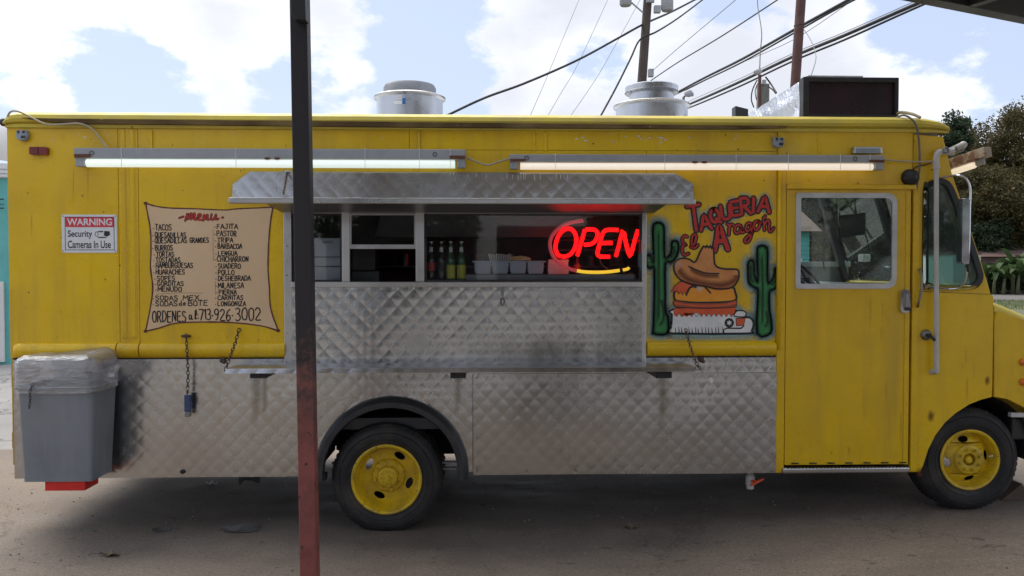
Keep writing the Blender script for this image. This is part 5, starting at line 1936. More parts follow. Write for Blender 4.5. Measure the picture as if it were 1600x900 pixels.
top_ = [(103, 103), (160, 120), (240, 131), (400, 136), (560, 143), (620, 138), (680, 134), (780, 130), (850, 125)]
rgt_ = [(850, 125), (836, 200), (825, 320), (820, 480), (828, 600), (836, 720), (880, 850)]
bot_ = [(880, 850), (780, 822), (620, 803), (450, 799), (280, 806), (180, 835), (103, 853)]
lft_ = [(103, 853), (130, 720), (145, 600), (132, 480), (135, 380), (130, 250), (103, 103)]
loop = []
for s_ in (top_, rgt_, bot_, lft_):
    loop += smooth_poly([Z2(*p) for p in s_], 3, False)[:-1]
MB().prism(loop, -.0145, -.0121).build('menu_ground', 'menu_tan', menu)
eb = MB()
for i, s_ in enumerate((top_, rgt_, bot_, lft_)):
    pts = smooth_poly([Z2(*p) for p in s_], 5, False)
    ws = [.008 + .006 * abs(noise.noise(Vector((k * .4, i * 3.1, 0)))) for k in range(len(pts))]
    ws[0] = ws[-1] = .014
    eb.strip(pts, ws, -.0152 - .0001 * i)
for p in ((103, 103), (850, 125), (880, 850), (103, 853)):
    x, z = Z2(*p)
    eb.strip([(x - .004, z), (x + .004, z)], .02, -.0157)
eb.build('menu_border', 'menu_brown', menu)
lines = [('TACOS', 160, 255, 228, 262), ('QUESADILLAS', 158, 340, 275, 303), ('QUESADILLAS', 158, 345, 307, 336), ('GRANDES', 362, 473, 306, 334), ('BURROS', 158, 262, 350, 380), ('TORTAS', 166, 270, 388, 416),
         ('TOSTADAS', 163, 307, 422, 450), ('HAMBURGUESAS', 163, 380, 453, 482), ('HUARACHES', 163, 332, 492, 520), ('SOPES', 170, 275, 530, 556), ('GORDITAS', 172, 325, 562, 588),
         ('MENUDO', 175, 315, 594, 620), ('SODAS', 160, 292, 646, 672), ('MEX.', 322, 430, 643, 669), ('SODAS', 160, 290, 677, 705), ('de', 298, 342, 673, 702), ('BOTE', 352, 467, 673, 703),
         ('FAJITA', 520, 643, 226, 252), ('PASTOR', 520, 636, 266, 296), ('TRIPA', 525, 615, 306, 333), ('BARBACOA', 525, 668, 341, 369), ('LENGUA', 528, 640, 384, 410), ('CHICHARRON', 522, 706, 415, 445),
         ('SUADERO', 528, 660, 457, 485), ('POLLO', 528, 622, 495, 522), ('DESHEBRADA', 528, 718, 529, 557), ('MILANESA', 528, 678, 570, 600), ('PIERNA', 532, 636, 611, 637), ('CARNITAS', 526, 675, 643, 669), ('LONGONIZA', 525, 690, 679, 705)]
for (t, a, b, c, d) in lines:
    mb = MB()
    x0, zb = Z2(a, d)
    x1, zt = Z2(b, c)
    handtext(mb, t, x0, x1, zb, zt, .0064, -.0156)
    if t not in ('GRANDES', 'MEX.', 'de', 'BOTE'):
        bx, bz = Z2(a - 12, (c + 2 * d) / 3)
        mb.strip([(bx - .001, bz), (bx + .001, bz)], .007, -.0156)
    mb.build('lettering', 'ink', menu)
mb = MB()
x0, zb = Z2(143, 798); x1, zt = Z2(340, 735)
handtext(mb, 'ORDENES', x0, x1, zb, zt, .0085, -.0156)
x0, zb = Z2(355, 783); x1, zt = Z2(412, 728)
handtext(mb, 'al:', x0, x1, zb, zt, .0085, -.0156)
mb.build('lettering', 'ink', menu)
mb = MB()
for (t, a, b, c, d) in (('713', 418, 485, 722, 782), ('926', 505, 600, 722, 788), ('3002', 628, 776, 718, 790)):
    x0, zb = Z2(a, d); x1, zt = Z2(b, c)
    handtext(mb, t, x0, x1, zb, zt, .0090, -.0156, spacing=.72)
for X in (495, 612):
    x, z = Z2(X, 762)
    mb.strip([(x - .001, z), (x + .002, z)], .010, -.0156)
mb.build('lettering', 'ink', menu)
ru = MB()
ru.strip([Z2(498, 262), Z2(500, 440)], .002, -.0154)
ru.strip([Z2(512, 560), Z2(512, 640)], .002, -.0154)
ru.strip([Z2(165, 636), Z2(300, 628), Z2(440, 630)], .002, -.0154)
ru.build('menu_rule', 'menu_brown', menu)
title = [[(300, 190), (325, 181)], [(335, 207), (343, 180), (350, 163), (352, 200), (362, 172), (370, 163), (371, 200), (382, 170), (391, 164), (389, 198), (402, 198)],
         [(404, 190), (424, 181), (424, 167), (411, 173), (410, 198), (432, 200)], [(440, 205), (446, 170), (449, 200), (461, 172), (467, 176), (465, 200), (480, 196)],
         [(490, 168), (487, 195), (502, 198), (516, 168), (515, 197), (530, 194)], [(552, 188), (556, 186)]]
for (nm_, w_, m_, yy) in (('title_outline', .022, 'menu_brown', -.0153), ('title_fill', .010, 'paint_red', -.0160)):
    mb = MB()
    for i, s_ in enumerate(title):
        pts = smooth_poly([Z2(*p) for p in s_], 4, False) if len(s_) > 2 else [Z2(*p) for p in s_]
        mb.strip(pts, w_ * .72, yy - .0001 * i)
    mb.build(nm_, m_, menu)

# mural
mural = thing_part('painted_mural', W(1115, 420, -S), truck)


def Z6(X, Y, y=-.014):
    return P2(980 + X / 3.6, 290 + Y / 3.6, y)


def shape(name, pts, m_, lay, k=3, outline=.016, halo=None, hw=.07):
    y = -.0125 - lay * .00055
    lp = smooth_poly([Z6(*p) for p in pts], k) if k > 1 else [Z6(*p) for p in pts]
    if halo:
        hb = MB()
        hb.strip(lp, hw, -.01235, soft=True, closed=True)
        hb.build('airbrush_halo', halo, mural)
    b = MB()
    b.prism(lp, y, y)
    o = b.build(name, m_, mural)
    if outline:
        e = MB()
        e.strip(lp, outline, y - .0003, closed=True)
        e.build('outline', 'paint_black', mural)
    return o, lp


cl_ = [(145, 240), (155, 214), (180, 208), (200, 220), (208, 250), (211, 405), (238, 392), (250, 362), (250, 325), (264, 311), (282, 315), (289, 337), (285, 372), (270, 410), (245, 430), (215, 440), (214, 600), (216, 715), (228, 735), (228, 830),
       (148, 832), (148, 790), (153, 477), (128, 466), (111, 450), (105, 420), (106, 400), (119, 389), (134, 399), (138, 420), (150, 430), (146, 320)]
cr_ = [(732, 365), (742, 343), (763, 337), (782, 345), (790, 370), (790, 538), (812, 534), (829, 503), (832, 470), (845, 459), (858, 467), (860, 500), (850, 545), (830, 580), (800, 602), (800, 700), (808, 745), (808, 828), (733, 832), (736, 600),
       (720, 575), (695, 560), (682, 530), (680, 445), (690, 422), (705, 422), (713, 442), (716, 500), (725, 530), (735, 535)]
for c_, ribs in ((cl_, [[(175, 240), (178, 500), (176, 780)], [(190, 640), (205, 700), (200, 760), (180, 790)], [(262, 340), (262, 375), (240, 408)]]), (cr_, [[(758, 370), (762, 600), (760, 790)], [(780, 700), (790, 760), (775, 800)], [(845, 480), (835, 535), (810, 565)], [(694, 440), (697, 520), (712, 545)]])):
    o, lp = shape('painted_cactus', c_, 'paint_green', 1, k=3, outline=.014, halo='halo_blue', hw=.13)
    e = MB()
    e.strip(lp, .05, -.0125 - .00085, soft=True, closed=True)
    for i, r_ in enumerate(ribs):
        e.strip(smooth_poly([Z6(*p) for p in r_], 4, False), .03, -.0134 - .0001 * i, soft=True)
    e.build('airbrush_shading', 'halo_dark', mural)
# serape figure
shape('painted_blanket', [(250, 760), (252, 725), (262, 695), (600, 695), (625, 735), (690, 742), (712, 775), (700, 818), (680, 832), (255, 832), (248, 800)], 'paint_white', 1, k=2, halo='halo_blue', hw=.14)
fr_ = MB()
for i in range(15):
    X = 268 + i * 19 + rnd.uniform(-3, 3)
    fr_.strip([Z6(X, 800 + rnd.uniform(-8, 5)), Z6(X + 3, 830)], [.003, .008], -.0139 - .00005 * (i % 3))
fr_.strip([Z6(545, 830), Z6(540, 812), Z6(560, 802), Z6(640, 803), Z6(655, 790)], .010, -.0141)
fr_.build('fringe_strokes', 'paint_black', mural)
zig = [(262, 690), (612, 682), (608, 712)] + [(600 - i * 14, 718 + (20 if i % 2 else 0)) for i in range(1, 24)] + [(264, 722)]
shape('painted_zigzag', zig, 'paint_redorange', 3, k=1, outline=.005)
shape('painted_bun', [(268, 642), (264, 605), (285, 562), (330, 548), (380, 570), (430, 560), (500, 580), (590, 572), (607, 600), (613, 640), (560, 655), (400, 659), (300, 652)], 'paint_orange', 4, k=3)
shape('painted_patty', [(264, 644), (330, 655), (450, 660), (560, 655), (613, 642), (613, 668), (600, 684), (450, 690), (300, 686), (265, 678)], 'paint_brown', 5, k=2, outline=.007)
sb_ = MB()
sb_.strip(smooth_poly([Z6(268, 662), Z6(400, 676), Z6(540, 672), Z6(610, 658)], 4, False), .012, -.0160)
sb_.strip(smooth_poly([Z6(272, 700), Z6(400, 702), Z6(600, 690)], 4, False), .009, -.0151)
sb_.build('painted_band', 'paint_redorange', mural)
shape('painted_scarf', [(245, 600), (268, 562), (300, 538), (350, 548), (378, 568), (352, 578), (332, 622), (322, 598), (310, 616), (302, 594), (290, 610), (276, 592)], 'paint_redorange', 6, k=1, outline=.007)
e = MB()
e.strip(smooth_poly([Z6(332, 615), Z6(348, 578), Z6(380, 560), (Z6(425, 562)), Z6(448, 582), Z6(468, 604)], 4, False), .012, -.0162)
e.build('outline', 'paint_black', mural)
hat = [(262, 455), (275, 425), (310, 408), (350, 415), (376, 432), (392, 415), (410, 372), (430, 340), (440, 350), (447, 336), (458, 352), (467, 338), (475, 355), (483, 348), (487, 380), (491, 440), (515, 462), (560, 470), (605, 470), (626, 480), (625, 520), (605, 560), (570, 578), (500, 581), (440, 566), (360, 555), (300, 530), (270, 495)]
o, lp = shape('painted_hat', hat, 'paint_hat', 8, k=2, outline=.013)
e = MB()
e.strip(smooth_poly([Z6(*p) for p in ((345, 455), (400, 480), (450, 493), (515, 495))], 4, False), [.004] + [.011] * 10 + [.012] * 1 + [.004], -.0176) if 0 else e.strip(smooth_poly([Z6(*p) for p in ((345, 455), (400, 480), (450, 493), (515, 495))], 4, False), .010, -.0176)
e.build('outline', 'paint_black', mural)
e = MB()
e.strip(smooth_poly([Z6(*p) for p in ((285, 470), (340, 525), (430, 550), (530, 560), (600, 535), (615, 500))], 4, False), .07, -.0173, soft=True)
e.strip(smooth_poly([Z6(*p) for p in ((350, 465), (400, 492), (450, 506), (520, 506))], 4, False), .05, -.0172, soft=True)
e.build('airbrush_shading', 'halo_brown', mural)
e = MB()
e.blob(*Z6(405, 578), .035, .03, -.0166, 1.4)
e.blob(*Z6(290, 440), .05, .04, -.0174, .5)
e.build('airbrush_glint', 'halo_light', mural, kind='stuff')
e = MB()
cx_, cz_ = Z6(574, 772)
e.prism([(cx_ + .034 * math.cos(k * .35), cz_ + .034 * math.sin(k * .35)) for k in range(18)], -.0142, -.0142)
e.build('painted_disc', 'paint_black', mural)
e = MB()
e.prism([(cx_ + (.022 if k % 2 else .010) * math.cos(k * math.pi / 6), cz_ + (.022 if k % 2 else .010) * math.sin(k * math.pi / 6)) for k in range(12)], -.0147, -.0147)
e.build('painted_star', 'paint_white', mural)
shape('painted_patch', [(612, 748), (665, 745), (655, 785), (615, 788)], 'paint_redorange', 3, k=1, outline=.007)
shape('painted_roll', [(602, 735), (615, 706), (650, 704), (668, 715), (660, 738)], 'paint_white', 3, k=2, outline=.009)

# TAQUERIA lettering: black outline under red strokes
big = [('T', 345, 415, 110, 252, 8), ('A', 408, 468, 166, 246, 10), ('Q', 468, 522, 134, 205, 10), ('U', 530, 578, 112, 188, 8), ('E', 585, 628, 88, 168, 8), ('R', 640, 690, 70, 158, 6), ('I', 704, 716, 70, 150, -2), ('A', 738, 802, 64, 148, -4), ('A', 486, 560, 226, 362, 6)]


def bigletter(ch, x0, x1, y0, y1, rot):
    cx, cy = (x0 + x1) / 2, (y0 + y1) / 2
    res = []
    xsn = [p[0] for s in F_[ch] for p in s]
    lo_, hi_ = min(xsn), max(xsn)
    if hi_ - lo_ < .1:
        lo_, hi_ = lo_ - .5, hi_ + .5
    for st in F_[ch]:
        pts = []
        for p in st:
            X = x0 + (p[0] - lo_) / (hi_ - lo_) * (x1 - x0)
            Y = y1 - p[1] * (y1 - y0)
            a = R(-rot)
            dx, dy = X - cx, Y - cy
            pts.append(Z6(cx + dx * math.cos(a) - dy * math.sin(a), cy + dx * math.sin(a) + dy * math.cos(a)))
        res.append(smooth_poly(pts, 3, False) if (len(pts) > 4 or ch in 'QUR') and ch != 'E' else
                   sum([[pts[i], tuple(pts[i][j] * .7 + pts[i + 1][j] * .3 for j in (0, 1)), tuple(pts[i][j] * .3 + pts[i + 1][j] * .7 for j in (0, 1))] for i in range(len(pts) - 1)], []) + [pts[-1]])
    return res


script = {
    'lettering_e': [[(338, 288), (322, 283), (310, 300), (316, 326), (332, 332), (314, 338), (308, 362), (320, 390), (346, 382)]],
    'lettering_l': [[(358, 345), (375, 330), (388, 292), (380, 274), (366, 290), (362, 322), (370, 350), (388, 346), (398, 334)]],
    'lettering_r': [[(563, 217), (575, 227), (572, 276)], [(572, 245), (585, 218), (600, 226)]],
    'lettering_a': [[(640, 226), (618, 222), (605, 246), (612, 268), (630, 262), (642, 235), (641, 262), (657, 260)]],
    'lettering_g': [[(700, 216), (680, 212), (666, 235), (672, 255), (690, 248), (700, 220), (699, 270), (686, 310), (668, 320), (662, 305), (680, 285), (705, 262)]],
    'lettering_o': [[(736, 200), (718, 206), (712, 230), (722, 250), (740, 240), (746, 215), (737, 201), (752, 210)], [(766, 186), (777, 171)]],
    'lettering_n': [[(768, 202), (772, 250)], [(772, 222), (789, 196), (800, 206), (797, 243), (806, 260), (824, 238)]],
}
hb = MB()
k = 0
for args in big:
    for st in bigletter(*args):
        hb.strip(st, .105, -.01232 - .00001 * k, soft=True, a=.8)
        k += 1
hb.build('airbrush_halo', 'halo_blue', mural)
li = 0
for args in big:
    sts = bigletter(*args)
    w_ = .021 if args is not big[-1] else .030
    o1 = MB()
    for i, st in enumerate(sts):
        o1.strip(st, w_ + .023, -.0129 - .0002 * i - .0001 * (li % 2))
    oo = o1.build('lettering', 'paint_black', mural)
    o2 = MB()
    for i, st in enumerate(sts):
        o2.strip(st, w_, -.0140 - .0002 * i - .0001 * (li % 2))
    o2.build('lettering_fill', 'paint_red', mural)
    li += 1
for nme, sts in script.items():
    w_ = .012
    o1, o2 = MB(), MB()
    for i, st in enumerate(sts):
        pts = smooth_poly([Z6(*p) for p in st], 4, False)
        o1.strip(pts, w_ + .019, -.0128 - .0002 * i)
        o2.strip(pts, w_, -.0136 - .0002 * i)
    o1.build('lettering', 'paint_black', mural)
    o2.build('lettering_fill', 'paint_red', mural)

# warning sign
ws = thing('warning_sign', 'white metal sign with red header reading WARNING Security Cameras In Use', 'sign', (PX(141, 364), -.016, PZ(395, 141)))
zx0, zx1, zz0, zz1 = PX(98.5, 364), PX(184.5, 364), PZ(395, 141), PZ(335.5, 141)
MB().prism(rrect(zx0, zx1, zz0, zz1, .012), -.0170, -.0125).build('sign_plate', 'white', ws)
ix0, ix1, iz0, iz1 = PX(103.5, 364), PX(180.5, 364), PZ(391, 141), PZ(339, 141)
MB().prism([(ix0, iz0), (ix1, iz0), (ix1, iz1), (ix0, iz1)], -.0176, -.0172, [[(ix0 + .004, iz0 + .004), (ix1 - .004, iz0 + .004), (ix1 - .004, iz1 - .004), (ix0 + .004, iz1 - .004)]]).build('sign_border', 'ink', ws)
zr_ = PZ(355, 141)
MB().box(ix0 + .004, ix1 - .004, -.0182, -.0173, zr_, iz1 - .004).build('sign_header', 'signred', ws)


def print_text(txt, x0, x1, zb, zt, y, m_, parent, bold=.0):
    cu = bpy.data.curves.new('lettering', 'FONT')
    cu.body = txt
    cu.fill_mode = 'BOTH'
    cu.offset = bold
    tmp = bpy.data.objects.new('tmp_text', cu)
    COL.objects.link(tmp)
    dg = bpy.context.evaluated_depsgraph_get()
    me = bpy.data.meshes.new_from_object(tmp.evaluated_get(dg))
    bpy.data.objects.remove(tmp)
    V = np.array([v.co[:] for v in me.vertices])
    F = [tuple(p.vertices) for p in me.polygons]
    lo, hi = V.min(0), V.max(0)
    b = MB()
    b.add([(x0 + (v[0] - lo[0]) / (hi[0] - lo[0]) * (x1 - x0), y, zb + (v[1] - lo[1]) / (hi[1] - lo[1]) * (zt - zb)) for v in V], F)
    return b.build('lettering', m_, parent)


print_text('WARNING', PX(107, 348), PX(177, 348), PZ(352.5, 141), PZ(341.5, 141), -.0185, 'white', ws, .02)
print_text('Security', PX(108, 366), PX(146, 366), PZ(373.5, 141), PZ(360, 141), -.0175, 'ink', ws, .018)
print_text('Cameras In Use', PX(108, 383), PX(175, 383), PZ(388, 141), PZ(376, 141), -.0175, 'ink', ws, .018)
ic = MB()
cx_, cz_ = P2(153, 366)
ic.prism([(cx_ + .012 * math.cos(k * .42), cz_ + .018 * math.sin(k * .42)) for k in range(15)], -.0176, -.0176, [[(cx_ + .008 * math.cos(k * .42), cz_ + .014 * math.sin(k * .42)) for k in range(15)]])
ic.prism([P2(154, 361.5), P2(163, 360.8), P2(163, 363), P2(156, 363)], -.0178, -.0178)
ic.prism([P2(165, 361), P2(173, 361.5), P2(174, 367), P2(169, 370), P2(164, 368)], -.0177, -.0177)
ic.prism([P2(154, 370.5), P2(162, 370), P2(170, 370.5), P2(166, 372), P2(156, 372)], -.0179, -.0179)
ic.build('camera_icon', 'ink', ws)
sc_ = MB()
for (px, py) in ((101, 338), (182, 338), (101, 392), (182, 392)):
    x, z = P2(px, py)
    sc_.cyl((x, -.0195, z), (x, -.017, z), .004, 8)
sc_.build('screws', 'steel_dark', ws)

# ------------------------------------------------------------------ serving window contents
zs = zW0 + .018       # sill level inside
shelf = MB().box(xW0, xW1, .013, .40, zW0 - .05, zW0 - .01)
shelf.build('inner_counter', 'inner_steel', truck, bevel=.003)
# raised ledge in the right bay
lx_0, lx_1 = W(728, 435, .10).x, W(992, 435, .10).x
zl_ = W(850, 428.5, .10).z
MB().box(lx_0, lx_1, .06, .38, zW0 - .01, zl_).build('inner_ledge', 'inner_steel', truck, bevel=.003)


def bottle(px, label, mg, lab_m, h_px=(377, 437)):
    y = .08
    b0, b1 = W(px, h_px[1], y), W(px, h_px[0], y)
    base = zW0 - .01
    h = b1.z - base
    t = thing('bottle', label, 'bottle', (b0.x, y, base), 'bottles in the serving window')
    r = .030
    MB().lathe([(0, 0), (r * .9, 0), (r, .01), (r, h * .52), (r * .85, h * .62), (r * .45, h * .76), (r * .40, h * .94), (r * .46, h * .95), (r * .46, h * .98)], (b0.x, y, base), 'z', 20).build('glass_body', mg, t, smooth=50)
    MB().lathe([(r * .5, h * .955), (r * .52, h * .99), (r * .4, h), (0, h)], (b0.x, y, base), 'z', 14).build('cap', 'brass', t, smooth=40)
    MB().lathe([(r + .0012, h * .12), (r + .0012, h * .44)] if mg == 'bottle_green' else [(r + .0012, h * .30), (r + .0012, h * .50)], (b0.x, y, base), 'z', 20).build('label', lab_m, t, smooth=True)
    MB().lathe([(r * .5, h * .70), (r * .47, h * .86)], (b0.x, y, base), 'z', 14, R(200), R(330)).build('neck_label', 'paper', t, smooth=True)
    return t


bottle(674, 'dark bottle with a red label, leftmost in the serving window', 'bottle_dark', 'redlab')
bottle(690, 'dark bottle without bright label standing beside the red labelled one', 'bottle_dark', 'inner')
bottle(704.5, 'green bottle with yellow label, left of the two green ones', 'bottle_green', 'bottle_lab')
bottle(721, 'green bottle with yellow label nearest the condiment tray', 'bottle_green', 'bottle_lab')
b_ = W(902, 420, .2)
tr_ = thing('bottle', 'small dark bottle with red label behind the neon sign', 'bottle', (b_.x, .2, zl_), 'bottles in the serving window')
MB().lathe([(0, 0), (.022, 0), (.024, .05), (.022, .09), (.010, .12), (.010, .145), (0, .146)], (b_.x, .2, zl_), 'z', 16).build('glass_body', 'bottle_dark', tr_, smooth=50)
MB().lathe([(.0255, .03), (.0250, .07)], (b_.x, .2, zl_), 'z', 16).build('label', 'redlab', tr_, smooth=True)

# condiment tray with four cups
ty = .12
tx0, tx1 = W(738, 410, ty).x, W(853, 410, ty).x
tzt = W(795, 407.5, ty).z
tzb = zl_ + .002
tr_ = thing('condiment_tray', 'blue grey plastic four compartment tray on the ledge behind glass', 'tray', ((tx0 + tx1) / 2, ty, tzb))
m = MB()
m.box(tx0, tx1, ty - .012, ty + .2, tzt - .012, tzt)
for i in range(4):
    a = tx0 + .014 + i * (tx1 - tx0 - .02) / 4
    b = a + (tx1 - tx0) / 4 - .014
    lo_, hi_ = (a + .010, b - .010), (a, b)
    vs = []
    for (xa_, xb_, z) in ((lo_[0], lo_[1], tzb), (a + .003, b - .003, tzb + .02), (hi_[0], hi_[1], tzt - .012)):
        vs += [(xa_, ty, z), (xb_, ty, z), (xb_, ty + .18, z), (xa_, ty + .18, z)]
    fs = [(3, 2, 1, 0)]
    for r_ in range(2):
        for k in range(4):
            fs.append((r_ * 4 + k, r_ * 4 + (k + 1) % 4, r_ * 4 + 4 + (k + 1) % 4, r_ * 4 + 4 + k))
    m.add(vs, fs)
m.build('tray_body', 'tray', tr_, bevel=.003)
ut = thing('plastic_cutlery', 'bunch of white plastic cutlery standing in the condiment tray', 'cutlery', (W(782, 407, ty).x, ty + .05, tzt - .05))
for i in range(13):
    a = W(768 + i * 2.2, 407, ty + .05)
    b = W(764 + i * 2.9, 396 + rnd.uniform(-1, 2), ty + .03 + rnd.uniform(0, .05))
    mm = MB()
    mm.obox(a - Vector((0, 0, .04)), b, .008, .003, (0, 1, 0))
    mm.build('utensil', 'paper', ut)
pk = thing('snack_packet', 'yellow and white packet lying across the condiment tray', 'packet', (W(812, 407, ty).x, ty + .05, tzt))
a, b = W(796, 404, ty + .05), W(829, 404, ty + .05)
vs = []
for i in range(9):
    t = i / 8
    x = a.x + (b.x - a.x) * t
    th = .018 + .016 * math.sin(math.pi * t)
    for (dy, dz) in ((-.03, 0), (-.02, th), (.03, th), (.05, 0)):
        vs.append((x, ty + .05 + dy, tzt + .002 + dz + .008 * noise.noise(Vector((x * 30, dy * 9, 1)))))
MB().add(vs, [(i * 4 + k, (i + 1) * 4 + k, (i + 1) * 4 + (k + 1) % 4, i * 4 + (k + 1) % 4) for i in range(8) for k in range(4)] + [(0, 1, 2, 3), (35, 34, 33, 32)]).build('packet_body', 'pack', pk, smooth=40)
np_ = thing('napkin_stack', 'stack of white napkins beside the tray under the neon ring', 'napkins', (W(872, 425, .16).x, .2, zl_))
a, b = W(856, 425, .14), W(889, 425, .14)
zt_ = W(870, 405.5, .14).z
for i in range(6):
    z0 = zl_ + .001 + (zt_ - zl_) * i / 6
    MB().box(a.x + rnd.uniform(0, .006), b.x - rnd.uniform(0, .006), .14 + rnd.uniform(0, .004), .27, z0, z0 + (zt_ - zl_) / 6 - .001).build('napkin', 'paper', np_)

# foam boxes in the left bay, carton in the open bay
for i, (px0, px1, py0, py1, lab) in enumerate(((488, 533, 439, 417, 'bottom white foam tray pack in the left serving window'), (486, 533, 416, 402, 'middle white foam tray pack in the left serving window'), (487, 533, 401, 372, 'topmost pale foam tray pack with print, in the left window'))):
    y = .09
    a, b = W(px0, py0, y), W(px1, py1, y)
    zb = max(a.z, zW0 - .009) if i == 0 else a.z
    m = MB().box(a.x, b.x, y, y + .22, zb if i else zW0 - .009, b.z)
    o = tag(m.build('foam_pack', mat('pale_foam_%d' % i if 0 else 'pale_foam', (.55, .60, .66), .6, col2=(.45, .5, .56), sc=12), bevel=.006), lab, 'foam pack', 'foam packs in the left serving window')
sp = W(512, 378, .09)
print_text('SANDS', W(504, 378, .088).x, W(521, 378, .088).x, W(512, 380, .088).z, W(512, 376, .088).z, .0885, 'ink', o)
a, b = W(550, 438, .16), W(592, 424, .16)
tag(MB().box(a.x, b.x, .16, .3, zW0 - .009, b.z).build('carton', mat('dark_carton', (.035, .037, .036), .7), bevel=.004), 'low dark carton inside the open serving hatch', 'carton')
a, b = W(550, 424, .2), W(586, 388, .2)
tag(MB().box(a.x, b.x, .2, .34, W(550, 424, .16).z + .006, b.z).build('carton', mat('black_carton', (.022, .022, .022), .7), bevel=.004), 'taller black box standing on the low carton in the hatch', 'carton')

# kitchen furniture at the back
ORD = ['first', 'second', 'third', 'fourth', 'fifth', 'sixth', 'seventh', 'eighth', 'ninth']
hood_ = thing_part('range_hood', (0, 1.8, 2.3), truck)
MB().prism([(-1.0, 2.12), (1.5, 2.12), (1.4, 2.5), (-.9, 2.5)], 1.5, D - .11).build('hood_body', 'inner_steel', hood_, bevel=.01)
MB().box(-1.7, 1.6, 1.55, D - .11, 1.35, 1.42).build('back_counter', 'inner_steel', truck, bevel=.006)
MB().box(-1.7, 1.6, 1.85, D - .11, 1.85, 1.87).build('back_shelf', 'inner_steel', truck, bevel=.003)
for i in range(9):
    x = -1.5 + i * .35 + rnd.uniform(-.06, .06)
    r = rnd.uniform(.05, .09)
    h = rnd.uniform(.08, .2)
    zz = 1.872
    tag(MB().lathe([(0, 0), (r, 0), (r, h), (r * .9, h + .004), (0, h + .004)], (x, 1.97, zz), 'z', 14).build('storage_jar', rnd.choice(['inner_steel', 'steel_dark', 'cabgrey']), smooth=40), ORD[i] + ' dim jar from the left on the back shelf inside the truck kitchen', 'jar', 'jars on the kitchen back shelf')
for i, x in enumerate((-1.2, -.5, .35, 1.0)):
    r = .13
    tag(MB().lathe([(0, 0), (r, 0), (r, .18), (r + .008, .185), (0, .2)], (x, 1.75, 1.421), 'z', 20).build('cooking_pot', 'steel_dark', smooth=40), ORD[i] + ' dim steel cooking pot from the left on the back counter inside the truck', 'pot', 'pots on the kitchen back counter')

# neon sign
neon = thing('neon_open_sign', 'red neon OPEN sign with oval tube glowing in the serving window', 'neon sign', W(935, 428, .06))
ny = .055


def Z5(X, Y):
    return W(640 + X / 4, 300 + Y / 4, ny)


def ntube(name, pts, r, m_, k=4):
    P = [tuple(Z5(*p)) for p in pts]
    P = smooth_poly(P, k, False) if k > 1 else P
    MB().tube(P, r, 10).build(name, m_, neon, smooth=True)


ntube('letter_tube', [(948, 404), (925, 388), (912, 350), (920, 300), (942, 258), (972, 234), (1005, 231), (1030, 252), (1042, 290), (1036, 340), (1014, 380), (985, 400), (952, 405)], .0145, 'neon_red')
ntube('letter_tube', [(1048, 400), (1062, 350), (1080, 290), (1096, 234)], .0145, 'neon_red', 3)
ntube('letter_tube', [(1100, 234), (1145, 234), (1170, 246), (1174, 272), (1160, 305), (1135, 325), (1090, 330)], .0145, 'neon_red')
ntube('letter_tube', [(1304, 238), (1250, 236), (1222, 242), (1206, 262), (1192, 310), (1176, 370), (1178, 395), (1200, 404), (1252, 404)], .0145, 'neon_red')
ntube('letter_tube', [(1196, 320), (1268, 318)], .0145, 'neon_red', 1)
ntube('letter_tube', [(1288, 404), (1304, 350), (1332, 240), (1346, 290), (1360, 350), (1378, 402), (1392, 360), (1408, 300), (1428, 236)], .0145, 'neon_red', 2)
ntube('letter_tube', [(1440, 300), (1446, 340), (1443, 380)], .012, 'neon_red', 2)
ring_ = [(1085, 178), (1020, 188), (960, 210), (912, 245), (885, 285), (877, 330), (887, 380), (915, 425), (960, 462), (1010, 484), (1045, 492)]
ntube('oval_tube', ring_, .013, 'neon_off')
ntube('oval_tube', [(1045, 492), (1100, 500), (1180, 502), (1250, 498), (1312, 490)], .012, 'neon_yel')
ntube('oval_tube', [(1328, 488), (1360, 482), (1372, 472)], .011, 'neon_yel')
MB().tube([Z5(1312, 490), Z5(1330, 487)], .016, 8).build('tube_sleeve', 'black', neon)
MB().tube(smooth_poly([tuple(Z5(*p)) for p in ((1200, 404), (1190, 430), (1215, 465), (1240, 480))], 4, False), .004, 5).tube(smooth_poly([tuple(Z5(*p)) for p in ((1330, 490), (1350, 520), (1390, 510), (1410, 545), (1370, 555))], 4, False), .005, 5).build('sign_cord', 'wire_grey', neon, smooth=True)
fm = MB()
for (p, q) in (((930, 300), (1440, 300)), ((930, 362), (1440, 362))):
    a, b = Z5(*p) + Vector((0, .03, 0)), Z5(*q) + Vector((0, .03, 0))
    fm.obox(a, b, .008, .008)
fm.build('sign_frame', 'black', neon)

# ------------------------------------------------------------------ bin with clear liner, standing on a red ledge
by0, by1 = -.42, -.06
bz0 = W(85, 755, by0).z
bz1 = W(85, 607, by0).z
bx0t, bx1t = W(24, 610, by0).x, W(144, 610, by0).x
bx0b, bx1b = W(31, 750, by0).x, W(139, 750, by0).x
bin_ = thing('trash_bin', 'grey tapered plastic trash bin at the rear corner of the truck', 'trash bin', ((bx0b + bx1b) / 2, (by0 + by1) / 2, bz0))


def rloop(x0, x1, y0, y1, r, z, n=4):
    return [(x, y, z) for x, y in rrect(x0, x1, y0, y1, r, n)]


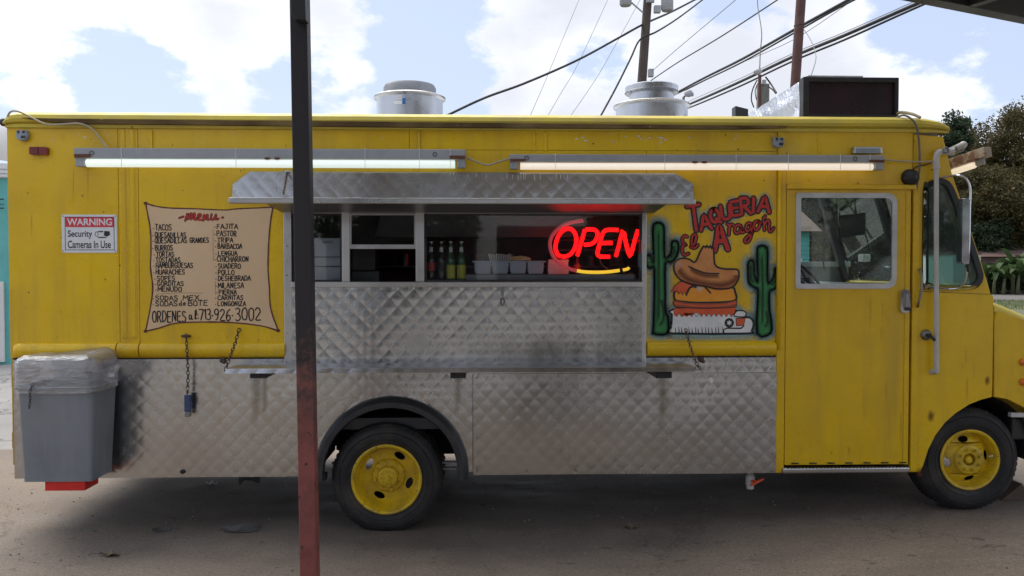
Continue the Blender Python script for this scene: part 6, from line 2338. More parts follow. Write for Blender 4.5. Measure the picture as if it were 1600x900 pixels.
lv = [(0, 0, .025), (.03, 0, .03), (.035, .006, .03), (.5, .5, .04), (1, 1, .05)]
vs, L0 = [], None
bm = MB()
rings_ = []
for (t, s_, r) in ((0, .0, .02), (.07, .03, .02), (.072, -.02, .02), (.5, .48, .03), (.97, .97, .04), (.972, 1.06, .045), (1.0, 1.07, .045)):
    z = bz0 + (bz1 - bz0) * t
    x0 = bx0b + (bx0t - bx0b) * s_
    x1 = bx1b + (bx1t - bx1b) * s_
    y0 = by0 + .035 * (1 - s_)
    rings_.append(rloop(x0, x1, y0, by1 - .03 * (1 - s_), r, z))
# inner faces
rings_.append(rloop(bx0t + .01, bx1t - .01, by0 + .01, by1 - .01, .04, bz1))
rings_.append(rloop(bx0b + .02, bx1b - .02, by0 + .05, by1 - .05, .03, bz0 + .03))
n = len(rings_[0])
vs = [v for r in rings_ for v in r]
fs = [(i * n + k, i * n + (k + 1) % n, (i + 1) * n + (k + 1) % n, (i + 1) * n + k) for i in range(len(rings_) - 1) for k in range(n)]
fs += [tuple(reversed(range(n))), tuple(range((len(rings_) - 1) * n, len(rings_) * n))]
bm.add(vs, fs)
bm.build('bin_body', 'bin', bin_, smooth=35)
rm = MB()
for e in (0, 1):
    pass
rim_l = [(x, y, bz1 + .004 + .004 * math.sin(i * 2.1)) for i, (x, y) in enumerate(rrect(bx0t - .012, bx1t + .012, by0 - .012, by1 + .005, .05, 5))]
rm.tube(rim_l, .008, 6, closed=True)
rm.build('bin_rim', 'bin', bin_, smooth=True)
# bag
bag = MB()
rings_ = []
bzT = W(85, 562, by0 + .05).z
NB = 64
base = rrect(bx0t - .014, bx1t + .018, by0 - .018, by1 + .004, .06, 15)
cxb, cyb = (bx0t + bx1t) / 2, (by0 + by1) / 2
for li_, (z, g_, amp) in enumerate(((bz1 - .03, 1.0, .010), (bz1 + .01, 1.01, .008), (bz1 + .06, 1.01, .014), (bz1 + .12, 1.02, .020), (bz1 + .165, 1.02, .022), (bz1 + .195, .97, .02), (bz1 + .205, .80, .02), (bz1 + .19, .5, .02), (bz1 + .17, .1, .01))):
    rg = []
    for i, (x, y) in enumerate(base):
        nn_ = noise.noise(Vector((x * 9, y * 9, li_ * .6)))
        n2_ = noise.noise(Vector((x * 25, y * 25, li_ * .9)))
        k = g_ + (nn_ * amp * 2.2 + n2_ * amp * 1.2)
        rg.append((cxb + (x - cxb) * k, cyb + (y - cyb) * k, z + .022 * nn_ * (1 if li_ > 0 else .5) + .010 * n2_ + (.012 * math.sin(x * 9) if li_ > 4 else 0)))
    rings_.append(rg)
n = len(base)
vs = [v for r in rings_ for v in r]
bag.add(vs, [(i * n + k, i * n + (k + 1) % n, (i + 1) * n + (k + 1) % n, (i + 1) * n + k) for i in range(len(rings_) - 1) for k in range(n)])
# gathered tuft at the right top
tc_ = W(173, 580, by0 + .12)
for j in range(9):
    a0_ = rnd.uniform(0, 6.28)
    pts = []
    for i in range(5):
        t = i / 4
        pts.append(tc_ + Vector((-.08 + .11 * t, rnd.uniform(-.03, .03), .03 * math.cos(a0_) + .045 * t * math.cos(a0_ + t))))
    vs = []
    for i, p in enumerate(pts):
        w_ = .012 + .028 * i / 4
        d_ = Vector((.3, math.sin(a0_), math.cos(a0_))).normalized()
        vs += [p - d_ * w_ + Vector((0, rnd.uniform(-.012, .012), 0)), p + Vector((0, rnd.uniform(-.02, .02), 0)), p + d_ * w_]
    bag.add(vs, [(i * 3 + k, i * 3 + 3 + k, i * 3 + 4 + k, i * 3 + 1 + k) for i in range(4) for k in range(2)])
tag(bag.build('bin_liner', 'bag', smooth=True), 'crumpled clear plastic liner bag over the top of the bin', 'bin liner')
chain('bin_chain', [W(50, 602, by0 - .03), W(47, 612, by0 - .035), W(47, 625, by0 - .03), W(46, 636, by0 - .02)], .007, 'short dark chain hanging at the rim of the trash bin', mat_='black')
# red ledge under the bin, carried by the truck
rz1 = bz0 - .002
rx0, rx1 = W(70, 760, by0 + .06).x, W(133, 760, by0 + .06).x
rz0 = W(90, 767, by0 + .06).z
MB().box(rx0, rx1, by0 + .06, by0 + .24, rz0, rz1).build('red_ledge', 'red_plastic', truck, bevel=.004, label='red ledge under the bin')
MB().box(rx0 + .02, rx0 + .08, by0 + .24, .6, rz0 + .005, rz0 + .04).box(rx0 + .02, rx0 + .08, .52, .6, rz0 + .005, .5).build('ledge_arm', 'black', truck)

# wooden chock by the front wheel
cw = W(1590, 779, .35)
tag(MB().prism([(cw.x - .16, gF), (cw.x + .09, gF), (cw.x + .055, gF + .055), (cw.x - .0, gF + .13)], .30, .48).build('wheel_chock', mat('weathered_wood', (.13, .09, .065), .85, col2=(.09, .06, .045), sc=9), bevel=.004), 'weathered wooden wedge on the ground in front of the front wheel', 'wheel chock')

# ------------------------------------------------------------------ canopy and its post
post_y = -1.2
b0, b1 = W(484.5, 900, post_y), W(469, 20, post_y)
ptop = b1 + (b1 - b0) * .08
pbot = b0 + (b0 - b1) * (b0.z / (b1.z - b0.z))
pw = .092
post = thing('canopy_post', 'dark steel post worn to red primer below, standing before the truck', 'post', (pbot.x, post_y, 0))
ax = (ptop - pbot).normalized()
m = MB()
m.obox(pbot, ptop, pw, pw, (0, 1, 0))
m.build('post_shaft', 'post', post, bevel=.006)
MB().box(pbot.x - .11, pbot.x + .11, post_y - .11, post_y + .11, 0, .014).build('base_plate', 'rust', post, bevel=.003)
bz_ = W(468, 37, post_y - .06).z
m = MB()
c0, c1 = W(453, 0, post_y - .1).x, W(476, 0, post_y - .1).x
m.add([(c0, post_y - .13, 3.62), (c1, post_y - .13, 3.62), (c1 + .012, post_y - .13, bz_), (c0 + .03, post_y - .13, bz_), (c0 + .012, post_y - .13, bz_ + .03)] +
      [(c0, post_y - .05, 3.62), (c1, post_y - .05, 3.62), (c1 + .012, post_y - .05, bz_), (c0 + .03, post_y - .05, bz_), (c0 + .012, post_y - .05, bz_ + .03)],
      [(4, 3, 2, 1, 0), (5, 6, 7, 8, 9), (0, 1, 6, 5), (1, 2, 7, 6), (2, 3, 8, 7), (3, 4, 9, 8), (4, 0, 5, 9)])
m.build('post_bracket', 'canopy', post, bevel=.004)

zc = 3.55
E0, E1 = WZ(1440, 1, zc), WZ(1600, 33, zc)
ed = (E1 - E0).normalized()
bk_ = Vector((ed.y, -ed.x, 0))
if bk_.y > 0:
    bk_ = -bk_
Ea, Eb = E0 - ed * 6.5, E0 + ed * 2.6
can = thing('canopy', 'dark steel canopy roof whose edge beam crosses the upper right corner', 'canopy', (E0.x, E0.y, 0))
MB().obox(Ea + Vector((0, 0, .09)), Eb + Vector((0, 0, .09)), .10, .18).build('edge_beam', 'canopy', can, bevel=.004)
q0, q1, q2, q3 = Ea + bk_ * .05, Eb + bk_ * .05, Eb + bk_ * 3.6, Ea + bk_ * 3.6
MB().add([p + Vector((0, 0, dz)) for dz in (.14, .17) for p in (q0, q1, q2, q3)], [(0, 1, 2, 3), (7, 6, 5, 4), (0, 4, 5, 1), (1, 5, 6, 2), (2, 6, 7, 3), (3, 7, 4, 0)]).build('roof_sheet', 'canopy_bounce', can)  # unseen sheet, kept short and pale so more light reaches the truck
for k in range(1, 4):
    c = Ea + ed * (k * 2.3)
    MB().obox(c + bk_ * .06 + Vector((0, 0, .06)), c + bk_ * 3.5 + Vector((0, 0, .06)), .06, .12).build('rafter', 'canopy', can)
MB().obox(Ea + bk_ * 3.55 + Vector((0, 0, .09)), Eb + bk_ * 3.55 + Vector((0, 0, .09)), .10, .18).build('rear_beam', 'canopy', can)
for k in (.05, .95):
    c = Ea.lerp(Eb, k) + bk_ * 3.55
    MB().box(c.x - .05, c.x + .05, c.y - .05, c.y + .05, 0, zc).build('rear_post', 'canopy', can)
# tie from the front post back to the canopy
pt = Vector((ptop.x, post_y - .09, 3.55))
MB().obox(pt, pt + Vector((.25, -2.6, 0)), .09, .13).build('tie_beam', 'canopy', can)

# ------------------------------------------------------------------ poles and wires behind
uy = 16.0
pc_b, pc_t = W(1003, 128, uy), W(1012, 0, uy)
ax = (pc_t - pc_b) / (pc_t.z - pc_b.z)
ub = pc_b - ax * pc_b.z
ut_ = pc_b + ax * 8.2
up = thing('utility_pole', 'weathered wooden utility pole with grey boxes behind the truck', 'utility pole', (ub.x, uy, 0))
MB().tube([ub, pc_b, pc_t, ut_], [.15, .125, .115, .10], 14).build('pole_shaft', 'wood', up, smooth=True)
for (x0, y0, x1, y1, nme, m_) in ((968, -12, 987, 9, 'transformer', 'galv'), (1033, -6, 1052, 17, 'transformer', 'galv'), (1022, 9, 1032, 20, 'junction_box', 'galv'), (1013, 108, 1021, 120, 'meter_box', 'galv')):
    a, b = W(x0, y1, uy - .3), W(x1, y0, uy - .3)
    if nme == 'transformer':
        c = (a + b) / 2
        MB().lathe([(0, a.z), ((b.x - a.x) * .42, a.z), ((b.x - a.x) / 2, a.z + .04), ((b.x - a.x) / 2, b.z - .03), ((b.x - a.x) * .54, b.z - .02), (0, b.z + .04)], (c.x, uy - .3, 0), 'z', 18).build(nme, m_, up, smooth=40)
    else:
        MB().box(a.x, b.x, uy - .36, uy - .22, a.z, b.z).build(nme, m_, up, bevel=.01)
MB().obox(W(965, -8, uy - .1), W(1060, -14, uy - .1), .1, .12).build('cross_arm', 'wood', up)
MB().obox(W(975, -6, uy - .08), W(1005, 20, uy - .08), .03, .04, (0, 1, 0)).build('arm_brace', 'galv', up)
MB().obox(W(1010, 1, uy - .15), W(1022, 1, uy - .15), .1, .1).build('bracket', 'galv', up)

ry = 3.6
rb_, rt_ = W(1243, 125, ry), W(1251.5, 0, ry)
axr = (rt_ - rb_) / (rt_.z - rb_.z)
rp = thing('steel_pole', 'rusty brown steel pole rising behind the foil wrapped roof unit', 'pole', tuple(rb_ - axr * rb_.z))
MB().tube([rb_ - axr * rb_.z, rb_ + axr * 3.4], .055, 18).build('pole_shaft', 'rustpole', rp, smooth=40)
MB().tube([rb_ + axr * ((W(1248, 40, ry).z - rb_.z)) + Vector((.059 * math.cos(k * .63), .059 * math.sin(k * .63), 0)) for k in range(10)], .005, 5, closed=True).build('wire_strap', 'wire', rp)

py_ = 3.0
wp = thing('service_mast', 'short grey wooden post with a weatherhead and drop wire behind the truck', 'service post', (W(1192, 160, py_).x, py_, 0))
a, b = W(1184, 170, py_), W(1200, 132, py_)
MB().box(a.x, b.x, py_ - .05, py_ + .05, 0, b.z).build('wood_post', 'conc_post', wp, bevel=.005)
c = W(1187, 132, py_ - .08)
MB().cyl((c.x, c.y, c.z - .9), (c.x, c.y, W(1187, 117, py_ - .08).z), .018, 10).build('conduit', 'rustpole', wp, smooth=40)
c2 = W(1184, 112, py_ - .08)
MB().sphere(c2, .042, 12, 8, (1.15, 1, .75)).build('weatherhead', 'galv', wp, smooth=True)
MB().cyl(W(1194, 132, py_ - .06), W(1194, 125, py_ - .06), .022, 10).build('insulator', 'galv', wp, smooth=40)
lp_ = MB()
lp_.tube(smooth_poly([tuple(W(*p)) for p in ((1183, 125, 2.95), (1176, 140, 2.95), (1174, 155, 2.95), (1178, 168, 2.95))], 5, False), .007, 5)
lp_.tube(smooth_poly([tuple(W(*p)) for p in ((1184, 130, 2.95), (1180, 142, 2.95), (1182, 156, 2.95))], 5, False), .005, 5)
lp_.tube(smooth_poly([tuple(W(*p)) for p in ((1196, 120, 2.95), (1205, 132, 2.95), (1213, 145, 2.7))], 5, False), .009, 5)
lp_.tube(smooth_poly([tuple(W(*p)) for p in ((1200, 135, 2.95), (1208, 141, 2.95), (1212, 146, 2.7))], 5, False), .007, 5)
lp_.build('drip_loops', 'wire', wp, smooth=True)
fl_ = thing('flood_light', 'grey flood light behind the right roof fan', 'flood light', W(1076, 152, 4))
a = W(1076, 146, 4)
MB().sphere(a, .055, 12, 8, (1, .8, .8)).build('lamp_head', 'galv', fl_, smooth=True)
MB().box(a.x - .05, a.x + .05, a.y - .055, a.y - .03, a.z - .045, a.z - .0).build('lamp_glass', 'grey_plastic', fl_, bevel=.01)
MB().tube([a, W(1068, 152, 4), (W(1064, 158, 4).x, 4, 0)], .016, 8).build('lamp_stem', 'wire_grey', fl_, smooth=True)


def wire(label, pts, r, m_='wire', group='overhead wires', k=5):
    """pts: (photo x, photo y, distance y)"""
    P = smooth_poly([tuple(W(*p)) for p in pts], k, False)
    o = MB().tube(P, r, 6).build('overhead_wire', m_, smooth=True)
    tag(o, label, 'wire', group)
    return o


wire('twisted black service cable rising from the left roof fan past the pole', [(660, 198, 12.6), (697, 181, 13), (757, 153, 13.6), (820, 130, 14.2), (900, 95, 15), (965, 60, 15.6), (1005, 38, 16), (1050, 18, 18), (1100, -8, 20)], .03)
wire('black drop cable bending at the pole down to the roof between the fans', [(925, 205, 14), (938, 182, 14.4), (962, 138, 14.9), (985, 92, 15.3), (1000, 62, 15.7), (1025, 50, 15.8), (1060, 28, 17), (1105, -6, 19)], .026)
wire('thin grey wire from the pole rising to the upper right', [(1019, 111, 15.7), (1060, 75, 14), (1160, -9, 11)], .008, 'wire_grey')
wire('black wire from the pole rising to the top edge', [(1014, 128, 15.7), (1060, 97, 13.5), (1130, 55, 11.5), (1225, -7, 9.5)], .014)
wire('bundled cable, upper of the pair crossing behind the rusty pole', [(1055, 146, 16), (1100, 122, 13), (1160, 92, 10.5), (1240, 47, 8), (1300, 14, 7), (1340, -8, 6.5)], .026)
wire('slim cable just below the upper bundled cable', [(1057, 147, 16.2), (1100, 126, 13.2), (1160, 97, 10.7), (1240, 52, 8.2), (1300, 18, 7.2), (1346, -6, 6.7)], .016)
wire('thin grey wire between the two cable bundles', [(1070, 142, 16), (1150, 102, 12), (1240, 62, 9), (1330, 2, 7.5)], .006, 'wire_grey')
wire('thickest black cable bundle running to the canopy corner', [(1060, 170, 16), (1100, 153, 12), (1160, 126, 9.5), (1240, 88, 7.5), (1320, 55, 6.3), (1400, 20, 5.6), (1460, -6, 5.2)], .027)
wire('black cable directly under the thickest bundle', [(1060, 175, 16.2), (1100, 159, 12.2), (1160, 133, 9.7), (1240, 95, 7.7), (1320, 62, 6.5), (1400, 26, 5.8), (1470, -5, 5.4)], .017)
wire('hair thin cable over the thickest bundle', [(1070, 161, 16), (1160, 121, 9.6), (1240, 83, 7.6), (1320, 50, 6.4), (1400, 15, 5.7), (1440, -3, 5.3)], .005)
wire('leftmost thin wire slanting up between the fans', [(820, 200, 14), (845, 143, 15), (863, 100, 16), (907, -6, 18)], .007, 'wire_grey')
wire('middle thin wire slanting up between the fans', [(845, 200, 14), (878, 143, 15), (903, 100, 16), (953, -8, 18)], .007, 'wire_grey')
wire('rightmost thin wire slanting up between the fans', [(876, 203, 14), (918, 143, 15), (945, 100, 16), (993, 13, 18), (1004, -8, 18.2)], .007, 'wire_grey')
wire('loose wire dropping from the top edge to the weatherhead', [(1184, -10, 5), (1184, 10, 4.6), (1190, 50, 3.8), (1188, 80, 3.4), (1187, 108, 2.95)], .006)
wire('curved thin wire hanging from the rusty pole to the sign', [(1256, 46, 3.5), (1268, 65, 3), (1275, 88, 2.2), (1270, 110, 1), (1266, 120, .3)], .004, 'wire_grey')

# ------------------------------------------------------------------ vegetation
def crown(b, cx, cy, cz, rx, ry, rz, nclump, nleaf, size, seed, low=.0):
    r = random.Random(seed)
    npr = np.random.RandomState(seed)
    V, F = [], []
    base = 0
    for c in range(nclump):
        while True:
            u = Vector((r.uniform(-1, 1), r.uniform(-1, 1), r.uniform(-1, 1)))
            if .25 < u.length < 1.0:
                break
        u = u * (.75 + .25 * r.random())
        ccx, ccy, ccz = cx + u.x * rx, cy + u.y * ry, cz + u.z * rz
        cr = (rx + rz) * .5 * r.uniform(.16, .30)
        n = int(nleaf * r.uniform(.6, 1.3))
        d = npr.normal(size=(n, 3))
        d /= np.linalg.norm(d, axis=1)[:, None]
        d *= (npr.rand(n, 1) ** .45)
        P = np.array((ccx, ccy, ccz)) + d * np.array((cr, cr, cr * .72))
        A = npr.normal(size=(n, 3)); A /= np.linalg.norm(A, axis=1)[:, None]
        B = npr.normal(size=(n, 3)); B -= A * (A * B).sum(1)[:, None]; B /= np.linalg.norm(B, axis=1)[:, None]
        s = size * (.6 + .8 * npr.rand(n, 1))
        q = np.stack([P - A * s, P - B * s * .45, P + A * s, P + B * s * .45], 1)
        V.append(q.reshape(-1, 3))
        idx = np.arange(n)[:, None] * 4 + np.array([[0, 1, 2, 3]]) + base
        F.append(idx)
        base += n * 4
    V = np.concatenate(V)
    F = np.concatenate(F)
    b.add([tuple(v) for v in V], [tuple(int(i) for i in f) for f in F])
    return b


def tree(x, y, h, rx, rz, label, m_, seed, nclump=90, nleaf=130, size=.16, group='trees beyond the railway', czf=.62, cat='tree'):
    r = random.Random(seed)
    t = thing('tree', label, cat, (x, y, .07), group)
    tr = MB()
    top = h * czf
    pts = [Vector((x, y, 0))]
    for i in range(1, 6):
        pts.append(Vector((x + r.uniform(-.2, .2) * i * .5, y + r.uniform(-.2, .2) * i * .4, top * i / 5)))
    tr.tube(pts, [.035 * h * .8, .028 * h * .8, .024 * h * .8, .02 * h * .7, .015 * h * .7, .008 * h], 9)
    for k in range(9):
        s = pts[2 + k % 3]
        a = r.uniform(0, 6.28)
        e = s + Vector((math.cos(a) * rx * .7, math.sin(a) * rx * .7, rz * r.uniform(.3, .9)))
        mdl = (s + e) / 2 + Vector((0, 0, rz * .15))
        tr.tube([s, mdl, e], [.010 * h, .007 * h, .003 * h], 6)
    tr.build('trunk', 'bark', t, smooth=True)
    b = crown(MB(), x, y, h * czf, rx, rx, rz, nclump, nleaf, size, seed)
    b.build('crown', m_, t)
    return t


def TX(px, y):
    return W(px, 420, y).x


def TH(py, y):
    return W(1500, py, y).z


tree(TX(1612, 62), 62, TH(138, 62), 5.6, 5.6, 'tall olive tree at the right edge behind the cab, highest of the row', 'leaf_a', 11, 210, 330, .12)
tree(TX(1650, 59), 59, TH(200, 59), 5, 4.6, 'broad olive tree cut by the right edge of the picture', 'leaf_a', 12, 100, 230, .12)
tree(TX(1545, 58), 58, TH(228, 58), 4.6, 4.6, 'olive tree whose lower crown shows directly beside the windscreen', 'leaf_a', 13, 170, 300, .12, czf=.52)
tree(TX(1470, 70), 70, TH(160, 70), 3.6, 4.6, 'dark green tree rising above the cab roof corner', 'leaf_b', 14, 130, 220, .14, czf=.7)
tree(TX(1515, 68), 68, TH(192, 68), 4.2, 5.0, 'dark green tree filling the gap left of the tallest tree', 'leaf_b', 15, 130, 220, .14)
tree(TX(1400, 62), 62, TH(225, 62), 6, 5.4, 'olive tree seen through the right half of the windscreen', 'leaf_a', 16, 110, 190, .15)
tree(TX(1300, 62), 62, TH(225, 62), 6, 5.4, 'olive tree seen through the middle of the cab door window', 'leaf_a', 17, 110, 190, .15)
tree(TX(1225, 60), 60, TH(240, 60), 6, 5, 'dark tree seen at the left of the cab door window', 'leaf_b', 18, 80, 130, .18)
for i, (px, yy_, w_) in enumerate(((1745, 63, 'nearest to'), (1870, 66, 'second beyond'), (2010, 64, 'third beyond'), (2170, 67, 'farthest beyond'))):
    tree(TX(px, yy_), yy_, 12.5 - i * .6, 5.6, 5.0, 'olive tree of the row outside the right edge, ' + w_ + ' the edge', 'leaf_a' if i % 2 else 'leaf_b', 21 + i, 80, 150, .17)
# dense undergrowth below the crowns
for i, (px, y, pyt, rx, lab) in enumerate(((1420, 56.5, 330, 4.6, 'dark bush under the trees seen through the windscreen'), (1500, 56, 320, 4.4, 'dark bush below the trees just right of the windscreen frame'), (1560, 60, 330, 4.6, 'dark bush directly behind the banana plants'), (1625, 60, 340, 4.6, 'dark bush at the right edge below the trees'), (1330, 56.5, 340, 4.6, 'dark bush seen low in the cab door window'))):
    h = TH(pyt, y)
    t = thing('bush', lab, 'bush', (TX(px, y), y, .08), 'bushes under the trees')
    MB().tube([(TX(px, y), y, 0), (TX(px, y) + .2, y, h * .6)], [.12, .05], 7).build('stem', 'bark', t)
    crown(MB(), TX(px, y), y, h * .48, rx, 2.0, h * .5, 110, 220, .13, 40 + i).build('foliage', 'leaf_b' if i % 2 else 'leaf_a', t)


def banana(px, y, h, lab, seed, n=9):
    r = random.Random(seed)
    x = TX(px, y)
    t = thing('banana_plant', lab, 'banana plant', (x, y, .08), 'banana plants before the fence')
    MB().tube([(x, y, 0), (x + .05, y, h * .3), (x + .1, y, h * .5)], [.13, .10, .07], 9).build('stem', mat('banana_stem', (.09, .10, .04), .7), t, smooth=True)
    for k in range(n):
        a = 2 * math.pi * k / n + r.uniform(-.3, .3)
        L_ = h * r.uniform(.55, .8)
        up_ = r.uniform(.35, 1.0)
        vs = []
        m = 9
        for i in range(m):
            s = i / (m - 1)
            d = L_ * s * (.45 + .3 * (1 - up_))
            z = h * .5 + L_ * (up_ * s - (1.25 - .5 * up_) * s * s * .6)
            w_ = .20 * h / 3 * math.sin(math.pi * min(1, s * .95 + .06)) ** .6 + .005
            c = Vector((x + .1 + math.cos(a) * d, y + math.sin(a) * d, z))
            sd_ = Vector((-math.sin(a), math.cos(a), 0))
            vs += [c - sd_ * w_ + Vector((0, 0, w_ * .4)), c, c + sd_ * w_ + Vector((0, 0, w_ * .4))]
        MB().add(vs, [(i * 3 + j, i * 3 + j + 1, i * 3 + j + 4, i * 3 + j + 3) for i in range(m - 1) for j in range(2)]).build('leaf', 'leaf_c', t, smooth=True)


banana(1582, 48.3, 4.0, 'tall banana plant with upright pale leaves before the brown roof', 1, 10)
banana(1553, 48, 3.0, 'lower banana plant close to the windscreen edge', 2, 9)
banana(1603, 48, 3.4, 'banana plant cut by the right edge of the picture', 3, 9)
banana(1568, 47.6, 2.5, 'smallest banana plant standing nearest the rails', 4, 8)

for i, (px, y, pyt, rx, lab) in enumerate(((1552, 49.6, 412, 1.3, 'low dark shrub beneath the banana plants next to the windscreen'), (1578, 49.8, 404, 1.5, 'low dark shrub between the banana plants'), (1606, 49.6, 400, 1.5, 'low dark shrub under the banana plant at the right edge'), (1535, 49.7, 420, 1.2, 'low shrub before the fence seen through the windscreen edge'))):
    h = TH(pyt, y)
    t = thing('bush', lab, 'bush', (TX(px, y), y, .08), 'shrubs by the fence')
    MB().tube([(TX(px, y), y, 0), (TX(px, y) + .1, y, h * .6)], [.05, .02], 6).build('stem', 'bark', t)
    crown(MB(), TX(px, y), y, h * .5, rx, .9, h * .5, 60, 130, .09, 80 + i).build('foliage', 'leaf_b', t)
banana(1540, 48.9, 2.6, 'banana plant partly hidden by the windscreen edge', 7, 8)
banana(1590, 47.2, 2.9, 'banana plant in front with wide drooping leaves', 8, 10)

# brown roofed house beyond
hy = 53.2
h = thing('house', 'low house with a brown roof behind the banana plants', 'house', (TX(1560, hy), hy + 3, .08))
a, b = TX(1470, hy), TX(1640, hy)
ze = W(1550, 401, hy).z
MB().box(a, b, hy, hy + 6, 0, ze).build('wall', 'roof_brown', h)
zr2 = W(1550, 386, hy + 3).z
MB().add([(a - .4, hy - .4, ze), (b + .4, hy - .4, ze), (b + .4, hy + 3, zr2), (a - .4, hy + 3, zr2), (b + .4, hy + 6.4, ze), (a - .4, hy + 6.4, ze)], [(0, 1, 2, 3), (3, 2, 4, 5), (0, 3, 5), (1, 4, 2), (0, 5, 4, 1)]).build('roof', 'roof_brown', h)
# fence of boards
fe = thing('board_fence', 'grey board fence behind the banana plants beyond the rails', 'fence', (TX(1540, 52.6), 52.6, .08))
fa, fb = TX(1400, 52.6), TX(1640, 52.6)
nbd = 70
zf = W(1540, 418, 52.6).z
bmh = None
for i in range(nbd):
    x = fa + (fb - fa) * i / nbd
    if bmh is None:
        bo_ = MB().box(x, x + (fb - fa) / nbd - .02, 52.58, 52.61, .05, zf).build('board', 'fence_mat', fe)
        bmh = bo_.data
        off0 = bo_.location.copy()
    else:
        o = bpy.data.objects.new('board', bmh)
        COL.objects.link(o)
        o.parent = fe
        o.location = off0 + Vector(((fb - fa) * i / nbd, 0, rnd.uniform(-.04, .02)))
MB().box(fa, fb, 52.62, 52.68, zf - .3, zf - .2).build('fence_rail', 'fence_mat', fe)

# turquoise clapboard house seen through the cab, and pale one in the quarter window
def clap_house(x0, x1, y0, depth, zt_, label, wm, pitch=.16, win=True):
    t = thing('house', label, 'house', ((x0 + x1) / 2, y0 + depth / 2, .07))
    n = int(zt_ / pitch)
    m0 = None
    for i in range(n):
        if m0 is None:
            vs = [(x0, y0 - .035, .1), (x1, y0 - .035, .1), (x1, y0, .1 + pitch), (x0, y0, .1 + pitch), (x0, y0 + .02, .1), (x1, y0 + .02, .1)]
            o0 = MB().add(vs, [(0, 1, 2, 3), (0, 4, 5, 1)]).build('siding_board', wm, t)
            l0 = o0.location.copy()
            m0 = o0.data
        else:
            o = bpy.data.objects.new('siding_board', m0)
            COL.objects.link(o)
            o.parent = t
            o.location = l0 + Vector((0, 0, pitch * i))
    MB().box(x0, x1, y0 + .021, y0 + depth, 0, zt_).build('wall', wm, t)
    if not win:
        MB().box(x0 - .05, x1 + .05, y0 - .05, y0 + depth, zt_, zt_ + .08).build('roof', 'roof_brown', t)
        return t
    MB().add([(x0 - .3, y0 - .4, zt_), (x1 + .3, y0 - .4, zt_), (x1 + .3, y0 + depth / 2, zt_ + 1.3), (x0 - .3, y0 + depth / 2, zt_ + 1.3), (x1 + .3, y0 + depth + .4, zt_), (x0 - .3, y0 + depth + .4, zt_)],
             [(0, 1, 2, 3), (3, 2, 4, 5), (0, 3, 5), (1, 4, 2), (0, 5, 4, 1)]).build('roof', 'roof_brown', t)
    if win:
        cx = x0 + (x1 - x0) * .7
        f = MB().prism([(cx - .5, .9), (cx + .5, .9), (cx + .5, 2.2), (cx - .5, 2.2)], y0 - .08, y0 - .036, [[(cx - .42, .98), (cx + .42, .98), (cx + .42, 2.12), (cx - .42, 2.12)]]).build('window_frame', 'white', t)
        MB().box(cx - .42, cx + .42, y0 - .06, y0 - .05, .98, 2.12).build('window_pane', 'led', f)
    return t


clap_house(TX(1150, 22), TX(1264, 22), 22, 5, W(1250, 362, 22).z, 'turquoise boarded house seen at the left of the cab door window', 'teal')
clap_house(TX(1490, 38.2), TX(1532, 38.2), 38.2, 4, W(1500, 398, 38.2).z, 'pale green boarded shed seen through the cab quarter window', mat('pale_green_board', (.42, .50, .44), .7), win=False)

# building at the left edge
ly = 10.0
xc = W(14, 450, ly).x
t = thing('building', 'turquoise building corner with white metal eave at the left edge', 'building', (xc - 3, ly + 3, 0))
zl0, zl1 = 0, W(5, 278, ly).z
MB().box(xc - 5, xc, ly, ly + 6, 0, zl1).build('wall', 'teal', t)
MB().box(xc - 5, W(8, 500, ly).x, ly - .06, ly - .002, .05, W(5, 440, ly).z).build('wall_panel', 'pale_wall', t, bevel=.01)
zE = W(5, 256, ly).z
MB().box(xc - 5.2, xc + .05, ly - .15, ly + 6.2, zl1, zE).build('eave', 'pale_wall', t, bevel=.01)
for dz in (.06, .14):
    MB().box(xc - 5.21, xc + .055, ly - .16, ly + 6.0, zl1 + dz, zl1 + dz + .015).build('eave_seam', 'galv', t)
m = MB()
for (py, r_) in ((312, .012), (320, .008), (326, .012)):
    m.tube(sag((xc - 5, ly - .12, W(5, py, ly).z), (xc, ly - .12, W(5, py, ly).z), .02), r_, 5)
m.build('wall_cable', 'wire', t)
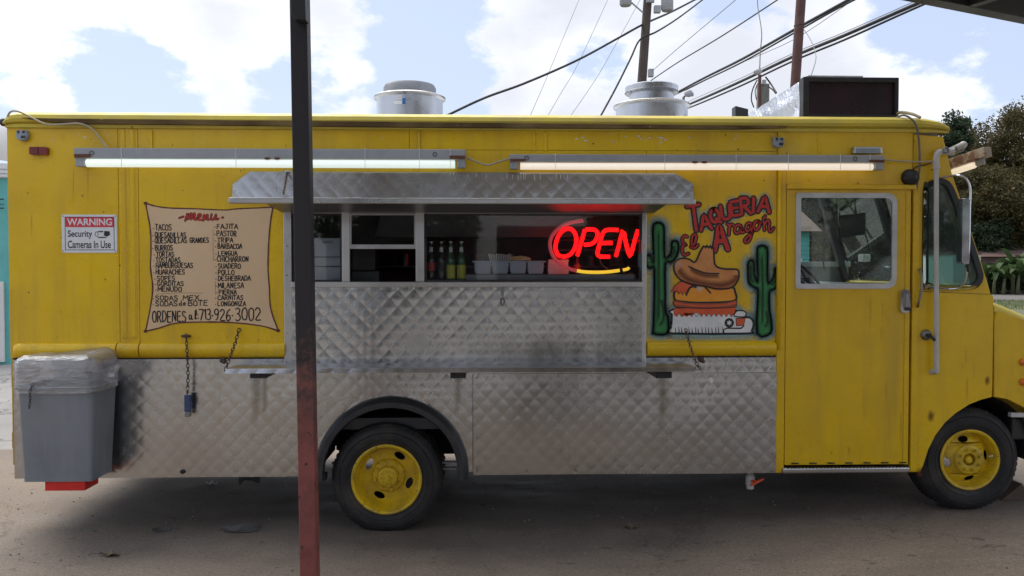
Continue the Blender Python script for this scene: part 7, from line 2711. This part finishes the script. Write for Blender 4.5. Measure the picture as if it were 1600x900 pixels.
# large white tank-like awning piece above the left edge
aw_ = thing('shade_awning', 'pale curved awning beside the rear corner of the truck', 'awning', (W(6, 230, 5).x, 5, 2.0))
pts = [(0, 196), (6, 203), (12, 214), (14, 224)]
vs = []
for (px, py) in ((-60, 190), (-20, 192), (0, 197), (8, 208), (13, 226), (14, 240)):
    a = W(px, py, 5)
    vs += [(a.x, 4.6, a.z), (a.x, 7.0, a.z + .1)]
vs2 = [(x, y, z - .12) for x, y, z in vs]
MB().add(vs + vs2, [(2 * i, 2 * i + 2, 2 * i + 3, 2 * i + 1) for i in range(5)] + [(12 + 2 * i + 1, 12 + 2 * i + 3, 12 + 2 * i + 2, 12 + 2 * i) for i in range(5)] + [(2 * i, 12 + 2 * i, 12 + 2 * i + 2, 2 * i + 2) for i in range(5)] + [(10, 22, 23, 11)]).build('awning_sheet', 'pale_wall', aw_, smooth=40)
MB().box(W(-10, 300, 5).x - .04, W(-10, 300, 5).x + .04, 5.4, 5.48, 0, W(-20, 200, 5).z).build('awning_post', 'galv', aw_)

# behind the camera, unseen: what the glass and steel mirror
t = thing('building', 'long pale building added behind the camera to bounce light onto the truck', 'building', (0, -19, 0))
MB().box(-16, 16, -26, -18, 0, 4.2).build('wall', 'pale_wall', t)  # unseen wall added, kept pale to throw sunlight back at the truck
MB().box(-16.3, 16.3, -26.3, -17.6, 4.2, 4.4).build('roof', 'roof_brown', t)
for i in range(6):
    x = -12.5 + i * 5
    f = MB().box(x - 2.2, x + 2.2, -17.99, -17.95, .5, 3.1).build('window', 'canopy', t)  # dark panels added so the serving glass mirrors less of the bright wall
    MB().box(x - 2.1, x + 2.1, -17.945, -17.93, .6, 3.0).build('pane', 'led', f)
for i, (x, y, lab) in enumerate(((-9.5, -14, 'leafy tree at the left behind the camera'), (-2.5, -15.5, 'leafy tree in the middle behind the camera'), (4.5, -14.5, 'leafy tree right of the middle behind the camera'), (11, -15, 'leafy tree at the far right behind the camera'))):
    tree(x, y, 5.5, 2.3, 1.7, lab, 'leaf_b', 60 + i, 45, 90, .14, group='trees behind the camera')
